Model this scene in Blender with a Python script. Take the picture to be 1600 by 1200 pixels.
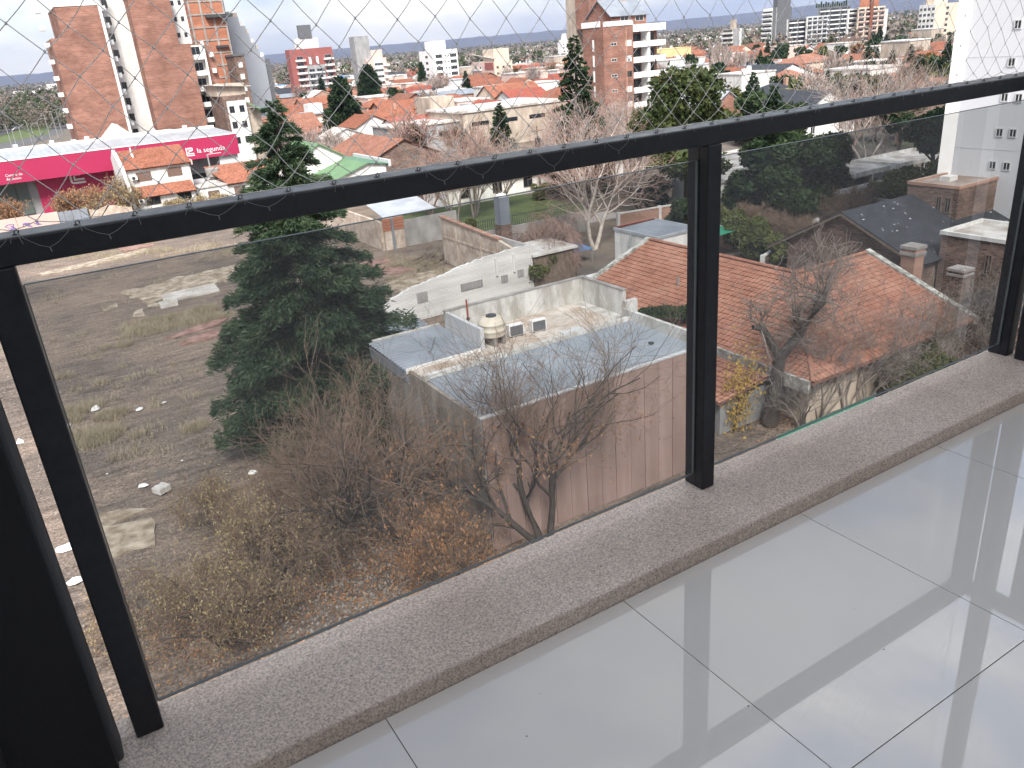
import bpy, math, random
import numpy as np
from mathutils import Vector, Matrix
sc = bpy.context.scene
for o in list(bpy.data.objects): bpy.data.objects.remove(o)
R = math.radians
# ------------------------------------------------------------------ camera
EYE = 19.5                                   # metres above the ground of the vacant lot
FPX = 1255.03; PITCH = 0.399434; ROLL = -0.0827909; YAW = -0.5217316
_f = Vector((-math.sin(YAW)*math.cos(PITCH), math.cos(YAW)*math.cos(PITCH), -math.sin(PITCH)))
_r = Vector((math.cos(YAW), math.sin(YAW), 0)); _u = _r.cross(_f)
CR = _r*math.cos(ROLL) + _u*math.sin(ROLL); CU = -_r*math.sin(ROLL) + _u*math.cos(ROLL); CF = _f
cam_d = bpy.data.cameras.new('camera'); cam = bpy.data.objects.new('camera', cam_d)
sc.collection.objects.link(cam)
cam.matrix_world = Matrix(((CR.x, CU.x, -CF.x, 0), (CR.y, CU.y, -CF.y, 0), (CR.z, CU.z, -CF.z, EYE), (0, 0, 0, 1)))
cam_d.sensor_width = 36; cam_d.lens = FPX/1600*36; cam_d.clip_start = 0.05; cam_d.clip_end = 60000
sc.camera = cam
# ------------------------------------------------------------------ sky, sun, exposure
SUN_EL, SUN_AZ = 48, 205        # azimuth: clockwise from +Y; the sun stands behind and left of the balcony
world = bpy.data.worlds.new('World'); sc.world = world; world.use_nodes = True
nt = world.node_tree; N = nt.nodes; L = nt.links; N.clear()
out = N.new('ShaderNodeOutputWorld'); bg = N.new('ShaderNodeBackground'); L.new(bg.outputs[0], out.inputs[0])
sky = N.new('ShaderNodeTexSky'); sky.sky_type = 'NISHITA'; sky.sun_disc = False
sky.sun_elevation = R(SUN_EL); sky.sun_rotation = R(SUN_AZ); sky.air_density = 1.0; sky.dust_density = 1.5
tc = N.new('ShaderNodeTexCoord'); mp = N.new('ShaderNodeMapping'); mp.inputs['Scale'].default_value = (1.0, 1.0, 3.4)
L.new(tc.outputs['Generated'], mp.inputs['Vector'])
nz = N.new('ShaderNodeTexNoise'); nz.inputs['Scale'].default_value = 2.3; nz.inputs['Detail'].default_value = 7; nz.inputs['Roughness'].default_value = .52
L.new(mp.outputs[0], nz.inputs['Vector'])
rp = N.new('ShaderNodeValToRGB'); rp.color_ramp.elements[0].position = .36; rp.color_ramp.elements[0].color = (.55, .55, .55, 1)
rp.color_ramp.elements[1].position = .60; rp.color_ramp.elements[1].color = (.97, .97, .97, 1)
L.new(nz.outputs['Fac'], rp.inputs[0])
nz2 = N.new('ShaderNodeTexNoise'); nz2.inputs['Scale'].default_value = 3.1; nz2.inputs['Detail'].default_value = 6
L.new(mp.outputs[0], nz2.inputs['Vector'])
rp2 = N.new('ShaderNodeValToRGB'); rp2.color_ramp.elements[0].position = .45; rp2.color_ramp.elements[0].color = (2.1, 2.5, 3.25, 1)
rp2.color_ramp.elements[1].position = .60; rp2.color_ramp.elements[1].color = (5.0, 4.8, 4.5, 1)
L.new(nz2.outputs['Fac'], rp2.inputs[0])
gain = N.new('ShaderNodeMix'); gain.data_type = 'RGBA'; gain.blend_type = 'MULTIPLY'; gain.inputs[0].default_value = 1
gain.inputs[7].default_value = (1.75, 1.5, 1.22, 1); L.new(sky.outputs[0], gain.inputs[6])
mx = N.new('ShaderNodeMix'); mx.data_type = 'RGBA'; L.new(rp.outputs[0], mx.inputs[0]); L.new(gain.outputs[2], mx.inputs[6]); L.new(rp2.outputs[0], mx.inputs[7])
L.new(mx.outputs[2], bg.inputs[0]); bg.inputs[1].default_value = 0.10
sun_d = bpy.data.lights.new('sun', 'SUN'); sun_d.energy = 2.35; sun_d.angle = R(18); sun_d.color = (1, .955, .89)
sun = bpy.data.objects.new('sun', sun_d); sc.collection.objects.link(sun)
_sd = Vector((math.sin(R(SUN_AZ))*math.cos(R(SUN_EL)), math.cos(R(SUN_AZ))*math.cos(R(SUN_EL)), math.sin(R(SUN_EL))))
sun.rotation_euler = _sd.to_track_quat('Z', 'Y').to_euler(); sun.location = (0, 0, 60)
sc.view_settings.view_transform = 'Standard'; sc.view_settings.look = 'None'; sc.view_settings.gamma = 1
sc.view_settings.exposure = 1.56
sc.render.engine = 'CYCLES'; sc.cycles.use_denoising = True
sc.cycles.max_bounces = 7; sc.cycles.transparent_max_bounces = 16; sc.cycles.diffuse_bounces = 3; sc.cycles.glossy_bounces = 3
sc.cycles.volume_bounces = 0; sc.cycles.use_adaptive_sampling = True; sc.cycles.adaptive_threshold = 0.02
# ------------------------------------------------------------------ places
def ray(px, py): return CR*(px-800) - CU*(py-600) + CF*FPX
def at(px, py, z=0.0):                       # where the sight line of a photo pixel meets the level z
    d = ray(px, py); k = (z-EYE)/d.z; return Vector((d.x*k, d.y*k, z))
def far(px, py, dist):                       # the point of that sight line at a horizontal distance
    d = ray(px, py); k = dist/math.hypot(d.x, d.y); return Vector((d.x*k, d.y*k, EYE+d.z*k))
def topz(px, py, d): return far(px, py, d).z
# ------------------------------------------------------------------ object helpers
col = sc.collection
rnd = random.Random(7)
def tag(o, label=None, cat=None, group=None, kind=None):
    if label: o['label'] = label
    if cat: o['category'] = cat
    if group: o['group'] = group
    if kind or cat: o['kind'] = kind or 'thing'
    return o
def thing(name, label, cat, loc=(0, 0, 0), yaw=0.0, group=None):
    o = bpy.data.objects.new(name, None); col.objects.link(o)
    o.location = loc; o.rotation_euler = (0, 0, yaw); o.empty_display_size = .3
    return tag(o, label, cat, group)
def child(name, mesh, parent, loc=(0, 0, 0), rot=(0, 0, 0), scale=None):
    o = bpy.data.objects.new(name, mesh); col.objects.link(o)
    if parent: o.parent = parent
    o.location = loc; o.rotation_euler = rot
    if scale: o.scale = scale
    return o
class MB:
    def __init__(s): s.v = []; s.f = []; s.m = []
    def add(s, vs, fs, mi=0):
        b = len(s.v); s.v += [tuple(p) for p in vs]; s.f += [tuple(i+b for i in q) for q in fs]; s.m += [mi]*len(fs); return s
    def box(s, x0, x1, y0, y1, z0, z1, mi=0):
        return s.add([(x0,y0,z0),(x1,y0,z0),(x1,y1,z0),(x0,y1,z0),(x0,y0,z1),(x1,y0,z1),(x1,y1,z1),(x0,y1,z1)],
                     [(3,2,1,0),(4,5,6,7),(0,1,5,4),(1,2,6,5),(2,3,7,6),(3,0,4,7)], mi)
    def hexa(s, p, mi=0):    # eight corners, bottom four then top four
        return s.add(p, [(3,2,1,0),(4,5,6,7),(0,1,5,4),(1,2,6,5),(2,3,7,6),(3,0,4,7)], mi)
    def slab(s, quad, t, mi=0):   # a sloping plate of thickness t under four corners
        a = [Vector(q) for q in quad]; n = (a[1]-a[0]).cross(a[2]-a[0]).normalized()
        if n.z < 0: n = -n
        return s.hexa([q-n*t for q in a]+a, mi)
    def quad(s, a, b, c, d, mi=0): return s.add([a,b,c,d], [(0,1,2,3)], mi)
    def poly(s, pts, mi=0): return s.add(pts, [tuple(range(len(pts)))], mi)
    def prism(s, pts, z0, z1, mi=0):
        n = len(pts); vs = [(x,y,z0) for x,y in pts]+[(x,y,z1) for x,y in pts]
        return s.add(vs, [tuple(range(n))[::-1], tuple(range(n,2*n))]+[(i,(i+1)%n,(i+1)%n+n,i+n) for i in range(n)], mi)
    def extrude(s, pts, vec, mi=0):   # a 3-D polygon pushed along vec
        n = len(pts); vec = Vector(vec); vs = [Vector(p) for p in pts]; vs += [p+vec for p in vs]
        return s.add(vs, [tuple(range(n))[::-1], tuple(range(n,2*n))]+[(i,(i+1)%n,(i+1)%n+n,i+n) for i in range(n)], mi)
    def lathe(s, prof, n=16, c=(0,0,0), mi=0):   # prof: list of (r, z)
        b = []; k = len(prof)
        for i in range(n):
            a = 2*math.pi*i/n
            b += [(c[0]+r*math.cos(a), c[1]+r*math.sin(a), c[2]+z) for r, z in prof]
        fs = [(i*k+j, ((i+1)%n)*k+j, ((i+1)%n)*k+j+1, i*k+j+1) for i in range(n) for j in range(k-1)]
        return s.add(b, fs, mi)
    def tube(s, pts, rad, n=6, mi=0, cap=False):
        pts = [Vector(p) for p in pts]; k = len(pts)
        if not hasattr(rad, '__len__'): rad = [rad]*k
        vs = []
        for i, p in enumerate(pts):
            d = (pts[min(i+1,k-1)]-pts[max(i-1,0)])
            d = d.normalized() if d.length > 1e-9 else Vector((0,0,1))
            e = Vector((0,0,1)) if abs(d.z) < .9 else Vector((1,0,0))
            a = d.cross(e).normalized(); b = d.cross(a)
            for j in range(n):
                t = 2*math.pi*j/n; vs.append(p+(a*math.cos(t)+b*math.sin(t))*rad[i])
        fs = [(i*n+j, i*n+(j+1)%n, (i+1)*n+(j+1)%n, (i+1)*n+j) for i in range(k-1) for j in range(n)]
        if cap: fs += [tuple(range(n)), tuple(range((k-1)*n, k*n))[::-1]]
        return s.add(vs, fs, mi)
    def mesh(s, name, mats, smooth=False, off=None):
        me = bpy.data.meshes.new(name)
        v = s.v
        if off is not None: v = [(p[0]-off[0], p[1]-off[1], p[2]-off[2]) for p in v]
        me.from_pydata(v, [], s.f)
        mats = mats if isinstance(mats, (list, tuple)) else [mats]
        for m in mats: me.materials.append(m)
        if len(mats) > 1: me.polygons.foreach_set('material_index', s.m)
        if smooth: me.polygons.foreach_set('use_smooth', [True]*len(me.polygons))
        me.update(); return me
    def build(s, name, mats, parent=None, smooth=False, world=False, bevel=0, kind=None):
        off = parent.location if (world and parent) else None
        o = child(name, s.mesh(name, mats, smooth, off), parent)
        if bevel:
            b = o.modifiers.new('bevel', 'BEVEL'); b.width = bevel; b.segments = 2; b.limit_method = 'ANGLE'
        if kind: o['kind'] = kind
        return o
def np_mesh(name, verts, faces_n, mats, mi=None, smooth=False):
    """verts (n*k,3) in runs of k=faces_n vertices, one face per run"""
    me = bpy.data.meshes.new(name); nv = len(verts); nf = nv//faces_n
    me.vertices.add(nv); me.vertices.foreach_set('co', np.asarray(verts, np.float32).ravel())
    me.loops.add(nv); me.loops.foreach_set('vertex_index', np.arange(nv, dtype=np.int32))
    me.polygons.add(nf); me.polygons.foreach_set('loop_start', np.arange(0, nv, faces_n, dtype=np.int32))
    mats = mats if isinstance(mats, (list, tuple)) else [mats]
    for m in mats: me.materials.append(m)
    if mi is not None: me.polygons.foreach_set('material_index', np.asarray(mi, np.int32))
    me.update(calc_edges=True); return me
def copy_tree(o, loc=None, yaw=None, parent=None, label=None, scale=None):
    c = o.copy(); col.objects.link(c); c.parent = parent
    if loc is not None: c.location = loc
    if yaw is not None: c.rotation_euler = (0, 0, yaw)
    if scale is not None: c.scale = scale
    if label: c['label'] = label
    for ch in o.children: copy_tree(ch, parent=c)
    return c
# ------------------------------------------------------------------ materials
def _base(name):
    m = bpy.data.materials.new(name); m.use_nodes = True
    t = m.node_tree; b = t.nodes['Principled BSDF']; return m, t.nodes, t.links, b
def _pos(n):
    g = n.new('ShaderNodeNewGeometry'); return g.outputs['Position']
def _noise(n, l, vec, scale, detail=4, rough=.55):
    z = n.new('ShaderNodeTexNoise'); z.inputs['Scale'].default_value = scale; z.inputs['Detail'].default_value = detail
    z.inputs['Roughness'].default_value = rough; l.new(vec, z.inputs['Vector']); return z.outputs['Fac']
def _ramp(n, l, fac, stops):
    r = n.new('ShaderNodeValToRGB'); e = r.color_ramp.elements
    while len(e) < len(stops): e.new(.5)
    for q, (p, c) in zip(e, stops): q.position = p; q.color = (*c, 1)
    l.new(fac, r.inputs[0]); return r.outputs[0]
def _bump(n, l, h, b, strength, dist=.02):
    u = n.new('ShaderNodeBump'); u.inputs['Strength'].default_value = strength; u.inputs['Distance'].default_value = dist
    l.new(h, u.inputs['Height']); l.new(u.outputs[0], b.inputs['Normal'])
def _mulc(n, l, a, b2, fac=1.0, mode='MULTIPLY'):
    m = n.new('ShaderNodeMix'); m.data_type = 'RGBA'; m.blend_type = mode; m.inputs[0].default_value = fac
    l.new(a, m.inputs[6]); l.new(b2, m.inputs[7]); return m.outputs[2]
def sh(c, k): return tuple(min(1, max(0, x*k)) for x in c)
def plain(name, c, rough=.75, var=.16, scale=1.5, bump=0, bscale=None, metal=0, spec=.3, stain=None, rand=0):
    m, n, l, b = _base(name); p = _pos(n)
    k = _noise(n, l, p, scale)
    cc = _ramp(n, l, k, [(.3, sh(c, 1-var)), (.7, sh(c, 1+var))])
    if stain:     # streaks of dirt with a shape of their own
        mpn = n.new('ShaderNodeMapping'); mpn.inputs['Scale'].default_value = stain[1]; l.new(p, mpn.inputs['Vector'])
        s = _noise(n, l, mpn.outputs[0], 1, 6, .65)
        cc = _mulc(n, l, cc, _ramp(n, l, s, [(.40, stain[0]), (.62, (1, 1, 1))]))
    if rand:
        oi = n.new('ShaderNodeObjectInfo')
        cc = _mulc(n, l, cc, _ramp(n, l, oi.outputs['Random'], [(0, (1-rand,)*3), (1, (1, 1, 1))]))
    l.new(cc, b.inputs['Base Color']); b.inputs['Roughness'].default_value = rough; b.inputs['Metallic'].default_value = metal
    b.inputs['Specular IOR Level'].default_value = spec
    if bump: _bump(n, l, _noise(n, l, p, bscale or scale*12, 5), b, bump)
    return m
def bricks(name, c1, c2, mortar, bw=.24, bh=.075, rough=.85, stain=.25, sscale=.35):
    m, n, l, b = _base(name); p = _pos(n)
    sp = n.new('ShaderNodeSeparateXYZ'); l.new(p, sp.inputs[0])
    ad = n.new('ShaderNodeMath'); l.new(sp.outputs[0], ad.inputs[0]); l.new(sp.outputs[1], ad.inputs[1])
    cb = n.new('ShaderNodeCombineXYZ'); l.new(ad.outputs[0], cb.inputs[0]); l.new(sp.outputs[2], cb.inputs[1])
    t = n.new('ShaderNodeTexBrick'); l.new(cb.outputs[0], t.inputs['Vector'])
    t.inputs['Color1'].default_value = (*c1, 1); t.inputs['Color2'].default_value = (*c2, 1); t.inputs['Mortar'].default_value = (*mortar, 1)
    t.inputs['Scale'].default_value = 1; t.inputs['Brick Width'].default_value = bw; t.inputs['Row Height'].default_value = bh
    t.inputs['Mortar Size'].default_value = bh*.12
    bm = n.new('ShaderNodeMapping'); bm.inputs['Scale'].default_value = (.25, .25, 2.2); l.new(p, bm.inputs['Vector'])
    bc = _mulc(n, l, t.outputs['Color'], _ramp(n, l, _noise(n, l, bm.outputs[0], .5, 6, .65), [(.33, (.80, .78, .77)), (.66, (1.1, 1.1, 1.1))]))
    cc = _mulc(n, l, bc, _ramp(n, l, _noise(n, l, p, sscale, 6, .6), [(.32, (1-stain,)*3), (.68, (1+stain*.3,)*3)]))
    l.new(cc, b.inputs['Base Color']); b.inputs['Roughness'].default_value = rough; b.inputs['Specular IOR Level'].default_value = .2
    _bump(n, l, t.outputs['Fac'], b, -.3, .01)
    return m
def tiles(name, c, course=.32, var=.3, rand=.25):
    """tiled roof seen from far: courses follow the height, colour patchy"""
    m, n, l, b = _base(name); p = _pos(n)
    sp = n.new('ShaderNodeSeparateXYZ'); l.new(p, sp.inputs[0])
    w = n.new('ShaderNodeMath'); w.operation = 'MULTIPLY'; w.inputs[1].default_value = 1/(course*.38); l.new(sp.outputs[2], w.inputs[0])
    fr = n.new('ShaderNodeMath'); fr.operation = 'FRACT'; l.new(w.outputs[0], fr.inputs[0])
    k = _noise(n, l, p, .55, 7, .65)
    cc = _ramp(n, l, k, [(.3, sh(c, 1-var)), (.5, c), (.72, (min(1, c[0]*1.2), c[1]*1.25, c[2]*1.3))])
    oi = n.new('ShaderNodeObjectInfo')
    cc = _mulc(n, l, cc, _ramp(n, l, oi.outputs['Random'], [(0, (1-rand, 1-rand*1.15, 1-rand*1.2)), (1, (1, 1, 1))]))
    l.new(cc, b.inputs['Base Color']); b.inputs['Roughness'].default_value = .8; b.inputs['Specular IOR Level'].default_value = .2
    mpt = n.new('ShaderNodeMapping'); mpt.inputs['Scale'].default_value = (3.3, 3.3, 6.5); l.new(p, mpt.inputs['Vector']); cc2 = _mulc(n, l, cc, _ramp(n, l, _noise(n, l, mpt.outputs[0], 1, 2, .5), [(.36, (.66, .62, .60)), (.62, (1.12, 1.12, 1.12))])); l.new(cc2, b.inputs['Base Color'])
    _bump(n, l, fr.outputs[0], b, 1.0, .10)
    return m
def metal_sheet(name, c, rough=.45, freq=0, axis=0, var=.12, stain=None):
    m = plain(name, c, rough, var, .7, metal=.35, spec=.5, stain=stain); return m
def glassy(name, c=(.02, .025, .03), rough=.08):
    m, n, l, b = _base(name); b.inputs['Base Color'].default_value = (*c, 1); b.inputs['Roughness'].default_value = rough
    b.inputs['Specular IOR Level'].default_value = .6; return m
def leafy(name, stops, scale=.8, rough=.6, trans=0.0, rand=0):
    m, n, l, b = _base(name); p = _pos(n)
    k = _noise(n, l, p, scale, 5, .7)
    cc = _ramp(n, l, k, stops)
    if rand:
        oi = n.new('ShaderNodeObjectInfo')
        cc = _mulc(n, l, cc, _ramp(n, l, oi.outputs['Random'], [(0, (1-rand, 1-rand*.8, 1-rand)), (1, (1, 1, 1))]))
    l.new(cc, b.inputs['Base Color']); b.inputs['Roughness'].default_value = rough; b.inputs['Specular IOR Level'].default_value = .2
    return m
M = {}
M['white'] = plain('white_render', (.74, .74, .73), .8, .06, .8, stain=((.78, .77, .74), (1.2, 1.2, .25)))
M['white_paint'] = plain('white_paint', (.78, .78, .77), .7, .04, 1)
M['roofwhite'] = plain('white_roof_coat', (.66, .65, .63), .8, .12, .6, stain=((.55, .5, .46), (.5, .5, .5)))
M['cream'] = plain('cream_render', (.62, .52, .42), .85, .1, .5)
M['beige'] = plain('beige_render', (.50, .43, .36), .85, .14, .4, stain=((.7, .68, .66), (.8, .8, .2)))
M['pinkish'] = plain('pink_beige_render', (.60, .45, .40), .85, .08, .5)
M['grey'] = plain('grey_render', (.34, .345, .35), .85, .12, .5, stain=((.75, .75, .75), (.7, .7, .15)))
M['greyblue'] = plain('grey_blue_panel', (.30, .325, .36), .7, .05, .2)
M['lightgrey'] = plain('light_grey_render', (.55, .56, .57), .8, .06, .4)
M['darkgrey'] = plain('dark_grey_render', (.12, .125, .135), .7, .1, .5)
M['concrete'] = plain('bare_concrete', (.36, .345, .33), .9, .18, .9, bump=.2, bscale=9, stain=((.7, .69, .68), (.6, .6, .3)))
M['yellow'] = plain('yellow_render', (.66, .50, .26), .85, .08, .5)
M['redwall'] = plain('red_brown_cladding', (.28, .095, .085), .75, .1, .4)
M['magenta'] = plain('magenta_panel', (.38, .022, .082), .5, .05, .2, spec=.4)
M['brick'] = bricks('brick_wall', (.40, .20, .145), (.46, .26, .19), (.44, .36, .30), stain=.2)
M['brick_salmon'] = bricks('salmon_brick', (.25, .115, .085), (.35, .175, .13), (.32, .205, .165), .9, .30, stain=.34, sscale=.3)
M['brick_dark'] = bricks('worn_brick', (.10, .062, .052), (.27, .17, .135), (.27, .225, .195), .34, .13, stain=.4, sscale=.8)
M['brick_orange'] = bricks('hollow_orange_brick', (.40, .135, .075), (.45, .165, .09), (.4, .25, .18), .4, .2, stain=.2)
M['brick_white'] = bricks('white_painted_brick', (.70, .70, .69), (.74, .74, .73), (.60, .60, .59), .5, .16, stain=.12)
M['tile_orange'] = tiles('orange_roof_tile', (.37, .155, .10))
M['tile_salmon'] = tiles('salmon_roof_tile', (.36, .18, .128))
M['tile_red'] = tiles('red_roof_tile', (.37, .115, .085))
M['slate'] = plain('slate_roof', (.036, .040, .048), .6, .25, 1.2, bump=.3, bscale=6)
M['zinc'] = plain('zinc_sheet', (.48, .51, .54), .42, .12, .6, metal=.3, stain=((.8, .81, .83), (.5, .5, .5)))
M['zinc_dull'] = plain('dull_zinc_sheet', (.30, .33, .37), .5, .14, .5, metal=.25, stain=((.78, .8, .82), (.35, .35, .35)))
M['zinc_rust'] = plain('rusty_zinc_sheet', (.40, .37, .35), .6, .2, .5, metal=.2, stain=((.55, .36, .26), (.35, .35, .35)))
M['green_roof'] = plain('green_roof_sheet', (.135, .24, .125), .6, .12, .4)
M['dark_green_roof'] = plain('dark_green_roof_sheet', (.10, .21, .13), .6, .12, .4)
M['blue_roof'] = plain('blue_roof_sheet', (.10, .27, .52), .5, .08, .4)
M['glass_dark'] = glassy('window_glass')
M['shutter'] = plain('brown_roller_shutter', (.17, .11, .09), .6, .1, 3)
M['shutter_white'] = plain('white_roller_shutter', (.68, .68, .66), .6, .05, 3)
M['black_metal'] = plain('black_painted_metal', (.018, .02, .025), .45, .1, 2, spec=.4)
M['dark_metal'] = plain('dark_steel', (.05, .052, .056), .5, .15, 2, spec=.4)
M['galv'] = plain('galvanised_steel', (.42, .44, .45), .45, .12, 2, metal=.5)
M['wood'] = plain('weathered_timber', (.17, .13, .10), .85, .25, 3)
M['bark'] = plain('grey_brown_bark', (.13, .102, .083), .9, .3, 4)
M['bark_grey'] = plain('grey_bark', (.215, .185, .165), .9, .28, 4)
M['bark_dark'] = plain('dark_bark', (.065, .055, .048), .9, .3, 4)
M['twig_brown'] = plain('brown_twigs', (.205, .145, .108), .85, .3, 1.1)
M['twig_red'] = plain('reddish_twigs', (.30, .205, .175), .85, .25, 1.0)
M['bark_white'] = plain('pale_birch_bark', (.52, .46, .41), .85, .25, 2)
M['twig_pale'] = plain('pale_twigs', (.36, .30, .27), .85, .25, 1)
M['cedar'] = leafy('cedar_needles', [(.30, (.016, .032, .018)), (.50, (.042, .072, .038)), (.68, (.095, .125, .065))], .9, rand=.2)
M['conifer'] = leafy('dark_conifer_needles', [(.28, (.013, .030, .014)), (.52, (.032, .058, .026)), (.72, (.066, .09, .038))], .7, rand=.3)
M['pine'] = leafy('pine_needles', [(.28, (.022, .036, .012)), (.5, (.055, .075, .024)), (.72, (.105, .115, .038))], .7, rand=.25)
M['evergreen'] = leafy('evergreen_leaves', [(.28, (.018, .034, .014)), (.5, (.04, .066, .026)), (.72, (.08, .105, .042))], .8, rand=.3)
M['olive'] = leafy('olive_green_leaves', [(.28, (.05, .065, .022)), (.5, (.10, .115, .036)), (.72, (.17, .165, .055))], .8, rand=.25)
M['autumn'] = leafy('rusty_autumn_leaves', [(.28, (.16, .075, .03)), (.5, (.27, .13, .05)), (.72, (.38, .20, .075))], .8, rand=.25)
M['pods'] = leafy('dry_seed_pods', [(.28, (.20, .095, .045)), (.5, (.34, .175, .085)), (.72, (.48, .28, .15))], 1.5)
M['straw'] = leafy('straw_coloured_leaves', [(.28, (.20, .15, .075)), (.5, (.32, .25, .13)), (.72, (.46, .38, .22))], 1.5)
M['yellow_leaf'] = leafy('yellow_leaves', [(.28, (.30, .18, .04)), (.5, (.42, .275, .06)), (.72, (.52, .38, .12))], 1.5)
M['dry_grass'] = leafy('dry_grass_blades', [(.28, (.25, .21, .145)), (.5, (.36, .31, .22)), (.72, (.47, .42, .31))], .8)
M['grass'] = plain('short_lawn', (.10, .13, .05), .9, .3, .3)
M['asphalt'] = plain('asphalt', (.11, .108, .11), .9, .14, .5)
M['pave'] = plain('pavement', (.33, .30, .28), .9, .14, .5)
# ================================================================== the balcony
F0 = EYE-1.208                                 # floor level of the balcony
def tile_mat():
    m, n, l, b = _base('polished_grey_porcelain'); p = _pos(n)
    k = _noise(n, l, p, 1.3, 5, .6)
    cc = _ramp(n, l, k, [(.3, (.78, .725, .655)), (.7, (.84, .785, .71))])
    oi = n.new('ShaderNodeObjectInfo')
    cc = _mulc(n, l, cc, _ramp(n, l, oi.outputs['Random'], [(0, (.95, .95, .95)), (1, (1, 1, 1))]))
    l.new(cc, b.inputs['Base Color'])
    r = _ramp(n, l, _noise(n, l, p, 5, 6, .7), [(.35, (.02,)*3), (.75, (.06,)*3)]); l.new(r, b.inputs['Roughness'])
    b.inputs['Specular IOR Level'].default_value = 1.0; b.inputs['Coat Weight'].default_value = .9; b.inputs['Coat IOR'].default_value = 1.7; b.inputs['Coat Roughness'].default_value = .012
    _bump(n, l, _noise(n, l, p, 2.2, 2), b, .02, .01)
    return m
def kerb_mat():
    m, n, l, b = _base('coarse_stucco'); p = _pos(n)
    big = _noise(n, l, p, 3.2, 5, .6)
    cc = _ramp(n, l, big, [(.28, (.58, .475, .395)), (.5, (.68, .565, .475)), (.75, (.74, .625, .535))])
    fine = _noise(n, l, p, 210, 4, .7)
    cc = _mulc(n, l, cc, _ramp(n, l, fine, [(.36, (.56, .54, .53)), (.5, (.95, .95, .95)), (.64, (1.3, 1.29, 1.27))]))
    l.new(cc, b.inputs['Base Color']); b.inputs['Roughness'].default_value = .92; b.inputs['Specular IOR Level'].default_value = .15
    _bump(n, l, fine, b, .5, .004); return m
def tinted_glass():
    m = bpy.data.materials.new('grey_tinted_glass'); m.use_nodes = True; n = m.node_tree.nodes; l = m.node_tree.links; n.clear()
    o = n.new('ShaderNodeOutputMaterial'); t = n.new('ShaderNodeBsdfTransparent'); t.inputs[0].default_value = (.56, .575, .58, 1)
    g = n.new('ShaderNodeBsdfGlossy'); g.inputs['Roughness'].default_value = .02; g.inputs[0].default_value = (.9, .92, .95, 1)
    d = n.new('ShaderNodeBsdfDiffuse'); d.inputs[0].default_value = (.55, .56, .57, 1)
    fr = n.new('ShaderNodeFresnel'); fr.inputs[0].default_value = 1.5
    m1 = n.new('ShaderNodeMixShader'); l.new(fr.outputs[0], m1.inputs[0]); l.new(t.outputs[0], m1.inputs[1]); l.new(g.outputs[0], m1.inputs[2])
    # a thin film of dust, patchy
    z = n.new('ShaderNodeTexNoise'); z.inputs['Scale'].default_value = 3; z.inputs['Detail'].default_value = 6
    gm = n.new('ShaderNodeNewGeometry'); l.new(gm.outputs['Position'], z.inputs['Vector'])
    r = n.new('ShaderNodeMapRange'); r.inputs[3].default_value = .035; r.inputs[4].default_value = .10; l.new(z.outputs['Fac'], r.inputs[0])
    m2 = n.new('ShaderNodeMixShader'); l.new(r.outputs[0], m2.inputs[0]); l.new(m1.outputs[0], m2.inputs[1]); l.new(d.outputs[0], m2.inputs[2])
    l.new(m2.outputs[0], o.inputs[0]); return m
M['tile'] = tile_mat(); M['kerb'] = kerb_mat(); M['tint'] = tinted_glass()
M['glass_edge'] = plain('ground_glass_edge', (.15, .17, .17), .4, .1, 20, spec=.5)
M['grout'] = plain('grey_grout', (.30, .29, .28), .9, .1, 8)
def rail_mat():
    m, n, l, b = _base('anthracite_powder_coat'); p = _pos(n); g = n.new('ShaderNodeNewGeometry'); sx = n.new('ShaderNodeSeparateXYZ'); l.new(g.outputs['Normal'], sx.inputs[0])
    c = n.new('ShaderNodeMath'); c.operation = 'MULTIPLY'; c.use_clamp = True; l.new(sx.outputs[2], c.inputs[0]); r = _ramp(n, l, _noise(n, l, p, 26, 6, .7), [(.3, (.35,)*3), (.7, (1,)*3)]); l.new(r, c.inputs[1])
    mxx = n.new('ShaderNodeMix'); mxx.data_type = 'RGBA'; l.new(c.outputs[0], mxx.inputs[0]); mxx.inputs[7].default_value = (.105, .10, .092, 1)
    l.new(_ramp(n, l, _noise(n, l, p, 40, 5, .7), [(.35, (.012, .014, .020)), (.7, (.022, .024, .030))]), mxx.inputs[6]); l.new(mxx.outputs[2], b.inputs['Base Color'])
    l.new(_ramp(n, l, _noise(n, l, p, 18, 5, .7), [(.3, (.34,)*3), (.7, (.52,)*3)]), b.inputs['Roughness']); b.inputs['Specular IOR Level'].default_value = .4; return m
M['rail'] = rail_mat()
M['twine'] = plain('off_white_twine', (.80, .77, .72), .7, .15, 30)
M['hook'] = plain('dark_wire_hook', (.10, .10, .10), .45, .1, 20, metal=.6)
M['ceiling'] = plain('white_ceiling_paint', (.78, .78, .77), .85, .03, 1)
M['black_wall'] = plain('charcoal_wall_paint', (.020, .020, .022), .75, .12, 3, bump=.15, bscale=60)
M['skylit_edge'] = plain('skylit_wall_grey', (.085, .085, .088), .8, .1, 3, bump=.2, bscale=60)  # column colour lightened to stand for sky light on its side face
M['navy'] = plain('navy_plastic', (.020, .027, .045), .5, .1, 5, spec=.4)
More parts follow.
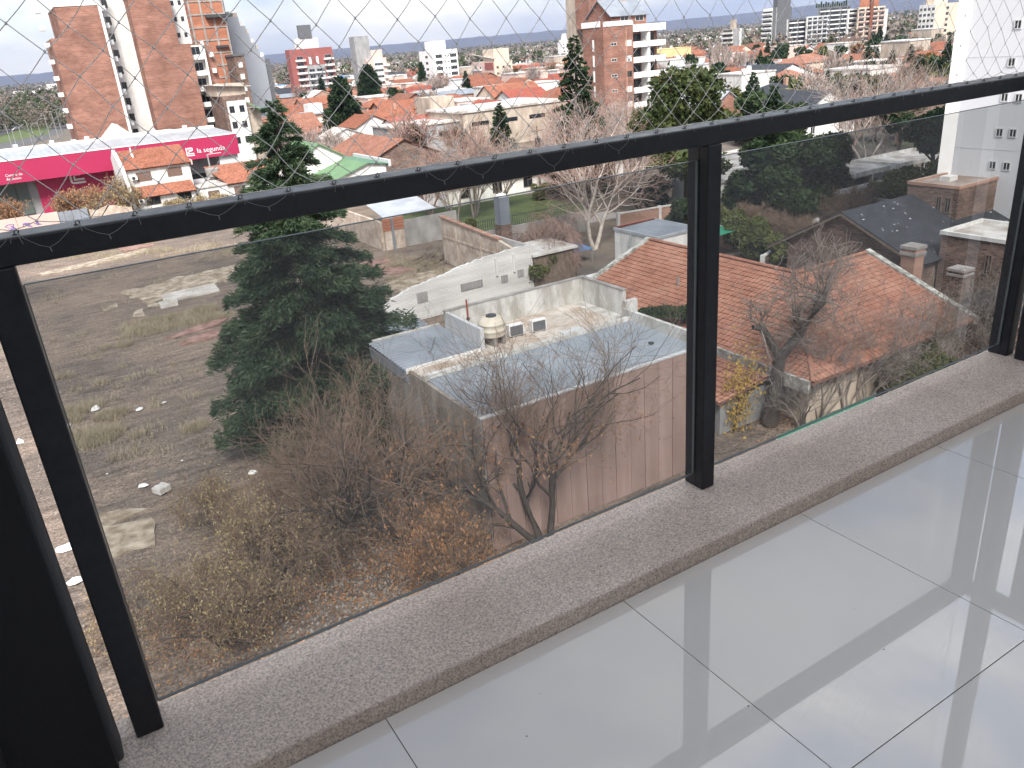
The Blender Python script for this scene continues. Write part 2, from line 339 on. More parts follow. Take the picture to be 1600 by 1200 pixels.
# floor slab with its tiles, each a tile of its own
b = MB(); b.box(-.9, 2.66, -1.62, 1.208, F0-.20, F0-.004); fl = tag(b.build('balcony_floor', M['grout']), 'polished grey tiled balcony floor with net reflections', 'floor', kind='structure')
b = MB(); e = .0011
b.box(e, .6-e, e, .6-e, -.003, 0); tm = b.mesh('tile', M['tile'])
for i in range(-2, 4):
    for j in range(-4, 2):
        x0 = .343+.6*i; y0 = .612+.6*(j-0); 
        if j == 1: continue
        xa, xb_, ya, yb = x0, x0+.6, y0, y0+.6
        if xa > 2.6 or xb_ < -.85: continue
        t = child('tile', tm, fl, (x0, y0, F0))
        t.scale = (min(1, (2.66-xa)/.6), min(1, (1.207-ya)/.6), 1)
# stucco kerbs under the railings
b = MB(); nseg = 40
for k in range(nseg):
    xa = -.9+(3.86/nseg)*k; 
b.box(-.9, 2.93, 1.208, 1.478, F0-.30, F0+.0445)
kb = tag(b.build('balcony_kerb', M['kerb'], bevel=.006), 'coarse beige stucco kerb under the glass railing', 'kerb', kind='structure')
b = MB(); b.box(2.66, 2.93, -1.62, 1.2078, F0-.30, F0+.0445)
tag(b.build('balcony_kerb', M['kerb'], bevel=.012), 'side kerb of coarse beige stucco at the balcony corner', 'kerb', kind='structure')
b = MB(); b.box(-9, 11, -14, -1.63, 0, F0+6.5)  # unseen house body, made tall and wide to keep sun off the balcony
tag(b.build('sun_block_house', M['ceiling']), 'unseen white house block behind the balcony, sized to keep the sun off', 'building', kind='structure')
b = MB(); b.box(-1.2, -.905, -1.84, 1.2, F0-.3, F0+2.615)
tag(b.build('house_wall', M['black_wall']), 'dark side wall closing the balcony', 'wall', kind='structure')
# dark column at the left end of the kerb
col_t = thing('wall_column', 'near black column with its skylit edge coloured grey left of the railing', 'column', (-.4, 1.35, F0+.046))
MB().box(-.90, -.120, 1.325, 1.358, F0+.046, F0+2.61).build('front_panel', M['black_wall'], col_t, world=True)
MB().box(-.90, -.108, 1.3585, 1.425, F0+.046, F0+2.61).build('outer_edge', M['skylit_edge'], col_t, world=True, bevel=.006)
MB().box(-.30, -.265, 1.29, 1.3245, F0+.046, F0+2.61).build('trim', M['black_wall'], col_t, world=True, bevel=.004)
bx_ = thing('storage_box', 'dark navy plastic box in the corner beside the column', 'box', (-.50, 1.13, F0))
MB().box(-.20, .16, -.10, .07, .0, .36).build('body', M['navy'], bx_, bevel=.015)
MB().box(-.21, .17, -.11, .08, .361, .40).build('lid', M['navy'], bx_, bevel=.012)
# ---- the glass railing: top rail, posts, panes, hooks
rail = thing('glass_railing', 'black metal balcony railing with tinted glass panes facing the city', 'railing', (1.4, 1.43, F0+.045))
ZB, ZT = EYE-.2487, EYE-.206
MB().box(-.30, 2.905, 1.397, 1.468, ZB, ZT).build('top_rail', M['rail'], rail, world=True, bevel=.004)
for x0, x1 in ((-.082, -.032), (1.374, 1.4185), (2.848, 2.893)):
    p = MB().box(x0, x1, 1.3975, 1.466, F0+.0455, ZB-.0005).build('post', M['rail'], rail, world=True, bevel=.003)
    MB().box(x0+.0, x0+.0012, 1.425, 1.437, F0+.05, ZB-.002).build('post_groove', M['black_metal'], p).location = (-rail.location[0]-.0008, -rail.location[1], -rail.location[2])
MB().box(2.850, 2.863, 1.402, 1.425, F0+.0462, F0+.054).build('post_shim', M['white_paint'], rail, world=True)
GT, GB = EYE-.2845, EYE-1.122
for x0, x1, wide in ((-.0285, 1.3705, 1), (1.4222, 2.8445, 1)):
    g = MB().quad((x0, 1.432, GB), (x1, 1.432, GB), (x1, 1.432, GT), (x0, 1.432, GT)).build('glass_pane', M['tint'], rail, world=True)
    off = tuple(-c for c in rail.location)
    e_ = MB().box(x0, x1, 1.4285, 1.4355, GT, GT+.0012).box(x0, x1, 1.4285, 1.4355, GB-.002, GB).box(x0-.0025, x0, 1.4285, 1.4355, GB, GT).box(x1, x1+.0025, 1.4285, 1.4355, GB, GT)
    e_.build('glass_edge', M['glass_edge'], g).location = off
hk = MB().tube([(0, 0, -.002), (0, 0, .006), (.005, 0, .010), (.009, 0, .006), (.007, 0, .001)], .0016, 5).box(-.0045, .0045, -.006, .006, -.0005, .002)
hk = hk.mesh('hook', M['hook'])
NET_Y = 1.421
for k in range(35):
    child('hook', hk, rail, (-.02+.0838*k-rail.location[0], NET_Y-rail.location[1], ZT-rail.location[2]), scale=(.7, .7, .7))
# side railing that turns the corner towards the room
sr = thing('glass_railing', 'side length of the black railing at the balcony corner', 'railing', (2.88, .6, F0+.045))
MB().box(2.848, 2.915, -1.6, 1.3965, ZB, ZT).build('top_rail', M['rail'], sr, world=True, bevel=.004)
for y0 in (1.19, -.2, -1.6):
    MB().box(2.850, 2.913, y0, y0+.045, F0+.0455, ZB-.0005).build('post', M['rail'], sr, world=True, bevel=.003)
for y0, y1 in ((-.15, 1.18), (-1.55, -.21)):
    MB().quad((2.88, y0, GB), (2.88, y1, GB), (2.88, y1, GT), (2.88, y0, GT)).build('glass_pane', M['tint'], sr, world=True)
pole = MB().box(2.845, 2.912, 1.312, 1.372, F0+.0455, ZB-.0006).box(2.845, 2.912, 1.312, 1.372, ZT+.0006, F0+2.615)
pole.box(-.9, 2.93, 1.395, 1.45, F0+2.616, F0+2.67)
tag(pole.build('corner_pole', M['rail'], bevel=.003), 'full height black pole and top beam holding the net', 'pole')
# ---- safety net of knotted twine
def net(name, label, x0, x1, place, z_low, z_high, slope, seed):
    rr = random.Random(seed); S = .0745; HZ = .0392; b = MB(); kn = MB(); nx = int((x1-x0)/S)+1; nzr = int((z_high-z_low)/HZ)+2
    P = {}
    for j in range(nzr+1):
        for i in range(nx+1):
            x = x0+(i+.5*(j % 2))*S
            z = z_low+j*HZ+slope*(x-x0)+rr.gauss(0, .0022)
            z = max(z, ZT+.006+rr.uniform(0, .002)); x += rr.gauss(0, .0022)
            P[i, j] = Vector(place(min(max(x, x0), x1), rr.gauss(0, .002), z))
    for j in range(nzr):
        for i in range(nx+1):
            for q in ((i, j+1), (i+(1 if j % 2 else -1), j+1)):
                if (i, j) in P and q in P and (P[i, j]-P[q]).length > .022:
                    a, c = P[i, j], P[q]; m_ = (a+c)/2+Vector((rr.gauss(0, .0007), rr.gauss(0, .0007), -.0008))
                    b.tube([a, m_, c], .00072, 4)
            p = P[i, j]
            if p.z > ZT+.012: kn.tube([p+Vector((0, 0, -.0026)), p, p+Vector((0, 0, .0026))], [.0007, .0021, .0007], 5)
    t = thing(name, label, 'net', place(x0, 0, ZT))
    o = b.build('mesh_strands', M['twine'], t, world=True, kind='stuff'); k = kn.build('mesh_knots', M['twine'], t, world=True, kind='stuff')
    return t
nt_ = net('safety_net', 'off white knotted safety net stretched above the front rail', -.10, 2.84, lambda x, d, z: (x, NET_Y+d, z), EYE-.206-.02, EYE+1.40, -.045, 3)
net('safety_net', 'part of the safety net above the side rail', -1.3, 1.30, lambda x, d, z: (2.882+d, x, z), EYE-.206-.02, EYE+1.40, 0.0, 5)
# slack loops of twine hanging over the front of the rail, with short cut ends at the hooks
lp = MB(); rr = random.Random(11)
for k in range(-1, 14):
    x = .02+.0838*k; y = 1.3945; dz = rr.uniform(.016, .030); w = rr.uniform(.034, .040)
    if rr.random() < .4: continue
    lp.tube([(x-w, NET_Y, ZT+.004), (x-w*.9, y+.004, ZT+.003), (x-w*.8, y-.001, ZT-.004), (x-w*.35, y-.001, ZT-dz*.75), (x, y-.001, ZT-dz),
             (x+w*.35, y-.001, ZT-dz*.75), (x+w*.8, y-.001, ZT-.004), (x+w*.9, y+.004, ZT+.003), (x+w, NET_Y, ZT+.004)], .00032, 4)
    lp.tube([(x, y-.001, ZT-dz), (x+.001, y-.001, ZT-dz-.007)], .0006, 4)
for k in range(0, 35):
    x = -.02+.0838*k
    for s in ((-1, 1) if k % 3 == 0 else (1,)):
        lp.tube([(x+.002*s, NET_Y, ZT+.007), (x+.004*s, 1.3955, ZT+.003), (x+.005*s+rr.gauss(0, .002), 1.3945, ZT-rr.uniform(.005, .012))], .0004, 4)
M['slack'] = plain('shaded_twine', (.34, .32, .29), .8, .2, 30)  # twine colour darkened for the shade the loops hang in
lp.build('slack_loops', M['slack'], nt_, world=True, kind='stuff')

# crumbs and grit lying on the tiles and the kerb
b = MB(); rr = random.Random(23)
for k in range(48):
    if k < 30: x, y, z = rr.uniform(.3, 2.6), rr.uniform(.3, 1.2), F0
    else: x, y, z = rr.uniform(-.05, 2.8), rr.uniform(1.23, 1.44), F0+.0446
    s = rr.uniform(.0009, .0026); a = rr.uniform(0, 6.28); c, d = math.cos(a)*s, math.sin(a)*s
    b.add([(x+c, y+d, z), (x-d, y+c*.6, z), (x-c, y-d, z), (x+d, y-c*.7, z), (x, y, z+s*.7)], [(0, 1, 4), (1, 2, 4), (2, 3, 4), (3, 0, 4)], 1 if rr.random() < .4 else 0)
tag(b.build('grit', [M['white_paint'], M['bark_dark']]), 'fine crumbs and grit scattered on the balcony tiles', 'grit', kind='stuff')
# ================================================================== ground and the vacant lot
from mathutils import noise as mnoise
def ground_mat():
    m, n, l, b = _base('town_ground'); p = _pos(n)
    a = _ramp(n, l, _noise(n, l, p, .018, 8, .65), [(.3, (.10, .09, .07)), (.45, (.19, .155, .125)), (.58, (.16, .15, .14)), (.7, (.10, .115, .06))])
    a = _mulc(n, l, a, _ramp(n, l, _noise(n, l, p, .3, 6, .7), [(.3, (.6, .6, .6)), (.7, (1.25, 1.22, 1.2))]))
    l.new(a, b.inputs['Base Color']); b.inputs['Roughness'].default_value = .95; b.inputs['Specular IOR Level'].default_value = .1; return m
def dirt_mat():
    m, n, l, b = _base('trodden_dirt'); p = _pos(n)
    a = _ramp(n, l, _noise(n, l, p, .09, 8, .62), [(.30, (.125, .107, .097)), (.46, (.195, .160, .138)), (.60, (.255, .202, .168)), (.75, (.29, .245, .205))])
    mpn = n.new('ShaderNodeMapping'); mpn.inputs['Scale'].default_value = (.35, 1.5, 1); mpn.inputs['Rotation'].default_value = (0, 0, R(-12)); l.new(p, mpn.inputs['Vector'])
    a = _mulc(n, l, a, _ramp(n, l, _noise(n, l, mpn.outputs[0], 1.1, 7, .7), [(.36, (.62, .62, .63)), (.48, (.94, .94, .93)), (.64, (1.28, 1.25, 1.2))]))
    a = _mulc(n, l, a, _ramp(n, l, _noise(n, l, p, 7, 5, .7), [(.36, (.5, .5, .5)), (.52, (1, 1, 1)), (.68, (1.6, 1.56, 1.5))]))
    l.new(a, b.inputs['Base Color']); b.inputs['Roughness'].default_value = .95; b.inputs['Specular IOR Level'].default_value = .1
    _bump(n, l, _noise(n, l, p, 2.2, 8, .7), b, .9, .15); return m
M['ground'] = ground_mat(); M['dirt'] = dirt_mat()
b = MB(); S_ = 26000; b.quad((-S_, -S_, -.10), (S_, -S_, -.10), (S_, S_, -.10), (-S_, S_, -.10))
tag(b.build('ground', M['ground']), 'flat town ground reaching out to the valley', 'ground', kind='structure')
LOT = (-48, 38.5, 6, 126); b = MB(); nx_, ny_ = 120, 150
for j in range(ny_+1):
    for i in range(nx_+1):
        x = LOT[0]+(LOT[1]-LOT[0])*i/nx_; y = LOT[2]+(LOT[3]-LOT[2])*j/ny_
        z = .10*mnoise.noise(Vector((x*.15, y*.15, 0)))+.05*mnoise.noise(Vector((x*.6, y*.6, 4)))
        b.v.append((x, y, z-.02))
b.f = [(j*(nx_+1)+i, j*(nx_+1)+i+1, (j+1)*(nx_+1)+i+1, (j+1)*(nx_+1)+i) for j in range(ny_) for i in range(nx_)]; b.m = [0]*len(b.f)
tag(b.build('vacant_lot', M['dirt'], smooth=True), 'bare trodden dirt of the vacant lot below the balcony', 'ground', kind='structure')
M['slab_cream'] = plain('worn_cream_floor', (.48, .42, .335), .9, .14, 1.2, stain=((.48, .43, .39), (1.3, 1.3, 1.3)))
M['slab_white'] = plain('pale_screed', (.60, .585, .56), .9, .1, 1.2, stain=((.7, .66, .62), (.7, .7, .7)))
M['slab_pink'] = plain('faded_pink_floor', (.38, .24, .205), .9, .14, 1.0, stain=((.55, .52, .5), (1.2, 1.2, 1.2)))
def patch(name, label, pts, mat, z=.10, jag=.18, seed=0):
    rr = random.Random(seed); out_ = []
    P = [at(*p) for p in pts]
    for i, p in enumerate(P):
        q = P[(i+1) % len(P)]; n_ = max(1, int((q-p).length/.7))
        for k in range(n_):
            w = p.lerp(q, k/n_); out_.append((w.x+rr.gauss(0, jag), w.y+rr.gauss(0, jag)))
    c = sum((Vector(p) for p in P), Vector())/len(P)
    t = MB().prism([(x-c.x, y-c.y) for x, y in out_], -.15, z).build(name, mat); t.location = (c.x, c.y, 0)
    return tag(t, label, 'slab')
patch('floor_slab', 'large cream floor slab at the far end of the vacant lot', [(190, 456), (238, 446), (300, 430), (365, 416), (405, 410), (400, 424), (330, 446), (262, 464), (252, 478), (222, 473), (207, 464)], M['slab_cream'], .09, .32, 1)
patch('floor_slab', 'white oblong floor slab lying beside the large cream slab', [(253, 462), (335, 444), (344, 455), (256, 474)], M['slab_white'], .13, .05, 2)
patch('floor_slab', 'small cream floor patch left of the grass strip in the lot', [(208, 496), (213, 486), (222, 484), (225, 494)], M['slab_cream'], .08, .08, 3)
patch('floor_slab', 'narrow cream scrap of slab near the left glass edge', [(161, 484), (182, 475), (183, 480), (163, 487)], M['slab_cream'], .08, .05, 4)
patch('floor_slab', 'upper faded pink floor strip beside the dark cedar', [(262, 526), (300, 512), (352, 496), (354, 503), (300, 521), (268, 531)], M['slab_pink'], .09, .17, 5)
patch('floor_slab', 'lower faded pink floor strip beside the dark cedar', [(276, 535), (338, 516), (352, 518), (330, 530), (280, 541)], M['slab_pink'], .10, .15, 6)
patch('floor_slab', 'ragged cream tiled floor remnant near the left post', [(152, 808), (188, 797), (205, 795), (226, 799), (200, 811), (182, 818), (180, 824), (206, 819), (244, 805), (248, 818), (240, 832), (242, 856), (214, 862), (196, 868), (174, 874), (160, 856), (152, 830)], M['slab_cream'], .10, .13, 7)
patch('floor_slab', 'pink floor slab by the brick stumps right of the cedar', [(560, 414), (604, 403), (622, 418), (650, 421), (612, 430), (580, 424)], M['slab_pink'], .09, .08, 8)
patch('floor_slab', 'dusty cream floor slab in front of the white painted wall', [(600, 446), (640, 430), (706, 420), (722, 424), (690, 446), (640, 462)], M['slab_cream'], .10, .1, 9)
patch('floor_slab', 'bright pink floor scrap right of the cedar trunk', [(566, 452), (590, 446), (596, 456), (572, 461)], M['slab_pink'], .10, .06, 10)
patch('floor_slab', 'long pale slab edge under the far grass strip', [(60, 428), (140, 410), (228, 388), (232, 393), (150, 414), (66, 432)], M['slab_cream'], .08, .1, 12)
patch('floor_slab', 'brick red floor strip at the far end of the lot', [(180, 388), (236, 376), (240, 384), (196, 394)], M['slab_pink'], .08, .08, 13)
# open white box frame left in the lot
p = at(264, 478); t = thing('planter_frame', 'small open white masonry frame beside the cream slab', 'frame', p)
for a_ in ((-.75, .75, -.5, -.38), (-.75, .75, .38, .5), (-.75, -.63, -.379, .379), (.63, .75, -.379, .379)):
    MB().box(*a_, 0, .42).build('side', M['slab_white'], t)
# rubbish
def rubbish(px, py, s, label, mat='white_paint', seed=0, flat=.35):
    rr = random.Random(seed); p = at(px, py); b = MB(); n_ = 7
    ring = [(s*rr.uniform(.5, 1)*math.cos(6.28*i/n_), s*rr.uniform(.4, .9)*math.sin(6.28*i/n_)) for i in range(n_)]
    vs = [(x, y, .01) for x, y in ring]+[(x*.6+rr.gauss(0, s*.1), y*.6, s*flat*rr.uniform(.6, 1.3)) for x, y in ring]+[(0, 0, s*flat*1.2)]
    b.add(vs, [(i, (i+1) % n_, (i+1) % n_+n_, i+n_) for i in range(n_)]+[(i+n_, (i+1) % n_+n_, 2*n_) for i in range(n_)])
    o = b.build('rubbish', M[mat]); o.location = (p.x, p.y, .06); o.rotation_euler = (0, 0, rr.uniform(0, 6)); return tag(o, label, 'rubbish')
p = at(254, 769); t = thing('debris_block', 'white striped foam block lying in the lot above the cream remnant', 'debris', (p.x, p.y, .05), .5)
for k in range(4): MB().box(-.34+.17*k, -.34+.17*k+.162, -.32, .32, 0, .30+.03*(k % 2)).build('layer', M['slab_white'], t, bevel=.02)
rubbish(224, 760, .40, 'torn white sheet beside the foam block in the lot', seed=1, flat=.2)
rubbish(149, 642, .34, 'white plastic bag caught in the dry grass tufts', seed=2, flat=.7)
rubbish(158, 673, .18, 'small white scrap on top of the lower grass tuft', seed=3)
rubbish(219, 640, .40, 'long pale board lying right of the grass tufts', seed=4, flat=.1)
rubbish(108, 666, .30, 'grey rubbish heap at the left edge of the glass', 'lightgrey', seed=5)
rubbish(396, 740, .36, 'white bag lying at the foot of the cedar', seed=6)
rubbish(285, 721, .12, 'white speck of litter in the middle of the lot', seed=7)
rubbish(168, 742, .10, 'tiny white litter left of the middle of the lot', seed=8)
rubbish(257, 630, .22, 'pale flat scrap in the lot left of the cedar', seed=9, flat=.15)
rubbish(102, 858, .55, 'white sheet seen through the gap beside the column', seed=10, flat=.2)
rubbish(118, 910, .45, 'crumpled white rubbish seen low in the gap beside the column', seed=12)
rubbish(32, 692, .4, 'white rubbish high in the gap beside the column', seed=13)
# dry grass: one mass nobody could count
def grass_tufts(spots, seed, label, hgt=.45, mat='dry_grass', w=.014):
    rr = np.random.RandomState(seed); V = []
    for (px, py, rad, n_) in spots:
        c = at(px, py); a = rr.uniform(0, 6.283, n_); r_ = rad*np.sqrt(rr.uniform(0, 1, n_))
        x = c.x+r_*np.cos(a)*1.5; y = c.y+r_*np.sin(a); h = hgt*rr.uniform(.35, 1.2, n_)
        ax = rr.normal(0, .45, n_)*h; ay = rr.normal(0, .45, n_)*h; t_ = rr.uniform(0, 6.283, n_); wx = w*np.cos(t_); wy = w*np.sin(t_)
        V.append(np.stack([np.stack([x-wx, y-wy, np.full(n_, .0)], 1), np.stack([x+wx, y+wy, np.full(n_, .0)], 1), np.stack([x+ax, y+ay, h], 1)], 1).reshape(-1, 3))
    o = child('dry_grass', np_mesh('dry_grass', np.concatenate(V), 3, M[mat]), None)
    return tag(o, label, 'grass', kind='stuff')
sp = [(150, 690, .95, 2600), (165, 680, .8, 1800), (135, 680, .7, 1300), (175, 650, .7, 1400), (130, 640, .9, 1200), (110, 660, .6, 700), (305, 670, .6, 600), (215, 682, .35, 300), (195, 540, .5, 350), (165, 545, .35, 150), (100, 590, .5, 250), (160, 600, .4, 200)]
rr = random.Random(5)
sp += [(rr.uniform(212, 345), 0, rr.uniform(.5, 1.1), 420) for _ in range(34)]
sp = [(a, (b_ if b_ else 521-(a-212)*.225+rr.uniform(-14, 6)), c, d) for a, b_, c, d in sp]
sp += [(rr.uniform(60, 560), rr.uniform(395, 720), rr.uniform(.15, .7), rr.randint(15, 70)) for _ in range(150)]
sp += [(rr.uniform(20, 420), rr.uniform(375, 400)+(420-rr.uniform(20, 420))*.02, rr.uniform(.5, 1.5), 160) for _ in range(60)]
sp += [(rr.uniform(600, 720), rr.uniform(396, 455), rr.uniform(.4, .9), 200) for _ in range(24)]
grass_tufts(sp, 4, 'dry straw coloured grass scattered over the vacant lot', .5)
# stones and crumbs of rubble, far too many to count
rs = np.random.RandomState(8); n_ = 5200
x = rs.uniform(-14, 34, n_); y = rs.uniform(20, 100, n_); s = np.abs(rs.normal(0, .028, n_))+.012
k = 1400; cl = at(545, 930); x[:k] = cl.x+rs.normal(0, 2.2, k); y[:k] = cl.y+rs.normal(0, 2.0, k); s[:k] *= 1.15
a = rs.uniform(0, 6.28, n_); tri = []
for q in range(4):
    d0 = np.stack([np.cos(a+q*1.571), np.sin(a+q*1.571)], 1)*s[:, None]; d1 = np.stack([np.cos(a+(q+1)*1.571), np.sin(a+(q+1)*1.571)], 1)*s[:, None]
    z0 = np.zeros(n_)+.0; tri.append(np.stack([np.stack([x+d0[:, 0], y+d0[:, 1], z0], 1), np.stack([x+d1[:, 0], y+d1[:, 1], z0], 1), np.stack([x, y, s*1.1+.02], 1)], 1))
V = np.concatenate(tri).reshape(-1, 3)
M['rubble'] = plain('pale_rubble', (.27, .245, .225), .9, .4, 6)
tag(child('rubble', np_mesh('rubble', V, 3, M['rubble']), None), 'pale stones and crumbs of rubble strewn over the lot', 'rubble', kind='stuff')
# ================================================================== the near building with pink cladding
def wavy_sheet(b, x0, x1, y0, y1, zf, pitch=.15, amp=.02, along='y', mi=0):
    """ribbed roofing sheet: ribs run along 'along'; zf(x, y) gives the level"""
    n_ = int(((x1-x0) if along == 'y' else (y1-y0))/pitch*4); vs = []; fs = []
    for i in range(n_+1):
        u = i/n_; d = amp*(1 if i % 4 in (1, 2) else 0)
        if along == 'y':
            x = x0+(x1-x0)*u; vs += [(x, y0, zf(x, y0)+d), (x, y1, zf(x, y1)+d)]
        else:
            y = y0+(y1-y0)*u; vs += [(x0, y, zf(x0, y)+d), (x1, y, zf(x1, y)+d)]
    fs = [(2*i, 2*i+2, 2*i+3, 2*i+1) for i in range(n_)]
    b.add(vs, fs, mi); return b
M['plaster_stain'] = plain('stained_beige_plaster', (.37, .335, .30), .9, .16, .4, bump=.2, bscale=14, stain=((.55, .53, .51), (1.4, 1.4, .35)))
M['pinkpanel'] = plain('pinkish_brown_panel', (.385, .275, .24), .75, .10, .5, stain=((.78, .76, .75), (1.5, 1.5, .12)), rand=.14)
M['parapet_white'] = plain('weathered_white_parapet', (.66, .66, .64), .85, .08, .6, stain=((.60, .57, .53), (1.3, 1.3, .5)))
M['terrace'] = plain('stained_terrace_membrane', (.60, .56, .51), .9, .12, .5, stain=((.68, .58, .5), (.8, .8, .8)))
M['greymembrane'] = plain('blue_grey_roof_membrane', (.30, .335, .37), .6, .08, .5, stain=((.82, .84, .86), (.5, .5, .5)))
nb = thing('flat_roofed_building', 'flat roofed building clad in pinkish panels with a water tank on top', 'building', (18.9, 30.8, 0))
X0, X1, Y0, Y1 = 13.0, 24.9, 25.25, 36.6
MB().box(X0, X1-.06, Y0+.06, Y1, 0, 5.45).build('wall', M['plaster_stain'], nb, world=True)
MB().box(X0-.003, X0+.18, Y0+.07, 32.0, 5.451, 6.10).build('parapet', M['plaster_stain'], nb, world=True)
x = X0+.03; k = 0
while x < X1-.1:
    w = (.82, .80, .86)[k % 3] if x > 15 else .80
    w = min(w, X1-x)
    MB().box(x+.012, x+w-.012, Y0-.02+.012*(k % 2), Y0+.059, .02, 6.12).build('panel', M['pinkpanel'], nb, world=True); x += w; k += 1
MB().box(X0-.05, X1+.03, Y0-.05, Y0+.10, 6.12, 6.20).build('coping', M['lightgrey'], nb, world=True)
# front roof of blue grey membrane, falling gently to the front
MB().slab([(X0+.18, Y0+.11, 6.02), (X1-.20, Y0+.11, 6.02), (X1-.20, 30.35, 6.16), (X0+.18, 30.35, 6.16)], .12).build('front_roof', M['greymembrane'], nb, world=True)
MB().box(X0+.05, X1-.2, 30.355, 30.60, 5.3, 6.34).build('parapet', M['parapet_white'], nb, world=True)
MB().box(X1-.195, X1, Y0+.105, 31.0, 5.3, 6.62).build('parapet', M['parapet_white'], nb, world=True)
# terrace behind it
MB().box(17.2, 25.0, 30.605, 35.85, 5.46, 5.72).build('terrace_floor', M['terrace'], nb, world=True)
MB().box(X0+.2, 17.15, 30.605, 32.2, 5.46, 6.0).build('terrace_floor', M['terrace'], nb, world=True)
MB().box(17.0, 25.9, 35.855, 36.05, 5.0, 7.12).build('parapet', M['parapet_white'], nb, world=True, bevel=.01)
MB().box(16.97, 25.93, 35.82, 36.08, 7.121, 7.17).build('coping', M['concrete'], nb, world=True)
MB().box(25.7, 25.9, 32.2, 35.85, 0, 7.12).build('parapet', M['parapet_white'], nb, world=True, bevel=.01)
MB().box(25.66, 25.93, 32.16, 35.815, 7.121, 7.17).build('coping', M['concrete'], nb, world=True)
MB().box(25.0, 25.695, 30.7, 36.5, 0, 5.72).build('wall', M['parapet_white'], nb, world=True)
MB().box(24.905, 25.69, 31.005, 31.25, 5.7, 6.95).build('parapet', M['parapet_white'], nb, world=True)
MB().box(17.0, 17.2, 32.2, 35.85, 5.4, 7.1).build('tank_wall', M['lightgrey'], nb, world=True, bevel=.01)
MB().box(13.2, 16.99, 36.62, 36.80, 0, 6.30).build('back_wall', M['parapet_white'], nb, world=True)
# ribbed roof at the left
b = MB(); wavy_sheet(b, X0-.06, 16.98, 32.25, 36.6, lambda x, y: 6.06+.03*(y-32.25), .30, .05, 'x'); b.box(X0-.05, 16.97, 32.26, 36.59, 5.5, 6.03)
b.build('ribbed_roof', M['zinc_dull'], nb, world=True)
MB().box(X0-.02, 16.97, 32.205, 32.245, 5.9, 6.16).build('flashing', M['white_paint'], nb, world=True)
MB().box(21.6, 22.9, 31.2, 32.3, 5.721, 5.80).build('hatch_cover', M['lightgrey'], nb, world=True, bevel=.01)
b = MB(); b.tube([(15.9, 35.0, 6.25), (15.0, 33.6, 6.23), (14.7, 33.3, 6.22)], .012, 5)
b.build('roof_cable', M['hook'], nb, world=True)
b = MB(); rr = random.Random(3)
for q in range(5):
    p0 = Vector((rr.uniform(18.5, 21), rr.uniform(31, 33), 5.74)); pts = [p0]
    for s in range(7): pts.append(pts[-1]+Vector((rr.uniform(.1, .5), rr.uniform(-.3, .25), 0)))
    b.tube(pts, .014, 5)
b.tube([(17.6, 30.3, 6.36), (19, 28.6, 6.2), (21.5, 27.4, 6.13), (23.4, 27.2, 6.12)], .012, 5)
b.tube([(17.7, 30.5, 6.36), (17.5, 30.9, 6.42), (17.15, 30.8, 6.44), (17.1, 30.45, 6.37)], .03, 6)
b.build('roof_pipes', M['terrace'], nb, world=True)
MB().box(23.2, 23.4, 27.1, 27.3, 6.10, 6.18).build('roof_drain', M['dark_metal'], nb, world=True)
MB().box(12.96, 13.0, 25.25, 25.36, 0, 6.1).build('downpipe', M['galv'], nb, world=True)
for (ya, za) in ((29.0, 1.6),): MB().box(12.985, 13.01, ya, ya+1.1, za, za+1.2).build('window', M['glass_dark'], nb, world=True)
# water tank
M['tank'] = plain('cream_plastic', (.66, .62, .54), .55, .05, 1.5, stain=((.88, .85, .8), (1.5, 1.5, .6)))
wt = thing('water_tank', 'round cream plastic water tank with a dark lid on the terrace', 'tank', (18.35, 33.45, 5.72))
for a_ in range(3): MB().box(-.1+.38*math.cos(a_*2.1), .1+.38*math.cos(a_*2.1), -.45+.38*math.sin(a_*2.1)*.5, .45+.38*math.sin(a_*2.1)*.5, 0, .46).build('leg', M['concrete'], wt)
MB().lathe([(0, .461), (.66, .461), (.68, .52), (.68, .72), (.70, .74), (.70, .80), (.68, .82), (.68, 1.05), (.70, 1.07), (.70, 1.12), (.67, 1.15), (.64, 1.22), (.48, 1.36), (.30, 1.42), (.26, 1.43)], 28).build('body', M['tank'], wt, smooth=True)
for a_ in range(8):
    c_, s_ = math.cos(a_*.785), math.sin(a_*.785); MB().tube([(.62*c_, .62*s_, 1.25), (.48*c_, .48*s_, 1.375), (.30*c_, .30*s_, 1.435)], .022, 5).build('rib', M['tank'], wt)
MB().lathe([(.27, 1.40), (.27, 1.48), (.25, 1.50), (0, 1.51)], 20).build('lid', M['dark_metal'], wt, smooth=False)
pp = thing('vent_pipe', 'rust red pipe standing beside the water tank', 'pipe', (17.55, 34.4, 5.72))
MB().tube([(0, 0, 0), (0, 0, 2.25)], .045, 8, cap=True).build('pipe', plain('rust_red_paint', (.30, .06, .035), .6, .15, 4), pp); MB().lathe([(.02, 1.2), (.09, 1.2), (.09, 1.3), (.02, 1.3)], 8).build('collar', M['dark_metal'], pp)
def ac_unit(loc, yaw, label, big=1.0):
    t = thing('air_conditioner', label, 'air conditioner', loc, yaw, 'air conditioners')
    MB().box(-.42*big, .42*big, -.16*big, .16*big, .06, .66*big).build('casing', M['white_paint'], t, bevel=.015)
    MB().lathe([(0, 0), (.235*big, 0), (.25*big, .02), (.25*big, .0)], 16).build('fan_grille', M['dark_metal'], t).matrix_local = Matrix.Translation((-.1*big, -.165*big, .35*big)) @ Matrix.Rotation(R(90), 4, 'X')
    for s in (-1, 1): MB().box(s*.3*big-.03, s*.3*big+.03, -.17*big, .17*big, 0, .059).build('foot', M['dark_metal'], t)
    return t
ac_unit((19.75, 33.55, 5.72), R(-6), 'left of the two outdoor air conditioners on the white terrace')
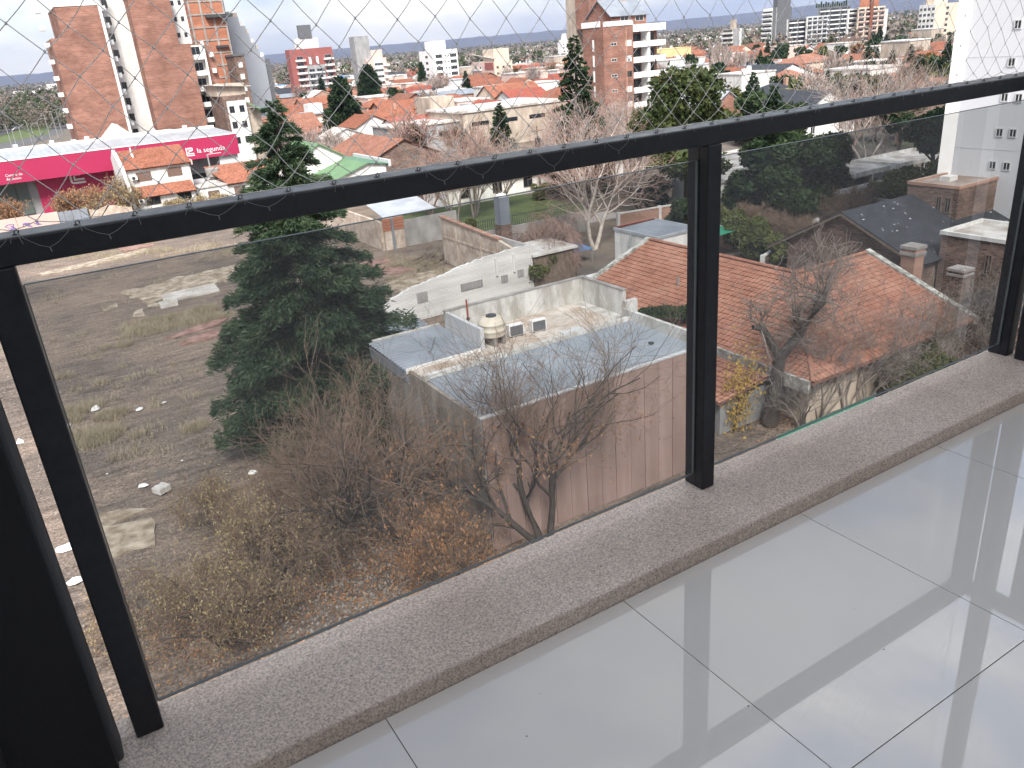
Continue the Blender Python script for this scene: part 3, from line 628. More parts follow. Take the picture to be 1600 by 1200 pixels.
ac_unit((21.0, 33.35, 5.72), R(-6), 'right of the two outdoor air conditioners on the white terrace')
for t in [o for o in bpy.data.objects if o.name.startswith('air_conditioner')]:
    MB().box(-.36, .36, -.175, -.165, .1, .6).build('dark_grille', M['darkgrey'], t)
b = MB().tube([(19.5, 33.3, 5.74), (19.3, 32.7, 5.73), (18.7, 32.4, 5.73), (18.2, 31.7, 5.73)], .025, 6)
# ---- low grey annex roof between the cedar and the near building
an = thing('roof_annex', 'low shed with grey sheet roof tucked behind the near building', 'shed', (17.5, 44, 0))
b = MB(); wavy_sheet(b, 15.5, 20.5, 38.6, 47.5, lambda x, y: 2.7+.05*(y-38.6), .22, .03, 'y'); b.build('roof', M['zinc_dull'], an, world=True)
MB().box(15.6, 20.4, 38.7, 47.4, 0, 2.68).build('wall', M['white'], an, world=True)
b = MB().box(-.22, .22, -.22, .22, 0, 3.1).box(-.30, .30, -.30, .30, 3.101, 3.25); t = tag(b.build('chimney', M['zinc_dull']), 'square grey sheet metal chimney right of the cedar', 'chimney'); p = at(616, 470, .0); t.location = (19.6, 49.5, 0)
MB().box(13.3, 15.45, 38.0, 44.0, 0, 2.5).build('lean_to', M['white'], an, world=True)
b = MB().slab([(12.9, 37.6, 2.62), (15.5, 37.6, 3.0), (15.5, 44.2, 3.0), (12.9, 44.2, 2.62)], .08); b.build('tiled_roof', M['tile_orange'], an, world=True)
# ---- white painted brick wall with broken top
ww = thing('painted_wall', 'long white painted brick wall with a broken sloping top', 'wall', (29, 56, 0))
top = [(20.6, 1.5), (22.6, 2.35), (24.2, 2.75), (25.6, 3.0), (27.2, 3.25), (28.6, 3.5), (30, 3.72), (31.6, 3.9), (33.0, 3.98), (34.9, 4.05)]
rr = random.Random(2); pts = [(20.6, 56, 0), (34.9, 56, 0)]
fine = []
for (xa, za), (xb_, zb) in zip(top[:-1], top[1:]):
    for q in range(5): fine.append((xa+(xb_-xa)*q/5, za+(zb-za)*q/5+rr.choice((0, .06, -.05, 0))))
fine.append(top[-1]); pts += [(x, 56, z) for x, z in fine[::-1]]
MB().extrude(pts, (0, .28, 0)).build('wall', M['brick_white'], ww, world=True)
for xa, xb_, za, zb in ((24.3, 25.2, 1.4, 2.2), (28.2, 30.2, 1.5, 2.1), (32.0, 32.6, 1.4, 2.0), (33.6, 34.2, 1.55, 2.15)):
    w_ = MB().box(xa, xb_, 55.94, 56.02, za, zb).build('window', M['concrete'], ww, world=True)
    nbar = max(2, int((xb_-xa)/.25))
    for q in range(nbar): MB().box(xa+.06+(xb_-xa-.12)*q/nbar, xa+.06+(xb_-xa-.12)*(q+.6)/nbar, 55.93, 55.945, za+.06, zb-.06).build('pane', M['grey'], w_).location = tuple(-c for c in ww.location)
for xa in (31.5, 33.2): MB().box(xa, xa+.18, 55.85, 55.998, 2.1, 3.6).build('duct', M['white'], ww, world=True)
MB().box(34.9, 35.1, 55.9, 62, 0, 4.0).build('return_wall', M['brick_white'], ww, world=True)
# ---- the ruin wall beyond it and its pillar
rw = thing('ruin_wall', 'tall cream stained ruin wall with a sloping brick coping', 'wall', (34.4, 64, 0))
M['ruin'] = plain('blotchy_cream_plaster', (.60, .52, .44), .92, .12, .5, bump=.25, bscale=10, stain=((.66, .60, .57), (1.2, 1.2, 1.2)))
MB().extrude([(34.3, 57.2, 0), (34.3, 71, 0), (34.3, 71, 4.5), (34.3, 68, 4.35), (34.3, 64, 4.1), (34.3, 60, 3.9), (34.3, 57.2, 3.4)], (.3, 0, 0)).build('wall', M['ruin'], rw, world=True)
for ya in (67.9, 63.2, 60.2): MB().box(34.24, 34.299, ya, ya+.25, 0, 3.9).build('pier', M['ruin'], rw, world=True)
MB().extrude([(34.2, 60, 3.92), (34.2, 71.1, 4.52), (34.2, 71.1, 4.66), (34.2, 60, 4.06)], (.5, 0, 0)).build('coping', M['brick'], rw, world=True)
MB().box(34.25, 34.299, 57.3, 70.9, 2.55, 2.75).build('ledge', M['ruin'], rw, world=True)
pc = far(788, 372, 79); t = thing('chimney_pillar', 'square grey pillar on a brick foot behind the ruin wall', 'pillar', (pc.x, pc.y, 0))
zt = topz(787, 303, 79)
MB().box(-.6, .6, -.6, .6, 0, 3.3).build('brick_foot', M['brick_dark'], t); MB().box(-.55, .55, -.55, .55, 3.301, zt-.25).build('shaft', M['zinc_dull'], t)
MB().box(-.35, .35, -.35, .35, zt-.249, zt).build('cap', M['white_paint'], t)
# yard walls of the far end of the lot
yw = thing('yard_wall', 'grey concrete yard wall at the far end of the lot', 'wall', at(655, 388))
MB().box(34.5, 41.0, 80.6, 80.85, 0, 2.9).build('wall', M['concrete'], yw, world=True); MB().box(32.2, 34.49, 80.6, 80.85, 0, 3.4).build('pier_wall', M['ruin'], yw, world=True)
MB().box(33.0, 33.2, 80.3, 80.59, 0, 3.4).build('post', M['zinc_dull'], yw, world=True)
MB().box(31.9, 32.19, 80.9, 99.0, 0, 3.1).build('long_wall', M['ruin'], yw, world=True)
for q in range(4): MB().box(32.1, 34.5, 80.54-.006*q, 80.598, 2.1+.33*q, 2.38+.33*q).build('brick_course', M['brick_orange'], yw, world=True)
MB().slab([(32.4, 81, 3.5), (38.8, 81, 3.5), (39.8, 88, 3.9), (33.4, 88, 3.9)], .1).build('sheet_roof', M['zinc'], yw, world=True)
MB().box(35.1, 52, 71.1, 71.3, 0, 2.2).build('yard_wall', M['concrete'], yw, world=True)
dp = at(678, 408)
b = MB(); rr = random.Random(9)
for q in range(26):
    c_ = dp+Vector((rr.gauss(0, 1.6), rr.gauss(0, 2.2), .15+.1*rr.random())); a_ = rr.gauss(.6, .3); l_ = rr.uniform(.6, 1.5)
    b.tube([c_-Vector((math.cos(a_)*l_, math.sin(a_)*l_, 0)), c_+Vector((math.cos(a_)*l_, math.sin(a_)*l_, .1))], .07, 5, cap=True)
t = b.build('timber_pile', M['wood']); tag(t, 'pile of old dark timbers in front of the grey yard wall', 'timber pile')
# ================================================================== houses near by
def win_mesh(w, h, frame='white_paint', pane='glass_dark', t=.06, mull=1):
    b = MB(); b.box(-w/2, w/2, -.05, .02, -h/2, -h/2+t).box(-w/2, w/2, -.05, .02, h/2-t, h/2).box(-w/2, -w/2+t, -.05, .02, -h/2+t, h/2-t).box(w/2-t, w/2, -.05, .02, -h/2+t, h/2-t)
    for k in range(mull): x = -w/2+w*(k+1)/(mull+1); b.box(x-t*.35, x+t*.35, -.045, .02, -h/2+t, h/2-t)
    b.quad((-w/2+t, -.012, -h/2+t), (w/2-t, -.012, -h/2+t), (w/2-t, -.012, h/2-t), (-w/2+t, -.012, h/2-t), 1)
    return b.mesh('window', [M[frame], M[pane]])
WIN = {}
def wm(w, h, frame='white_paint', pane='glass_dark', t=.06, mull=1):
    k = (w, h, frame, pane, t, mull)
    if k not in WIN: WIN[k] = win_mesh(*k)
    return WIN[k]
FACE = {'S': 0.0, 'W': -math.pi/2, 'E': math.pi/2, 'N': math.pi}
def window(parent, x, y, z, face='S', w=1.2, h=1.1, frame='white_paint', pane='glass_dark', mull=1, name='window', t=.06):
    """x, y, z local to the thing, on its wall plane"""
    return child(name, wm(w, h, frame, pane, t, mull), parent, (x, y, z), (0, 0, FACE[face]))
def gable(b, x0, x1, y0, y1, ze, rise, axis='x', over=.3, t=.12, mi=0):
    """two roof plates; axis: direction of the ridge"""
    if axis == 'x':
        ym = (y0+y1)/2; k = rise/(ym-y0); yo0, yo1 = y0-over, y1+over
        b.slab([(x0-over, yo0, ze-k*over), (x1+over, yo0, ze-k*over), (x1+over, ym, ze+rise), (x0-over, ym, ze+rise)], t, mi)
        b.slab([(x0-over, ym, ze+rise), (x1+over, ym, ze+rise), (x1+over, yo1, ze-k*over), (x0-over, yo1, ze-k*over)], t, mi)
    else:
        xm = (x0+x1)/2; k = rise/(xm-x0); xo0, xo1 = x0-over, x1+over
        b.slab([(xo0, y0-over, ze-k*over), (xm, y0-over, ze+rise), (xm, y1+over, ze+rise), (xo0, y1+over, ze-k*over)], t, mi)
        b.slab([(xm, y0-over, ze+rise), (xo1, y0-over, ze-k*over), (xo1, y1+over, ze-k*over), (xm, y1+over, ze+rise)], t, mi)
    return b
def gable_walls(b, x0, x1, y0, y1, ze, rise, axis='x', z0=0, inset=.14):
    if axis == 'x':
        ym = (y0+y1)/2; pts = [(x0, y0, z0), (x0, y1, z0), (x0, y1, ze-inset), (x0, ym, ze+rise-inset), (x0, y0, ze-inset)]; b.extrude(pts, (x1-x0, 0, 0))
    else:
        xm = (x0+x1)/2; pts = [(x0, y0, z0), (x1, y0, z0), (x1, y0, ze-inset), (xm, y0, ze+rise-inset), (x0, y0, ze-inset)]; b.extrude(pts, (0, y1-y0, 0))
    return b
def hip(b, x0, x1, y0, y1, ze, rise, over=.3, mi=0):
    x0 -= over; x1 += over; y0 -= over; y1 += over; w, d = x1-x0, y1-y0; m_ = min(w, d)/2
    if w >= d: r0, r1 = (x0+m_, (y0+y1)/2, ze+rise), (x1-m_, (y0+y1)/2, ze+rise)
    else: r0, r1 = ((x0+x1)/2, y0+m_, ze+rise), ((x0+x1)/2, y1-m_, ze+rise)
    c = [(x0, y0, ze), (x1, y0, ze), (x1, y1, ze), (x0, y1, ze)]; lo = [(x, y, ze-.12) for x, y, z in c]
    vs = lo+c+[r0, r1]
    if w >= d: fs = [(4, 5, 9, 8), (5, 6, 9), (6, 7, 8, 9), (7, 4, 8)]
    else: fs = [(4, 5, 8), (5, 6, 9, 8), (6, 7, 9), (7, 4, 8, 9)]
    b.add(vs, fs+[(3, 2, 1, 0), (0, 1, 5, 4), (1, 2, 6, 5), (2, 3, 7, 6), (3, 0, 4, 7)], mi); return b
def tile_field(b, o, u, v, nu, nv, cw, cl, clip=None, rr=None):
    """real roof tiles on a slope: o eave corner, u unit along the eave, v unit up the slope; courses overlap, each tile a low barrel"""
    o, u, v = Vector(o), Vector(u), Vector(v); n = u.cross(v).normalized()
    if n.z < 0: n = -n
    for j in range(nv):
        for i in range(nu):
            if clip and not clip((i+.5)*cw, (j+.5)*cl): continue
            dz = rr.gauss(0, .006); a = o+u*(i*cw)+v*(j*cl)+n*(.065+dz); c = a+v*(cl*1.06)-n*.05
            w = u*cw; m1 = w*.28+n*.045; m2 = w*.62+n*.045
            vs = [a, a+m1, a+m2, a+w*.97, c, c+m1, c+m2, c+w*.97, a-n*.05, a+w*.97-n*.05]
            b.add(vs, [(0, 1, 5, 4), (1, 2, 6, 5), (2, 3, 7, 6), (8, 9, 3, 2, 1, 0)])
# ---- big house with salmon tiled roof right of the near building
th = thing('tiled_house', 'large house with a salmon barrel tile roof beside the cladded building', 'house', (38, 33, 0))
RX, RY, RZ = 38.5, 31.6, 5.5; EZ = 2.75; EX = 31.2; EYf = 24.2; GY, GX = 45.0, 45.0
MB().box(31.9, 44.7, 25.0, 31.6, 0, 2.62).build('wall', M['cream'], th, world=True)
MB().box(31.9, 44.7, 31.601, 44.8, 0, 2.62).build('wall', M['cream'], th, world=True)
MB().extrude([(31.9, 44.7, 2.6), (44.7, 44.7, 2.6), (38.5, 44.7, 5.3)], (0, .1, 0)).build('gable_wall', M['white'], th, world=True)
MB().extrude([(44.7, 25.0, 2.6), (44.7, 38.2, 2.6), (44.7, 31.6, 5.25)], (.1, 0, 0)).build('gable_wall', M['white'], th, world=True)
cor = (RX, RY, RZ); out_c = (EX, EYf, EZ)
def roof_plate(pts): return MB().extrude([Vector(p)-Vector((0, 0, .14)) for p in pts], (0, 0, .13))
M['tile_base'] = plain('dark_roof_underlay', (.20, .10, .075), .9, .2, 2)
pl1 = roof_plate([(EX, EYf, EZ), cor, (RX, GY, RZ), (EX, GY, EZ)]).build('roof_deck', M['tile_base'], th, world=True)
pl2 = roof_plate([(EX, EYf, EZ), (GX, EYf, EZ), (GX, RY, RZ), cor]).build('roof_deck', M['tile_base'], th, world=True)
roof_plate([(RX, RY+7.3, EZ+.1), (45.8, RY+7.3, EZ+.1), (45.8, GY, EZ), (RX, GY, RZ), (RX, RY, RZ)]).build('roof_deck', M['tile_base'], th, world=True)
roof_plate([cor, (GX, RY, RZ), (GX, 39, EZ), (RX+7.3, 39, EZ)]).build('roof_deck', M['tile_base'], th, world=True)
def tile_near():
    m, n, l, b = _base('salmon_barrel_tile'); p = _pos(n)
    a = _ramp(n, l, _noise(n, l, p, .5, 8, .68), [(.30, (.26, .12, .085)), (.48, (.355, .172, .120)), (.66, (.42, .23, .17))])
    a = _mulc(n, l, a, _ramp(n, l, _noise(n, l, p, 3.3, 3, .6), [(.3, (.72, .70, .68)), (.6, (1.08, 1.06, 1.05))]))
    l.new(a, b.inputs['Base Color']); b.inputs['Roughness'].default_value = .85; b.inputs['Specular IOR Level'].default_value = .2; return m
M['tile_near'] = tile_near()
rr = random.Random(21); cw, cl = .30, .40
wv = Vector((RX-EX, 0, RZ-EZ)); wl = wv.length; wv.normalize()
b = MB(); slope = (RY-EYf)/wl
tile_field(b, (EX, EYf, EZ), (0, 1, 0), wv, int((GY-EYf)/cw), int(wl/cl), cw, cl, lambda u_, v_: u_ > v_*slope, rr)
t1 = b.build('roof_tiles', M['tile_near'], th, world=True, kind='stuff')
sv = Vector((0, RY-EYf, RZ-EZ)); sl = sv.length; sv.normalize(); slope2 = (RX-EX)/sl
b = MB(); tile_field(b, (EX, EYf, EZ), (1, 0, 0), sv, int((GX-EX)/cw), int(sl/cl), cw, cl, lambda u_, v_: u_ > v_*slope2, rr)
b.build('roof_tiles', M['tile_near'], th, world=True, kind='stuff')
def ridge(pts, mat='tile_near', r=.13, name='ridge_cap', parent=th): 
    b = MB(); P = [Vector(p) for p in pts]
    for a_, c_ in zip(P[:-1], P[1:]):
        n_ = int((c_-a_).length/.42)+1
        for q in range(n_): b.tube([a_.lerp(c_, q/n_)+Vector((0, 0, .06)), a_.lerp(c_, (q+1.05)/n_)+Vector((0, 0, .06))], [r, r*.8], 7)
    return b.build(name, M[mat], parent, world=True, kind='stuff')
ridge([(RX, GY, RZ), cor, (GX, RY, RZ)]); ridge([cor, out_c])
M['coping_w'] = plain('mossy_white_coping', (.60, .60, .57), .85, .14, 1.5, stain=((.35, .35, .32), (2.5, 2.5, 2.5)))
MB().extrude([(GX-.1, EYf-.1, EZ-.25), (GX-.1, RY, RZ-.2), (GX-.1, RY, RZ+.24), (GX-.1, EYf-.1, EZ+.20)], (.42, 0, 0)).build('verge_coping', M['coping_w'], th, world=True)
MB().extrude([(EX-.05, GY-.1, EZ-.2), (RX, GY-.1, RZ-.2), (RX, GY-.1, RZ+.2), (EX-.05, GY-.1, EZ+.2)], (0, .38, 0)).build('verge_coping', M['coping_w'], th, world=True)
MB().box(36.8, 42.5, 24.85, 24.998, 1.5, 2.55).build('white_band', M['white'], th, world=True)
MB().tube([(34.9, 38.0, 4.0), (34.9, 38.0, 4.8)], .07, 7, cap=True).build('roof_vent', M['galv'], th, world=True)
# porch roof lower at the left, behind its own coping
MB().extrude([(31.0, 24.3, 2.2), (31.0, 33.2, 2.2), (31.0, 33.2, 3.0), (31.0, 24.3, 2.85)], (.18, 0, 0)).build('porch_coping', M['coping_w'], th, world=True)
b = MB(); pv = Vector((3.7, 0, .55)); pl_ = pv.length; pv.normalize()
b.slab([(27.2, 26.6, 1.98), (30.95, 26.6, 2.5), (30.95, 33, 2.5), (27.2, 33, 1.98)], .1); b.build('porch_deck', M['tile_base'], th, world=True)
b = MB(); tile_field(b, (27.2, 26.6, 2.0), (0, 1, 0), pv, 21, int(pl_/cl), cw, cl, None, rr); b.build('roof_tiles', M['tile_near'], th, world=True, kind='stuff')
MB().box(27.6, 30.9, 26.9, 33, 0, 1.9).build('porch_wall', M['grey'], th, world=True)
for yy in (28.0,): window(th, 27.58-38, yy-33+2, 1.1, 'W', 1.0, 1.1)
# chimney standing on its right verge
def brick_chimney(px, py, zb, w, h, label, mat='brick'):
    p = at(px, py, zb); t = thing('brick_chimney', label, 'chimney', (p.x, p.y, 0))
    MB().box(-w/2, w/2, -w/2, w/2, 0, zb+h*.7).build('stack', M[mat], t)
    for k in range(4): MB().box(-w/2-.07*(k % 2)-.02, w/2+.07*(k % 2)+.02, -w/2-.07*(k % 2)-.02, w/2+.07*(k % 2)+.02, zb+h*.7+.001+k*h*.07, zb+h*.7+(k+1)*h*.07-.004).build('cap_course', M['concrete' if k % 2 else mat], t)
    return t
# ---- small white house with sheet roof behind the tiled house
wh = thing('small_white_house', 'little white house with a flat sheet metal roof behind the tiled roof', 'house', (41.5, 49, 0))
hx0, hx1, hy0, hy1 = 40.3, 44.6, 46.2, 51.4
MB().box(hx0, hx1, hy0, hy1, 0, 5.0).build('wall', M['white'], wh, world=True)
b = MB(); wavy_sheet(b, hx0+.1, hx1-.1, hy0+.1, hy1-.1, lambda x, y: 5.05+.02*(x-hx0), .3, .03, 'y'); b.build('roof', M['zinc_dull'], wh, world=True)
for a_ in ((hx0-.08, hx0+.1), (hx1-.1, hx1+.08)): MB().box(a_[0], a_[1], hy0-.08, hy1+.08, 5.001, 5.2).build('roof_edge', M['zinc'], wh, world=True)
MB().box(hx0+.101, hx1-.101, hy0-.08, hy0+.1, 5.001, 5.2).build('roof_edge', M['zinc'], wh, world=True)
MB().box(hx0+.101, hx1-.101, hy1-.1, hy1+.08, 5.001, 5.24).build('roof_edge', M['tile_red'], wh, world=True)
MB().tube([(hx0-.15, 49.2, 4.95), (hx0-.2, 49.2, 4.4), (hx0-.2, 49.2, 2.6), (hx0-.12, 48.6, 2.3)], .10, 7).build('flue_pipe', M['galv'], wh, world=True)
window(wh, hx0-41.5-.01, 1.4, 2.2, 'W', .9, 1.6, pane='lightgrey')
MB().box(34.2, 36.5, 46.2, 47.4, 0, 3.2).build('annex_wall', M['white'], wh, world=True)
fp = thing('flue', 'dark metal flue behind the small white house', 'flue', (44.9, 45.9, 0)); MB().tube([(0, 0, 0), (0, 0, 6.1)], .26, 10).build('pipe', M['dark_metal'], fp); MB().lathe([(0, 6.4), (.34, 6.4), (.34, 6.15), (.2, 6.1)], 10).build('cowl', M['dark_metal'], fp)
# ---- brick house with slate roofs at the right
bh = thing('brick_house', 'worn brick house with black slate roofs at the right', 'house', (54, 34, 0))
# gable wing: gable faces the balcony side
GW = [(49.6, 36.8), (58.6, 45)]
x0, x1, y0, y1 = 49.5, 66, 30.8, 41.6; ze, rise = 4.1, 2.55; ym = (y0+y1)/2+.6
b = MB(); b.extrude([(x0, y0, 0), (x0, y1, 0), (x0, y1, ze), (x0, ym, ze+rise), (x0, y0, ze)], (12.5, 0, 0)); b.build('wall', M['brick_dark'], bh, world=True)
k_ = rise/(ym-y0); o_ = .45
MB().slab([(x0-o_, y0-o_, ze-k_*o_+.16), (x0+12.6, y0-o_, ze-k_*o_+.16), (x0+12.6, ym, ze+rise+.16), (x0-o_, ym, ze+rise+.16)], .14).build('slate_slope', M['slate'], bh, world=True)
k2 = rise/(y1-ym)
MB().slab([(x0-o_, ym, ze+rise+.158), (x0+12.6, ym, ze+rise+.158), (x0+12.6, y1+1.6, ze-k2*1.6+.16), (x0-o_, y1+1.6, ze-k2*1.6+.16)], .14).build('slate_slope', M['slate'], bh, world=True)
for a_, c_ in (((y0-o_, ze-k_*o_+.0), (ym, ze+rise+.0)), ((ym, ze+rise+.0), (y1+1.6, ze-k2*1.6))):
    MB().extrude([(x0-o_-.03, a_[0], a_[1]-.12), (x0-o_-.03, c_[0], c_[1]-.12), (x0-o_-.03, c_[0], c_[1]+.05), (x0-o_-.03, a_[0], a_[1]+.05)], (.4, 0, 0)).build('barge_board', M['wood'], bh, world=True)
MB().extrude([(x0+1.8, y0-.06, 1.4), (x0+2.8, y0-.06, 1.4), (x0+2.8, y0-.06, 3.2), (x0+1.8, y0-.06, 3.2)], (0, .07, 0)).build('door', M['wood'], bh, world=True)
# patches of lichen on the slates
b = MB(); rr = random.Random(4)
for q in range(70):
    u_, v_ = rr.uniform(.3, 12), rr.uniform(.05, .95); yy = y0-o_+(ym-y0+o_)*v_; zz = ze-k_*o_+.165+(rise+k_*o_)*v_; s_ = rr.uniform(.03, .11)
    b.add([(x0+u_-s_, yy-s_*.4, zz-k_*s_*.4+.004), (x0+u_+s_, yy-s_*.5, zz-k_*s_*.5+.004), (x0+u_+s_*.8, yy+s_*.5, zz+k_*s_*.5+.004), (x0+u_-s_*.9, yy+s_*.4, zz+k_*s_*.4+.004)], [(0, 1, 2, 3)])
b.build('lichen_spots', M['lightgrey'], bh, world=True, kind='stuff')
# square brick tower and flat brick wing
MB().box(57.2, 63.0, 33.2, 37.2, 0, 7.5).build('tower_wall', M['brick_dark'], bh, world=True)
for a_ in ((57.15, 63.05, 33.15, 33.4), (57.15, 63.05, 37.0, 37.25), (57.15, 57.4, 33.401, 36.999), (62.8, 63.05, 33.401, 36.999)): MB().box(*a_, 7.501, 7.72).build('tower_parapet', M['brick'], bh, world=True)
MB().box(57.401, 62.799, 33.401, 36.999, 7.501, 7.56).build('tower_roof', M['zinc_rust'], bh, world=True)
rubl = MB().box(59.2, 60.2, 35.2, 36, 7.561, 7.9).build('roof_chest', M['white'], bh, world=True)
MB().box(51.4, 56.0, 26.3, 30.6, 0, 5.7).build('wing_wall', M['brick_dark'], bh, world=True)
for a_ in ((51.3, 56.1, 26.2, 26.45), (51.3, 56.1, 30.45, 30.7), (51.3, 51.55, 26.451, 30.449), (55.85, 56.1, 26.451, 30.449)): MB().box(*a_, 5.701, 5.95).build('wing_parapet', M['white'], bh, world=True)
MB().box(51.551, 55.849, 26.451, 30.449, 5.701, 5.76).build('wing_roof', M['roofwhite'], bh, world=True)
for (yy, zz) in ((27.3, 4.2), (29.0, 2.4)): window(bh, 51.39-54, yy-34, zz, 'W', .45, 1.3, 'wood')
for (yy, zz) in ((33.9, 6.3), (34.6, 6.3)): window(bh, 57.19-54, yy-34, zz, 'W', .45, 1.1, 'wood')
for (xx, zz) in ((53.0, 4.2),): window(bh, xx-54, 26.29-34, zz, 'S', .45, 1.3, 'wood')
b = MB(); b.slab([(63.1, 33.2, 7.4), (66, 29.5, 4.9), (71, 33, 4.9), (67, 37, 7.4)], .15); b.build('slate_slope', M['slate'], bh, world=True)
MB().box(63.1, 70, 31, 37.2, 0, 5.2).build('rear_wall', M['brick_dark'], bh, world=True)
# lower slate roof with chimney in front
b = MB(); hip(b, 46.4, 54.5, 20.5, 26.0, 3.1, 2.0); b.build('hipped_slate_roof', M['slate'], bh, world=True)
MB().box(46.6, 54.3, 20.7, 25.9, 0, 3.0).build('front_wall', M['brick_dark'], bh, world=True)
MB().slab([(57, 20, 4.6), (72, 20, 4.6), (72, 27, 7.6), (57.5, 27, 7.6)], .12).build('tiled_slope', M['tile_salmon'], bh, world=True)
MB().box(57.6, 72, 20.3, 27, 0, 4.5).build('side_wall', M['brick_dark'], bh, world=True)
brick_chimney(1420, 450, 3.0, .95, 2.9, 'stout brick chimney with stepped cap on the white roof verge')
brick_chimney(1494, 470, 3.2, .9, 2.1, 'slimmer brick chimney rising from the low slate roof', 'brick_dark')
# ---- tall white building at the right edge
rb = thing('white_tower_block', 'tall plain white apartment building at the right edge', 'building', (66, 24, 0))
RX0 = 62.0
yl = RX0*ray(1502, 150).y/ray(1502, 150).x
M['white_smooth'] = plain('smooth_white_wall', (.66, .67, .69), .8, .03, .15)
MB().box(RX0, RX0+14, 6, yl, 0, 46).build('wall', M['white_smooth'], rb, world=True)
MB().prism([(RX0+.001, yl+.003), (RX0+2.2, yl+.003), (RX0+2.2, yl+.75), (RX0-.62, yl+.75)], 5.6, 46.5).build('corner_fin', M['white_paint'], rb, world=True)
MB().box(RX0+2.201, RX0+14, yl+.002, yl+1.6, 0, 46).build('rear_wall', M['white_smooth'], rb, world=True)
for z_ in (6.5, 12.9, 19.3, 25.7): MB().prism([(RX0-.02, yl+.004), (RX0+1, yl+.3), (RX0+1, yl+.7), (RX0-.635, yl+.76)], z_, z_+.05).build('joint', M['lightgrey'], rb, world=True)
for z_ in (9.6, 16.0, 22.4): MB().box(RX0-.015, RX0+.01, 6.1, yl-.002, z_, z_+.035).build('joint', M['lightgrey'], rb, world=True)
wpx = [(1551, 258), (1573, 260), (1562, 207), (1583, 208), (1570, 152), (1592, 153), (1581, 97), (1591, 38)]
for px, py in wpx:
    d = ray(px, py); k = RX0/d.x
    window(rb, RX0-66-.005, d.y*k-24, EYE+d.z*k, 'W', .55, .62, 'lightgrey', mull=1, t=.07)
window(rb, RX0-66-.005, 12-24, 21, 'W', .55, .62, 'lightgrey', mull=1, t=.07)
# ---- carport with parked car, white garden wall
cp = thing('carport', 'long open white carport with a flat slab roof', 'carport', (88, 64, 0))
cx0, cx1, cy0, cy1, cz = 80.0, 101.0, 59.6, 65.6, 2.5
yaw_c = 0
MB().box(cx0, cx1, cy0, cy1, cz, cz+.18).build('roof_slab', M['roofwhite'], cp, world=True)
for a_ in ((cx0-.1, cx1+.1, cy0-.12, cy0+.1), (cx0-.1, cx1+.1, cy1-.1, cy1+.12), (cx0-.12, cx0+.1, cy0+.101, cy1-.101), (cx1-.1, cx1+.12, cy0+.101, cy1-.101), (89.4, 89.75, cy0+.101, cy1-.101)):
    MB().box(*a_, cz-.02, cz+.5).build('roof_edge', M['parapet_white'], cp, world=True)
for xx in (80.3, 84.7, 89.4, 94.6, 100.4): MB().box(xx, xx+.35, cy0+.1, cy0+.45, 0, cz-.021).build('column', M['parapet_white'], cp, world=True)
MB().box(cx0, cx1, cy1-.3, cy1-.1, 0, cz-.021).build('back_wall', M['grey'], cp, world=True)
def car(loc, yaw, label, mat, group=None):
    t = thing('parked_car', label, 'car', loc, yaw, group)
    prof = [(-2.1, .28), (2.1, .28), (2.14, .62), (2.02, .78), (1.15, .92), (.45, 1.38), (-1.05, 1.40), (-1.75, .98), (-2.1, .90), (-2.15, .6)]
    MB().extrude([(x, -.84, z) for x, z in prof], (0, 1.68, 0)).build('body', mat, t, bevel=.06)
    for s in (-.846, .826): MB().extrude([(.98, s, .95), (.42, s, 1.31), (-1.0, s, 1.32), (-1.5, s, .98)], (0, .02, 0)).build('side_window', M['glass_dark'], t)
    MB().add([(1.10, -.70, .96), (1.10, .70, .96), (.50, .62, 1.37), (.50, -.62, 1.37)], [(0, 1, 2, 3)]).build('windscreen', M['glass_dark'], t).location = (.02, 0, .01)
    for x in (-1.3, 1.3):
        for s in (-.80, .80):
            w_ = MB().lathe([(0, -.1), (.28, -.1), (.32, -.06), (.32, .06), (.28, .1), (0, .1)], 14).build('wheel', M['black_metal'], t, smooth=False); w_.matrix_local = Matrix.Translation((x, s, .32)) @ Matrix.Rotation(R(90), 4, 'X')
    for s in (-.6, .6): MB().box(2.08, 2.16, s-.16, s+.16, .62, .74).build('headlight', M['white_paint'], t)
    return t
M['car_grey'] = plain('dark_grey_car_paint', (.05, .055, .06), .25, .05, 1, spec=.6)
M['car_white'] = plain('white_car_paint', (.7, .7, .7), .25, .03, 1, spec=.6)
M['car_silver'] = plain('silver_car_paint', (.4, .41, .42), .3, .03, 1, metal=.4)
car((87.4, 62.2, 0), R(12), 'dark grey car parked under the white carport', M['car_grey'])
gw = thing('garden_wall', 'tall white garden wall in front of the carport', 'wall', (77, 54, 0))
MB().box(74.5, 84, 57.9, 58.15, 0, 2.0).build('wall', M['white'], gw, world=True); MB().box(74.2, 74.499, 47, 58.15, 0, 2.2).build('return_wall', M['white'], gw, world=True)
ap = at(1300, 262); b = MB().box(-9, 12, -4, 8, 0, 3.0); o = thing('low_white_house', 'low white flat roofed house hidden behind dark trees left of the carport', 'house', (84, 76, 0))
b.build('wall', M['white'], o); MB().box(-9.2, 12.2, -4.2, 8.2, 3.001, 3.3).build('roof', M['roofwhite'], o)
b = MB().box(-6, 3, -3, 3, 0, 3.2); o = thing('low_white_house', 'low white house half hidden by trees right of the mid post', 'house', (72, 70, 0)); b.build('wall', M['white'], o); MB().box(-6.2, 3.2, -3.2, 3.2, 3.201, 3.45).build('roof', M['roofwhite'], o)
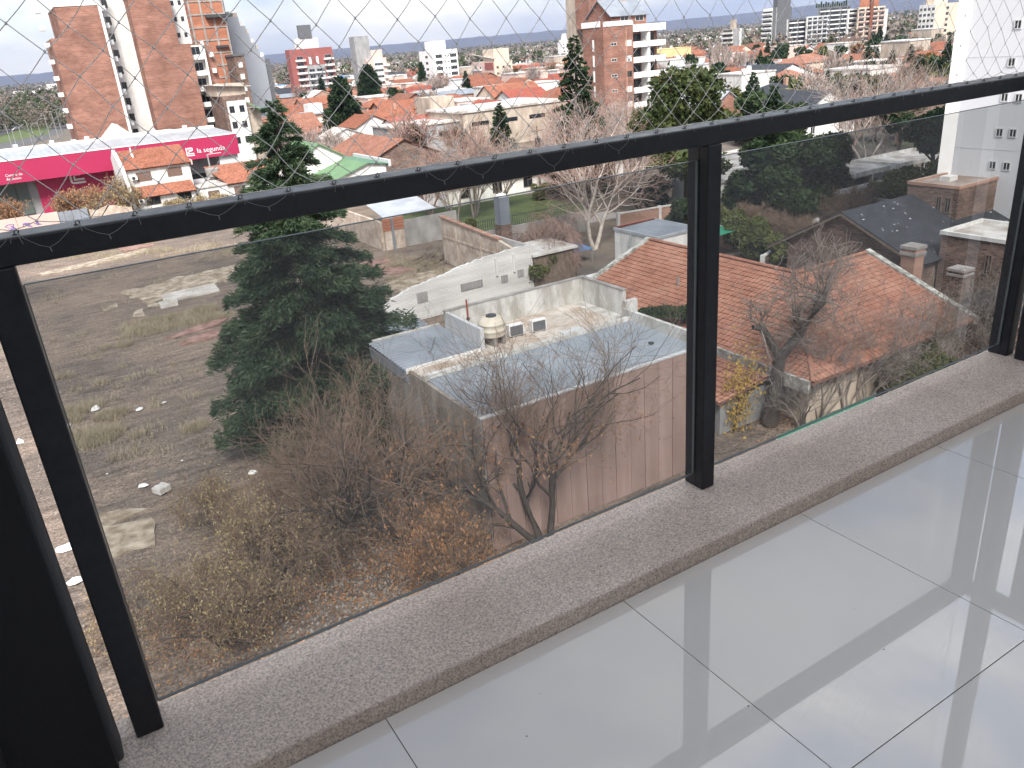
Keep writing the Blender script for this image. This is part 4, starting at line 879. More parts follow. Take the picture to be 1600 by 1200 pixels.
# brick garden walls with white copings behind the tiled house
def brick_fence(pts, h, label, mat='brick', cop='white', posts=True, pilz=.35):
    c = sum((Vector((*p, 0)) for p in pts), Vector())/len(pts); t = thing('garden_wall', label, 'wall', c)
    for (xa, ya), (xb_, yb) in zip(pts[:-1], pts[1:]):
        d = Vector((xb_-xa, yb-ya, 0)); l_ = d.length; u = d.normalized(); n = Vector((-u.y, u.x, 0))
        def bb(s0, s1, w, z0, z1): 
            q = [Vector((xa, ya, 0))+u*s0-n*w, Vector((xa, ya, 0))+u*s1-n*w, Vector((xa, ya, 0))+u*s1+n*w, Vector((xa, ya, 0))+u*s0+n*w]
            return MB().hexa([p+Vector((0, 0, z0)) for p in q]+[p+Vector((0, 0, z1)) for p in q])
        bb(.001, l_-.001, .1, 0, h).build('wall', M[mat], t, world=True); bb(.001, l_-.001, .15, h+.001, h+.12).build('coping', M[cop], t, world=True)
        if posts:
            for s_ in np.arange(0, l_, 5.0): bb(s_, s_+.3, .17, 0, h+.2).build('post', M[cop], t, world=True)
    return t
brick_fence([(52.5, 66.5), (60.0, 65.2), (60.2, 59.8)], 2.3, 'brick garden wall with white posts behind the small white house')
brick_fence([(56.5, 58.5), (55.5, 50.2)], 1.9, 'brick garden wall with sloped white coping right of the mid post', posts=False)
brick_fence([(51.6, 46.0), (66, 52.0)], 1.4, 'low white capped garden wall among the shrubs', 'brick_dark')
b = MB().box(0, 4.6, 0, 5.2, 2.3, 2.36); gn = thing('shade_net', 'taut green shade net behind the dark flue', 'shade net', (49.5, 51.5, 0))
M['green_net'] = plain('green_shade_cloth', (.03, .22, .13), .7, .1, 2)
MB().slab([(0, 0, 2.2), (5.4, 0, 2.5), (5.4, 5.6, 2.3), (0, 5.6, 2.4)], .03).build('cloth', M['green_net'], gn)
for p in ((.05, .05), (5.3, .05), (5.3, 5.5), (.05, 5.5)): MB().tube([(*p, 0), (*p, 2.25)], .04, 6).build('pole', M['galv'], gn)
# green netting fence below the tree with the yellow leaves
gf = thing('net_fence', 'green mesh fence below the gnarled bare tree', 'fence', (31, 24, 0))
MB().box(27.2, 34.5, 22.9, 22.94, .05, 1.6).build('mesh', M['green_net'], gf, world=True)
for xx in (27.2, 29.6, 32, 34.4): MB().tube([(xx, 22.86, 0), (xx, 22.86, 1.75)], .04, 6).build('post', M['galv'], gf, world=True)
# pools of blue, lawn and paths behind the white wall
tag(MB().box(40, 60, 80.5, 98, -.09, .02).build('lawn', M['grass']), 'green lawn behind the ruin wall', 'lawn', kind='structure')
tag(MB().box(38.6, 78, 24.5, 100, -.09, -.005).build('garden_soil', M['ground']), 'dark garden soil under the trees', 'soil', kind='structure')
M['bluetarp'] = plain('blue_tarpaulin', (.10, .22, .42), .5, .15, 1.2)
p = at(880, 412); t = thing('blue_tarpaulin', 'blue tarpaulin stretched beneath the weeping tree', 'tarpaulin', (p.x, p.y, 0))
MB().slab([(-2.2, -1.6, 1.2), (2.4, -1.6, 1.3), (2.4, 1.8, 1.5), (-2.2, 1.8, 1.4)], .03).build('sheet', M['bluetarp'], t)
for q in ((-2.1, -1.5), (2.3, -1.5), (2.3, 1.7), (-2.1, 1.7)): MB().tube([(*q, 0), (*q, 1.25)], .04, 5).build('pole', M['galv'], t)
b = thing('grey_shed', 'dark timber shed at the right end of the white painted wall', 'shed', (38, 57, 0))
for q in range(9): MB().box(35.15+.46*q, 35.15+.46*q+.44, 55.8, 55.88, 0, 3.0).build('plank', M['wood'], b, world=True)
MB().box(35.15, 39.3, 55.9, 60, 0, 2.9).build('body', M['wood'], b, world=True); MB().box(35.0, 39.6, 55.6, 60.2, 3.01, 3.2).build('roof', M['roofwhite'], b, world=True)
# metal picket fence and white house across the lawn
pf = thing('picket_fence', 'grey metal picket fence along the path behind the ruin wall', 'fence', (50, 79, 0))
pk = MB().box(-.03, .03, -.02, .02, 0, 1.6).mesh('picket', M['dark_metal'])
for q in range(60): child('picket', pk, pf, (-8+.28*q, .0, 0))
for z_ in (.3, 1.4): MB().box(-8.1, 8.8, .03, .06, z_, z_+.06).build('bar', M['dark_metal'], pf)
tag(MB().box(40, 60, 74, 78, -.09, .03).build('path', M['pave']), 'pale paved path in front of the picket fence', 'path', kind='structure')
fh = thing('long_white_house', 'long white house across the lawn below the front rail', 'house', (62, 101, 0))
MB().box(-14, 16, -4, 5, 0, 3.0).build('wall', M['white'], fh); MB().slab([(-14.5, -4.8, 3.0), (16.5, -4.8, 3.0), (16.5, .5, 4.6), (-14.5, .5, 4.6)], .12).build('front_slope', M['tile_salmon'], fh); MB().slab([(-14.5, .5, 4.6), (16.5, .5, 4.6), (16.5, 5.6, 3.0), (-14.5, 5.6, 3.0)], .12).build('back_slope', M['tile_salmon'], fh)
for xx in (-11, -6, -1, 4, 9, 13): window(fh, xx, -4.01, 1.6, 'S', 1.5, 1.4, 'wood')
# ================================================================== the town
def ony(px, py, y): d = ray(px, py); k = y/d.y; return Vector((d.x*k, y, EYE+d.z*k))
def onx(px, py, x): d = ray(px, py); k = x/d.x; return Vector((x, d.y*k, EYE+d.z*k))
TAKEN = []
def take(x0, x1, y0, y1): TAKEN.append((min(x0, x1)-2, max(x0, x1)+2, min(y0, y1)-2, max(y0, y1)+2))
def cbox(c, l, r, dist):
    """near corner c, far left end l on the side face, right end r on the front face: pixels of the roof line"""
    C = far(*c, dist); dl = ray(*l); dr = ray(*r)
    y1 = C.x*dl.y/dl.x; x1 = C.y*dr.x/dr.y
    take(C.x, x1, C.y, y1); return C.x, x1, C.y, y1, C.z
def text(body, size, loc, rot, mat, parent, name='lettering', ext=.03):
    cu = bpy.data.curves.new(name, 'FONT'); cu.body = body; cu.size = size; cu.extrude = ext; cu.align_x = 'LEFT'; cu.resolution_u = 2
    tmp = bpy.data.objects.new(name, cu); me = bpy.data.meshes.new_from_object(tmp); bpy.data.objects.remove(tmp); me.materials.clear(); me.materials.append(mat)
    return child(name, me, parent, loc, rot)
# ---- magenta insurance office at the left
ls = thing('magenta_office', 'long office building with a magenta fascia and white lettering', 'building', (10, 150, 0))
yF, yW = 147.0, 150.0
a0, a1 = ony(0, 256, yF), ony(180, 229, yF); b0 = ony(0, 291, yF); xr = ony(369, 210, yF).x; xl = a0.x-14
zt = (a0.z+a1.z)/2; zb = b0.z+.15
MB().box(xl, xr, yF, yF+.5, zb, zt).build('fascia', M['magenta'], ls, world=True)
MB().box(xl, xr+.3, yF-.06, yF+.55, zt+.001, zt+.14).build('fascia_trim', M['white_paint'], ls, world=True)
zr = zt+1.0
b = MB(); wavy_sheet(b, xl, xr, yF+.56, 163, lambda x, y: zt+.1+(y-yF)*.02, 1.2, .06, 'y'); b.build('roof', M['zinc'], ls, world=True)
for q in range(9): MB().box(xl+5.5*q, xl+5.5*q+.7, 163.1, 164, zt-.5, zt+1.3).build('roof_upstand', M['white'], ls, world=True)
MB().box(xl, xr, 163.001, 164.2, 0, zt+.8).build('rear_wall', M['white'], ls, world=True)
xg = ony(60, 300, yW).x; xp = ony(184, 290, yW).x
MB().box(xg, xp, yW, yW+.4, 0, zb).build('magenta_wall', M['magenta'], ls, world=True)
MB().box(xl, xr-.2, yW+.41, 162.9, 0, zb+.3).build('wall', M['grey'], ls, world=True)
MB().box(xp+.01, xp+.9, yF+.6, yW+.4, 0, zb-.01).build('white_pier', M['white'], ls, world=True)
M['shopglass'] = glassy('green_grey_shop_glass', (.10, .13, .12), .1)
for q in range(5): MB().box(xl+8+q*1.75, xl+9.66+q*1.75, yW+.1, yW+.405, .5, zb-.2).build('shop_window', M['shopglass'], ls, world=True)
MB().box(xp-3.9, xp-1.1, yW-.03, yW-.001, 1.0, 2.3).build('window', M['glass_dark'], ls, world=True)
MB().box(ony(290, 240, yW).x, xr-1.5, yW+.38, yW+.409, .3, 3.0).build('entrance_recess', M['glass_dark'], ls, world=True)
MB().box(xr-3.5, xr-.3, yF+.6, yW+.40, 0, zb-.01).build('grey_pier', M['lightgrey'], ls, world=True)
wp_ = M['white_paint']
def logo(x, z, s, y):
    b = MB()
    for (u0, u1, v0, v1) in ((0, .14, .12, 1), (.14, .95, 0, .13), (.05, .14, .04, .12), (.24, .72, .88, 1), (.72, .84, .62, .96), (.34, .72, .55, .68), (.24, .36, .22, .55), (.36, .92, .22, .34), (.24, .34, .72, .88), (.44, .66, .74, .80)):
        b.box(x+u0*s, x+u1*s, y-.05, y, z+v0*s, z+v1*s)
    return b.build('emblem', wp_, ls, world=True)
lx = ony(288, 226, yF); logo(lx.x, zb+.6, 1.35, yF-.002)
text('la segunda', 1.12, (lx.x+1.75-10, yF-.04-150, zb+.95), (R(90), 0, 0), wp_, ls)
MB().box(lx.x+3.4, lx.x+5.6, yF-.03, yF-.001, zb+.50, zb+.58).build('underline', wp_, ls, world=True)
lw = ony(113, 282, yW); logo(lw.x-.3, 4.1, 2.3, yW-.002); text('la segunda', .68, (lw.x-.3-10, yW-.04-150, 3.0), (R(90), 0, 0), wp_, ls)
lt = ony(4, 262, yF); text('Centro de', .55, (lt.x-10, yF-.04-150, zb+1.05), (R(90), 0, 0), wp_, ls); text('Atención', .55, (lt.x-10, yF-.04-150, zb+.5), (R(90), 0, 0), wp_, ls)
take(xl, xr, yF, 165)
# ---- two level tiled house in front of it
dh = thing('two_level_house', 'white house with two stepped orange tile roofs left of the cedar', 'house', (22, 134, 0))
e0, e1 = ony(214, 309, 130.5), ony(306, 297, 130.5); r0 = ony(208, 288, 133.2); u0, u1 = ony(196, 266, 133.2), ony(293, 253, 133.2); t0 = ony(182, 226, 139)
zlo = (e0.z+e1.z)/2; zup = (u0.z+u1.z)/2; hx0, hx1 = u0.x-.1, u1.x+.2
MB().box(hx0, hx1, 133.3, 142, 0, zup-.15).build('upper_wall', M['white'], dh, world=True); MB().box(e0.x+.2, e1.x, 131, 133.29, 0, zlo-.1).build('lower_wall', M['white'], dh, world=True)
MB().slab([(e0.x, 130.4, zlo), (e1.x+.1, 130.4, zlo), (e1.x+.1, 133.29, zlo+1.25), (e0.x, 133.29, zlo+1.25)], .15).build('lower_roof', M['tile_orange'], dh, world=True)
MB().slab([(hx0, 132.8, zup), (hx1+.2, 132.8, zup), (hx1+.2, 139, zup+2.3), (hx0, 139, zup+2.3)], .18).build('upper_roof', M['tile_orange'], dh, world=True)
MB().slab([(hx0, 139, zup+2.3), (hx1+.2, 139, zup+2.3), (hx1+.2, 143, zup+.8), (hx0, 143, zup+.8)], .18).build('upper_roof', M['tile_orange'], dh, world=True)
MB().extrude([(hx0-.5, 130.2, 0), (hx0-.5, 130.2, zlo+.3), (hx0-.5, 133, zup+.3), (hx0-.5, 139, zup+2.6), (hx0-.5, 143, zup+1.1), (hx0-.5, 143, 0)], (.48, 0, 0)).build('party_wall', M['white'], dh, world=True)
MB().box(hx1+.21, hx1+.4, 132.7, 139, zup-.4, zup+.3).build('verge', M['pinkish'], dh, world=True)
for px, py in ((225, 276), (273, 268)): p = ony(px, py, 133.2); window(dh, p.x-22, 133.29-134, p.z, 'S', 2.1, 1.3, 'wood', 'shutter')
for px, py in ((240, 313), (289, 306)): p = ony(px, py, 130.9); window(dh, p.x-22, 130.99-134, p.z, 'S', 2.0, 1.3, 'wood')
p = ony(210, 279, 132.9); ac_unit((p.x, 132.9, p.z-.3), 0, 'upper air conditioner on the stepped white house'); p = ony(222, 315, 130.6); ac_unit((p.x, 130.7, p.z-.3), 0, 'lower air conditioner on the stepped white house')
for px, py in ((204, 236), (208, 246)): p = ony(px, py, 136.5); MB().tube([(p.x, 136.5, p.z-.8), (p.x, 136.5, p.z+.5)], .12, 6).build('roof_vent', M['white'], dh, world=True)
take(hx0, hx1, 130, 143)
fhh = thing('white_flat_house', 'white house with pale flat roof and orange tiled wing left of the cedar', 'house', (30, 134, 0))
q0 = ony(312, 294, 131); q1 = ony(355, 287, 131); zf = q0.z
MB().box(q0.x, q1.x, 131.2, 142, 0, zf-.1).build('wall', M['white'], fhh, world=True); MB().box(q0.x-.1, q1.x, 131, 142, zf-.099, zf+.1).build('flat_roof', M['roofwhite'], fhh, world=True)
xe = q1.x+9.5; MB().box(q1.x+.01, xe, 131.4, 141, 0, zf-.3).build('wing_wall', M['white'], fhh, world=True)
MB().slab([(q1.x+.02, 130.9, zf), (xe+.3, 130.9, zf), (xe+.3, 140.5, zf+2.0), (q1.x-1.2, 140.5, zf+2.0)], .16).build('wing_roof', M['tile_orange'], fhh, world=True)
for px, py in ((335, 305), (376, 298)): p = ony(px, py, 131.1); window(fhh, p.x-30, (131.19 if px < 350 else 131.39)-134, p.z, 'S', 1.7, 1.4, 'wood', 'shutter')
t2 = thing('water_tank', 'grey concrete water tank on the pale flat roof', 'tank', (ony(329, 256, 138).x, 138, zf+.1)); MB().lathe([(0, 0), (.5, 0), (.5, .5), (1.0, .55), (1.1, 1.7), (1.0, 1.85), (0, 1.95)], 14).build('body', M['concrete'], t2); MB().tube([(-.2, 0, 1.9), (-.2, 0, 4.0)], .12, 6).build('vent', M['galv'], t2)
take(q0.x, xe, 130, 142)
# graffiti wall, sheet metal gate and rubble wall along the far side of the lot
gw2 = thing('graffiti_wall', 'pale pink wall with violet graffiti beyond the lot', 'wall', (-2, 127, 0))
g0, g1 = ony(-60, 352, 127), ony(89, 331, 127); zg = g1.z
MB().box(g0.x-14, g1.x-5.05, 127, 127.3, 0, zg).build('wall', M['pinkish'], gw2, world=True); MB().box(g1.x-5.0, g1.x, 127, 127.3, 0, zg).build('wall', M['pinkish'], gw2, world=True)
M['violet'] = plain('violet_spray', (.22, .16, .42), .8, .1, 3)
rr = random.Random(17)
for cx_, s_ in ((ony(14, 348, 127).x, 1.0), (ony(40, 343, 127).x, .8), (ony(57, 340, 127).x, .7)):
    pts = [(cx_+rr.uniform(-.7, .7)*s_, 126.985, zg*.62+rr.uniform(-.5, .5)*s_) for _ in range(12)]; MB().tube(pts, .05, 4).build('graffiti', M['violet'], gw2, world=True)
mg = thing('sheet_gate', 'grey sheet metal gate panels right of the graffiti wall', 'gate', (8, 127, 0)); g2, g3 = ony(86, 330, 127.2), ony(135, 322, 127.2)
for i in range(4):
    for j in range(2): MB().box(g2.x+(g3.x-g2.x)*i/4+.03, g2.x+(g3.x-g2.x)*(i+1)/4-.03, 127.2, 127.26, .1+1.5*j, 1.57+1.5*j).build('panel', M['zinc_dull'], mg, world=True)
rw2 = thing('rubble_wall', 'broken pale wall between the gate and the stepped house', 'wall', (14, 128, 0)); g4 = ony(205, 320, 127.5)
MB().extrude([(g3.x+.2, 127.5, 0), (g4.x, 127.5, 0), (g4.x, 127.5, 2.2), (g4.x-3, 127.5, 3.0), (g3.x+3, 127.5, 3.1), (g3.x+1.2, 127.5, 2.5), (g3.x+.2, 127.5, 2.8)], (0, .3, 0)).build('wall', M['ruin'], rw2, world=True)
car((ony(138, 318, 133).x, 133, 0), 0, 'dark car behind the grey gate panels', M['car_grey'])
car((ony(6, 290, 170).x, 168, 0), R(90), 'white car at the left edge beyond the office', M['car_white'])
# ---- the brick and white towers at the left
lt1 = thing('brick_tower', 'tall tower of salmon brick party walls with a white recess between', 'building', (36, 192, 0))
D = 186.0
def colx(px, py, y=D): return ony(px, py, y).x
xA, xA2, xB = colx(85, 12), colx(80, 62), colx(152, 8); zA = ony(100, 10, D).z; zA2 = ony(85, 60, D).z
xC, xD, xE = colx(200, 4), colx(265, 0), colx(297, 68); zC = ony(230, 2, D).z+1; zE = ony(297, 68, D).z
MB().box(xA, xB, D, D+18, 0, zA).build('brick_wall', M['brick_salmon'], lt1, world=True)
MB().box(xA2, xA-.01, D+.02, D+18, 0, zA2).build('brick_wall', M['brick_salmon'], lt1, world=True)
MB().box(xA-.1, xB+.3, D-.12, D+18, zA+.001, zA+.5).build('coping', M['white_paint'], lt1, world=True)
MB().box(xB+.01, xC-.01, D+5, D+18, 0, zC+6).build('white_recess', M['white'], lt1, world=True)
MB().box(xB+.01, xB+.5, D-.05, D+5, 0, zA-.01).build('white_pier', M['white_paint'], lt1, world=True)
MB().box(xC, xD, D, D+18, 0, zC).build('brick_wall', M['brick_salmon'], lt1, world=True)
MB().box(xD+.01, xE, D+.02, D+18, 0, zE).build('brick_wall', M['brick_salmon'], lt1, world=True)
MB().box(xC-.3, xD+.1, D-.12, D+18, zC+.001, zC+.5).build('coping', M['white_paint'], lt1, world=True)
for k in range(11):
    z_ = 4+3.05*k
    MB().box(xB+.51, xB+1.5, D+1.5, D+4.9, z_, z_+.9).build('balcony', M['lightgrey'], lt1, world=True)
    window(lt1, xB+1.9-36, D+4.99-192, z_+1.4, 'S', 1.0, 1.5, 'darkgrey')
    MB().box(xA2-.9, xA2-.02, D+6, D+9, z_+.4, z_+1.2).build('balcony', M['white_paint'], lt1, world=True)
for k in range(9):
    z_ = zE-3.1*(k+1); 
    MB().box(xE+.01, xE+2.7, D+1.2, D+1.4, z_, z_+.95).build('balcony', M['white_paint'], lt1, world=True); MB().box(xE+.01, xE+2.7, D+1.41, D+2.9, z_, z_+.15).build('balcony_slab', M['white_paint'], lt1, world=True)
    window(lt1, xE+1.4-36, D+2.99-192, z_+1.6, 'S', 1.8, 1.9, 'lightgrey')
    MB().box(xE+3.9, xE+4.6, D+2.0, D+2.98, z_+.3, z_+1.2).build('balcony', M['white_paint'], lt1, world=True)
MB().box(xE+.01, xE+2.9, D+3, D+18, 0, zE-.3).build('white_wall', M['white'], lt1, world=True); MB().box(xE+2.91, xE+5.1, D+3, D+18, 0, zE-.5).build('brick_wall', M['brick_salmon'], lt1, world=True)
MB().box(xD+.02, xD+3.2, D+3, D+18, zE+.01, zC).build('white_wall', M['white'], lt1, world=True)
for k in range(5):
    for q in range(2): window(lt1, xD+.9+1.4*q-36, D+2.99-192, zE+1.8+3.0*k, 'S', .6, .9, 'darkgrey')
MB().box(xE+2.6, xE+2.9, D+1.2, D+2.99, 0, zE+.4).build('white_pier', M['white_paint'], lt1, world=True)
take(xA2, xE+6, D, D+20)
# ---- unfinished tower of orange hollow brick
ut = thing('unfinished_tower', 'unfinished tower of orange hollow brick in a bare concrete frame', 'building', (70, 225, 0))
D2 = 222; x0, x1 = colx(296, 20, D2), colx(352, 30, D2); zt_ = ony(330, 2, D2).z+6
MB().box(x0, x1, D2, D2+14, 0, zt_).build('core', M['brick_orange'], ut, world=True)
for k in range(18):
    z_ = 2.9*k+2.6; MB().box(x0-.05, x1+.05, D2-.16, D2+14.1, z_, z_+.32).build('floor_slab', M['concrete'], ut, world=True)
for k in range(4):
    xx = x0+(x1-x0)*(k/3)-.2; MB().box(xx, xx+.42, D2-.14, D2-.001, 0, zt_).build('column', M['concrete'], ut, world=True)
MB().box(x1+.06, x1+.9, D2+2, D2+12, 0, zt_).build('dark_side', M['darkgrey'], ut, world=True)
z_ = ony(340, 25, D2).z; MB().box(x0+3.4, x1+1.6, D2-1.6, D2-.2, z_-.35, z_+.35).build('protection_platform', M['dark_metal'], ut, world=True); z_ = ony(340, 73, D2).z; MB().box(x0+4.5, x1-.6, D2-.9, D2-.2, z_-.25, z_+.25).build('protection_platform', M['dark_metal'], ut, world=True)
take(x0, x1, D2, D2+16)
# ---- grey stepped tower
gt = thing('stepped_tower', 'blank grey tower whose right side steps down towards the sky', 'building', (84, 245, 0))
D3 = 240; stp = [(358, 18), (372, 26), (383, 40), (389, 52), (398, 66), (404, 76), (413, 88)]
x0 = colx(345, 10, D3); xb_ = x0
for k, (px, py) in enumerate(stp):
    p = ony(px, py, D3); MB().box(xb_, p.x, D3+.02*k, D3+16, 0, p.z).build('wall', M['greyblue'], gt, world=True)
    if k: MB().box(xb_+.2, p.x, D3+.5, D3+4, p.z+.001, p.z+1.0).build('terrace_box', M['beige' if k % 2 else 'white'], gt, world=True)
    xb_ = p.x+.001
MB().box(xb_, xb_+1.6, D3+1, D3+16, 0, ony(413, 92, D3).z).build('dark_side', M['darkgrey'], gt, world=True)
MB().box(x0-1, xb_-8, D3+6, D3+18, 0, ony(350, -40, D3).z).build('rear_wall', M['grey'], gt, world=True)
take(x0, xb_, D3, D3+18)
sb = thing('small_brick_block', 'slim brick block with white windows squeezed before the grey tower', 'building', (74, 215, 0)); p0, p1 = ony(365, 88, 214), ony(381, 86, 214)
MB().box(p0.x, p1.x, 214, 222, 0, p0.z).build('wall', M['brick_dark'], sb, world=True); MB().box(p0.x-.2, p1.x+.2, 213.8, 222.2, p0.z+.001, p0.z+.5).build('roof', M['darkgrey'], sb, world=True)
for k in range(7): window(sb, (p0.x+p1.x)/2-74, 213.99-215, p0.z-2-2.7*k, 'S', 1.0, 1.2, 'white_paint', 'shutter_white')
# brown house with white corner and a green awning roof
bw = thing('brown_house', 'brown three storey house with a white window bay and green awning', 'house', (58, 178, 0)); p0, p1, p2 = ony(347, 151, 176), ony(376, 146, 176), ony(403, 143, 176)
MB().box(p0.x, p1.x, 176, 188, 0, p0.z).build('brown_wall', M['brick_dark'], bw, world=True); MB().box(p1.x-3.2, p1.x+.6, 175.7, 175.99, 0, p0.z-1).build('window_bay', M['white'], bw, world=True)
for k in range(3):
    for q in range(2): window(bw, p1.x-2.4+2*q-58, 175.69-178, p0.z-2.6-3*k, 'S', 1.0, 1.3, 'darkgrey')
MB().box(p1.x+.61, p2.x, 177, 188, 0, p2.z-3).build('beige_wall', M['beige'], bw, world=True); MB().box(p0.x-.5, p2.x-2, 178, 189, p0.z+.001, p0.z+2.2).build('loft', M['beige'], bw, world=True); MB().slab([(p0.x-1, 177, p0.z+2.3), (p2.x-1, 177, p0.z+1.6), (p2.x-1, 190, p0.z+1.6), (p0.x-1, 190, p0.z+2.3)], .2).build('roof', M['roofwhite'], bw, world=True)
MB().slab([(p1.x+1, 174, p2.z-2.2), (p2.x+.4, 174, p2.z-4.0), (p2.x+.4, 177, p2.z-3.4), (p1.x+1, 177, p2.z-1.6)], .12).build('green_awning', M['green_roof'], bw, world=True)
take(p0.x, p2.x, 174, 190)
# white old house behind the office
oh = thing('old_white_house', 'white gabled house right behind the magenta office roof', 'house', (32, 172, 0)); p0, p1 = ony(160, 198, 170), ony(206, 190, 170)
b = MB(); gable_walls(b, p0.x, p1.x, 170, 178, p1.z-2.5, 2.4, 'y'); b.build('wall', M['white'], oh, world=True); MB().box(p1.x+.1, p1.x+8, 171, 180, 0, p1.z-2.6).build('wing', M['white'], oh, world=True)
MB().box(p0.x+2.2, p0.x+4.4, 169.9, 169.99, 1, 9.2).build('brown_door', M['pinkish'], oh, world=True); MB().box(p0.x-9, p0.x-.1, 172, 178, 0, 8.0).build('low_wing', M['beige'], oh, world=True)
take(p0.x-9, p1.x+8, 169, 180)
# ---- generic house: front wall centre from a pixel of its eave
def house(px, py, ze, w, d, rise, axis, roof, wall, label, anchor='eave', wins=0, yaw=0.0, name='house', group=None, over=.35, chimney=False, flat=False):
    p = at(px, py, ze+(rise if anchor == 'apex' else 0)); t = thing(name, label, 'house', (p.x, p.y, 0), yaw, group)
    take(p.x-w/2, p.x+w/2, p.y, p.y+d); b = MB()
    if flat:
        b.box(-w/2, w/2, 0, d, 0, ze); b.build('wall', M[wall], t); MB().box(-w/2-.15, w/2+.15, -.15, d+.15, ze+.001, ze+.3).build('roof', M[roof], t)
    elif axis == 'hip':
        b.box(-w/2, w/2, 0, d, 0, ze-.13); b.build('wall', M[wall], t); hip(MB(), -w/2, w/2, 0, d, ze, rise, over).build('roof', M[roof], t) if False else None
        bb = MB(); hip(bb, -w/2, w/2, 0, d, ze, rise, over); bb.build('roof', M[roof], t)
    else:
        gable_walls(b, -w/2, w/2, 0, d, ze, rise, axis); b.build('wall', M[wall], t)
        bb = MB(); gable(bb, -w/2, w/2, 0, d, ze+.02, rise, axis, over)
        v = bb.v; r_ = None
        for nm, sl_ in (('roof_slope', slice(0, 8)), ('roof_slope', slice(8, 16))):
            mb = MB(); mb.hexa(v[sl_]); mb.build(nm, M[roof], t)
    for k in range(wins):
        xx = -w/2+w*(k+.5)/wins; window(t, xx, -.01, 1.5, 'S', 1.2, 1.2)
        if ze > 5: window(t, xx, -.01, 4.3, 'S', 1.2, 1.2)
    if not flat and wins: window(t, -w/2-.01, d*.5, 1.6, 'W', 1.2, 1.2)
    if flat and w > 9:
        q_ = (len(TAKEN)*.37) % 1; MB().lathe([(0, 0), (.7, 0), (.75, .9), (.5, 1.25), (0, 1.35)], 10, (w*(q_-.5)*.7, d*.55, ze+.3)).build('roof_tank', M['lightgrey' if q_ > .5 else 'slate'], t); MB().box(w*(.35-q_*.7), w*(.35-q_*.7)+1.2, d*.3, d*.3+.9, ze+.301, ze+1.2).build('roof_box', M['white'], t)
    if chimney: MB().box(w*.2, w*.2+.8, d*.4, d*.4+.8, ze*.5, ze+rise+1.0).build('chimney', M['brick'], t)
    return t
# the green roofed house
gh = thing('green_roofed_house', 'white house with light green sheet roofs beside the cedar top', 'house', (50, 116, 0))
p = at(573, 254, 5.6); gx, gy = p.x, p.y
b = MB(); gable_walls(b, gx-6.2, gx+2.6, gy, gy+15, 3.6, 1.9, 'y'); 
MB().extrude([(gx-6.0, gy, 0), (gx+2.8, gy, 0), (gx+2.8, gy, 5.0), (gx, gy, 5.45), (gx-6.0, gy, 3.5)], (0, 13, 0)).build('wall', M['white'], gh, world=True)
MB().slab([(gx-6.8, gy-.4, 3.4), (gx, gy-.4, 5.62), (gx, gy+9, 5.62), (gx-6.8, gy+9, 3.4)], .12).build('light_slope', M['green_roof'], gh, world=True)
MB().slab([(gx+.01, gy-.4, 5.62), (gx+3.1, gy-.4, 5.15), (gx+3.1, gy+13.5, 5.15), (gx+.01, gy+13.5, 5.62)], .12).build('dark_slope', M['dark_green_roof'], gh, world=True)
MB().box(gx+3.11, gx+3.5, gy-.4, gy+13.5, 4.7, 5.6).build('gutter', M['lightgrey'], gh, world=True)
b = MB(); gable_walls(b, gx-7.2, gx-.2, gy+9.1, gy+20, 6.2, 2.0, 'y'); b.build('upper_wall', M['white'], gh, world=True)
bb = MB(); gable(bb, gx-7.2, gx-.2, gy+9.1, gy+20, 6.22, 2.0, 'y', .4); MB().hexa(bb.v[:8]).build('upper_slope', M['green_roof'], gh, world=True); MB().hexa(bb.v[8:]).build('upper_slope', M['green_roof'], gh, world=True)
for q in range(2): window(gh, gx-3.2+1.5*q-50, gy-.01-116, 3.0, 'S', .5, .5)
take(gx-8, gx+4, gy, gy+21)
H_ = house
H_(630, 217, 4.3, 12, 20, 2.6, 'y', 'tile_salmon', 'brick_dark', 'orange tiled house with a plain brick gable behind the green roofs', 'apex')
H_(583, 180, 4.8, 9, 11, 2.2, 'y', 'tile_orange', 'white', 'white gabled house between the two dark conifers and orange roofs', 'apex', 1)
H_(612, 186, 4.2, 15, 12, 2.4, 'x', 'tile_orange', 'brick', 'long orange roof above the green roofed house', wins=3, chimney=True)
H_(640, 170, 4.2, 17, 11, 2.5, 'x', 'tile_orange', 'brick', 'orange roof with brick walls left of the zinc roofed rows', wins=3)
H_(672, 201, 4.2, 14, 12, 2.6, 'x', 'tile_red', 'white', 'red tile roof with small dormer beside the beige hall', wins=2, chimney=True)
H_(648, 190, 4.4, 13, 10, 2.4, 'hip', 'tile_orange', 'brick', 'hipped orange roof in the middle of the red roof cluster', wins=2)
H_(690, 186, 4.0, 13, 10, 2.2, 'y', 'tile_red', 'brick', 'red gabled roof touching the hall wall', 'apex')
H_(600, 165, 4.2, 12, 10, 2.2, 'hip', 'tile_orange', 'cream', 'hipped orange roof right of the big round conifer', wins=2)
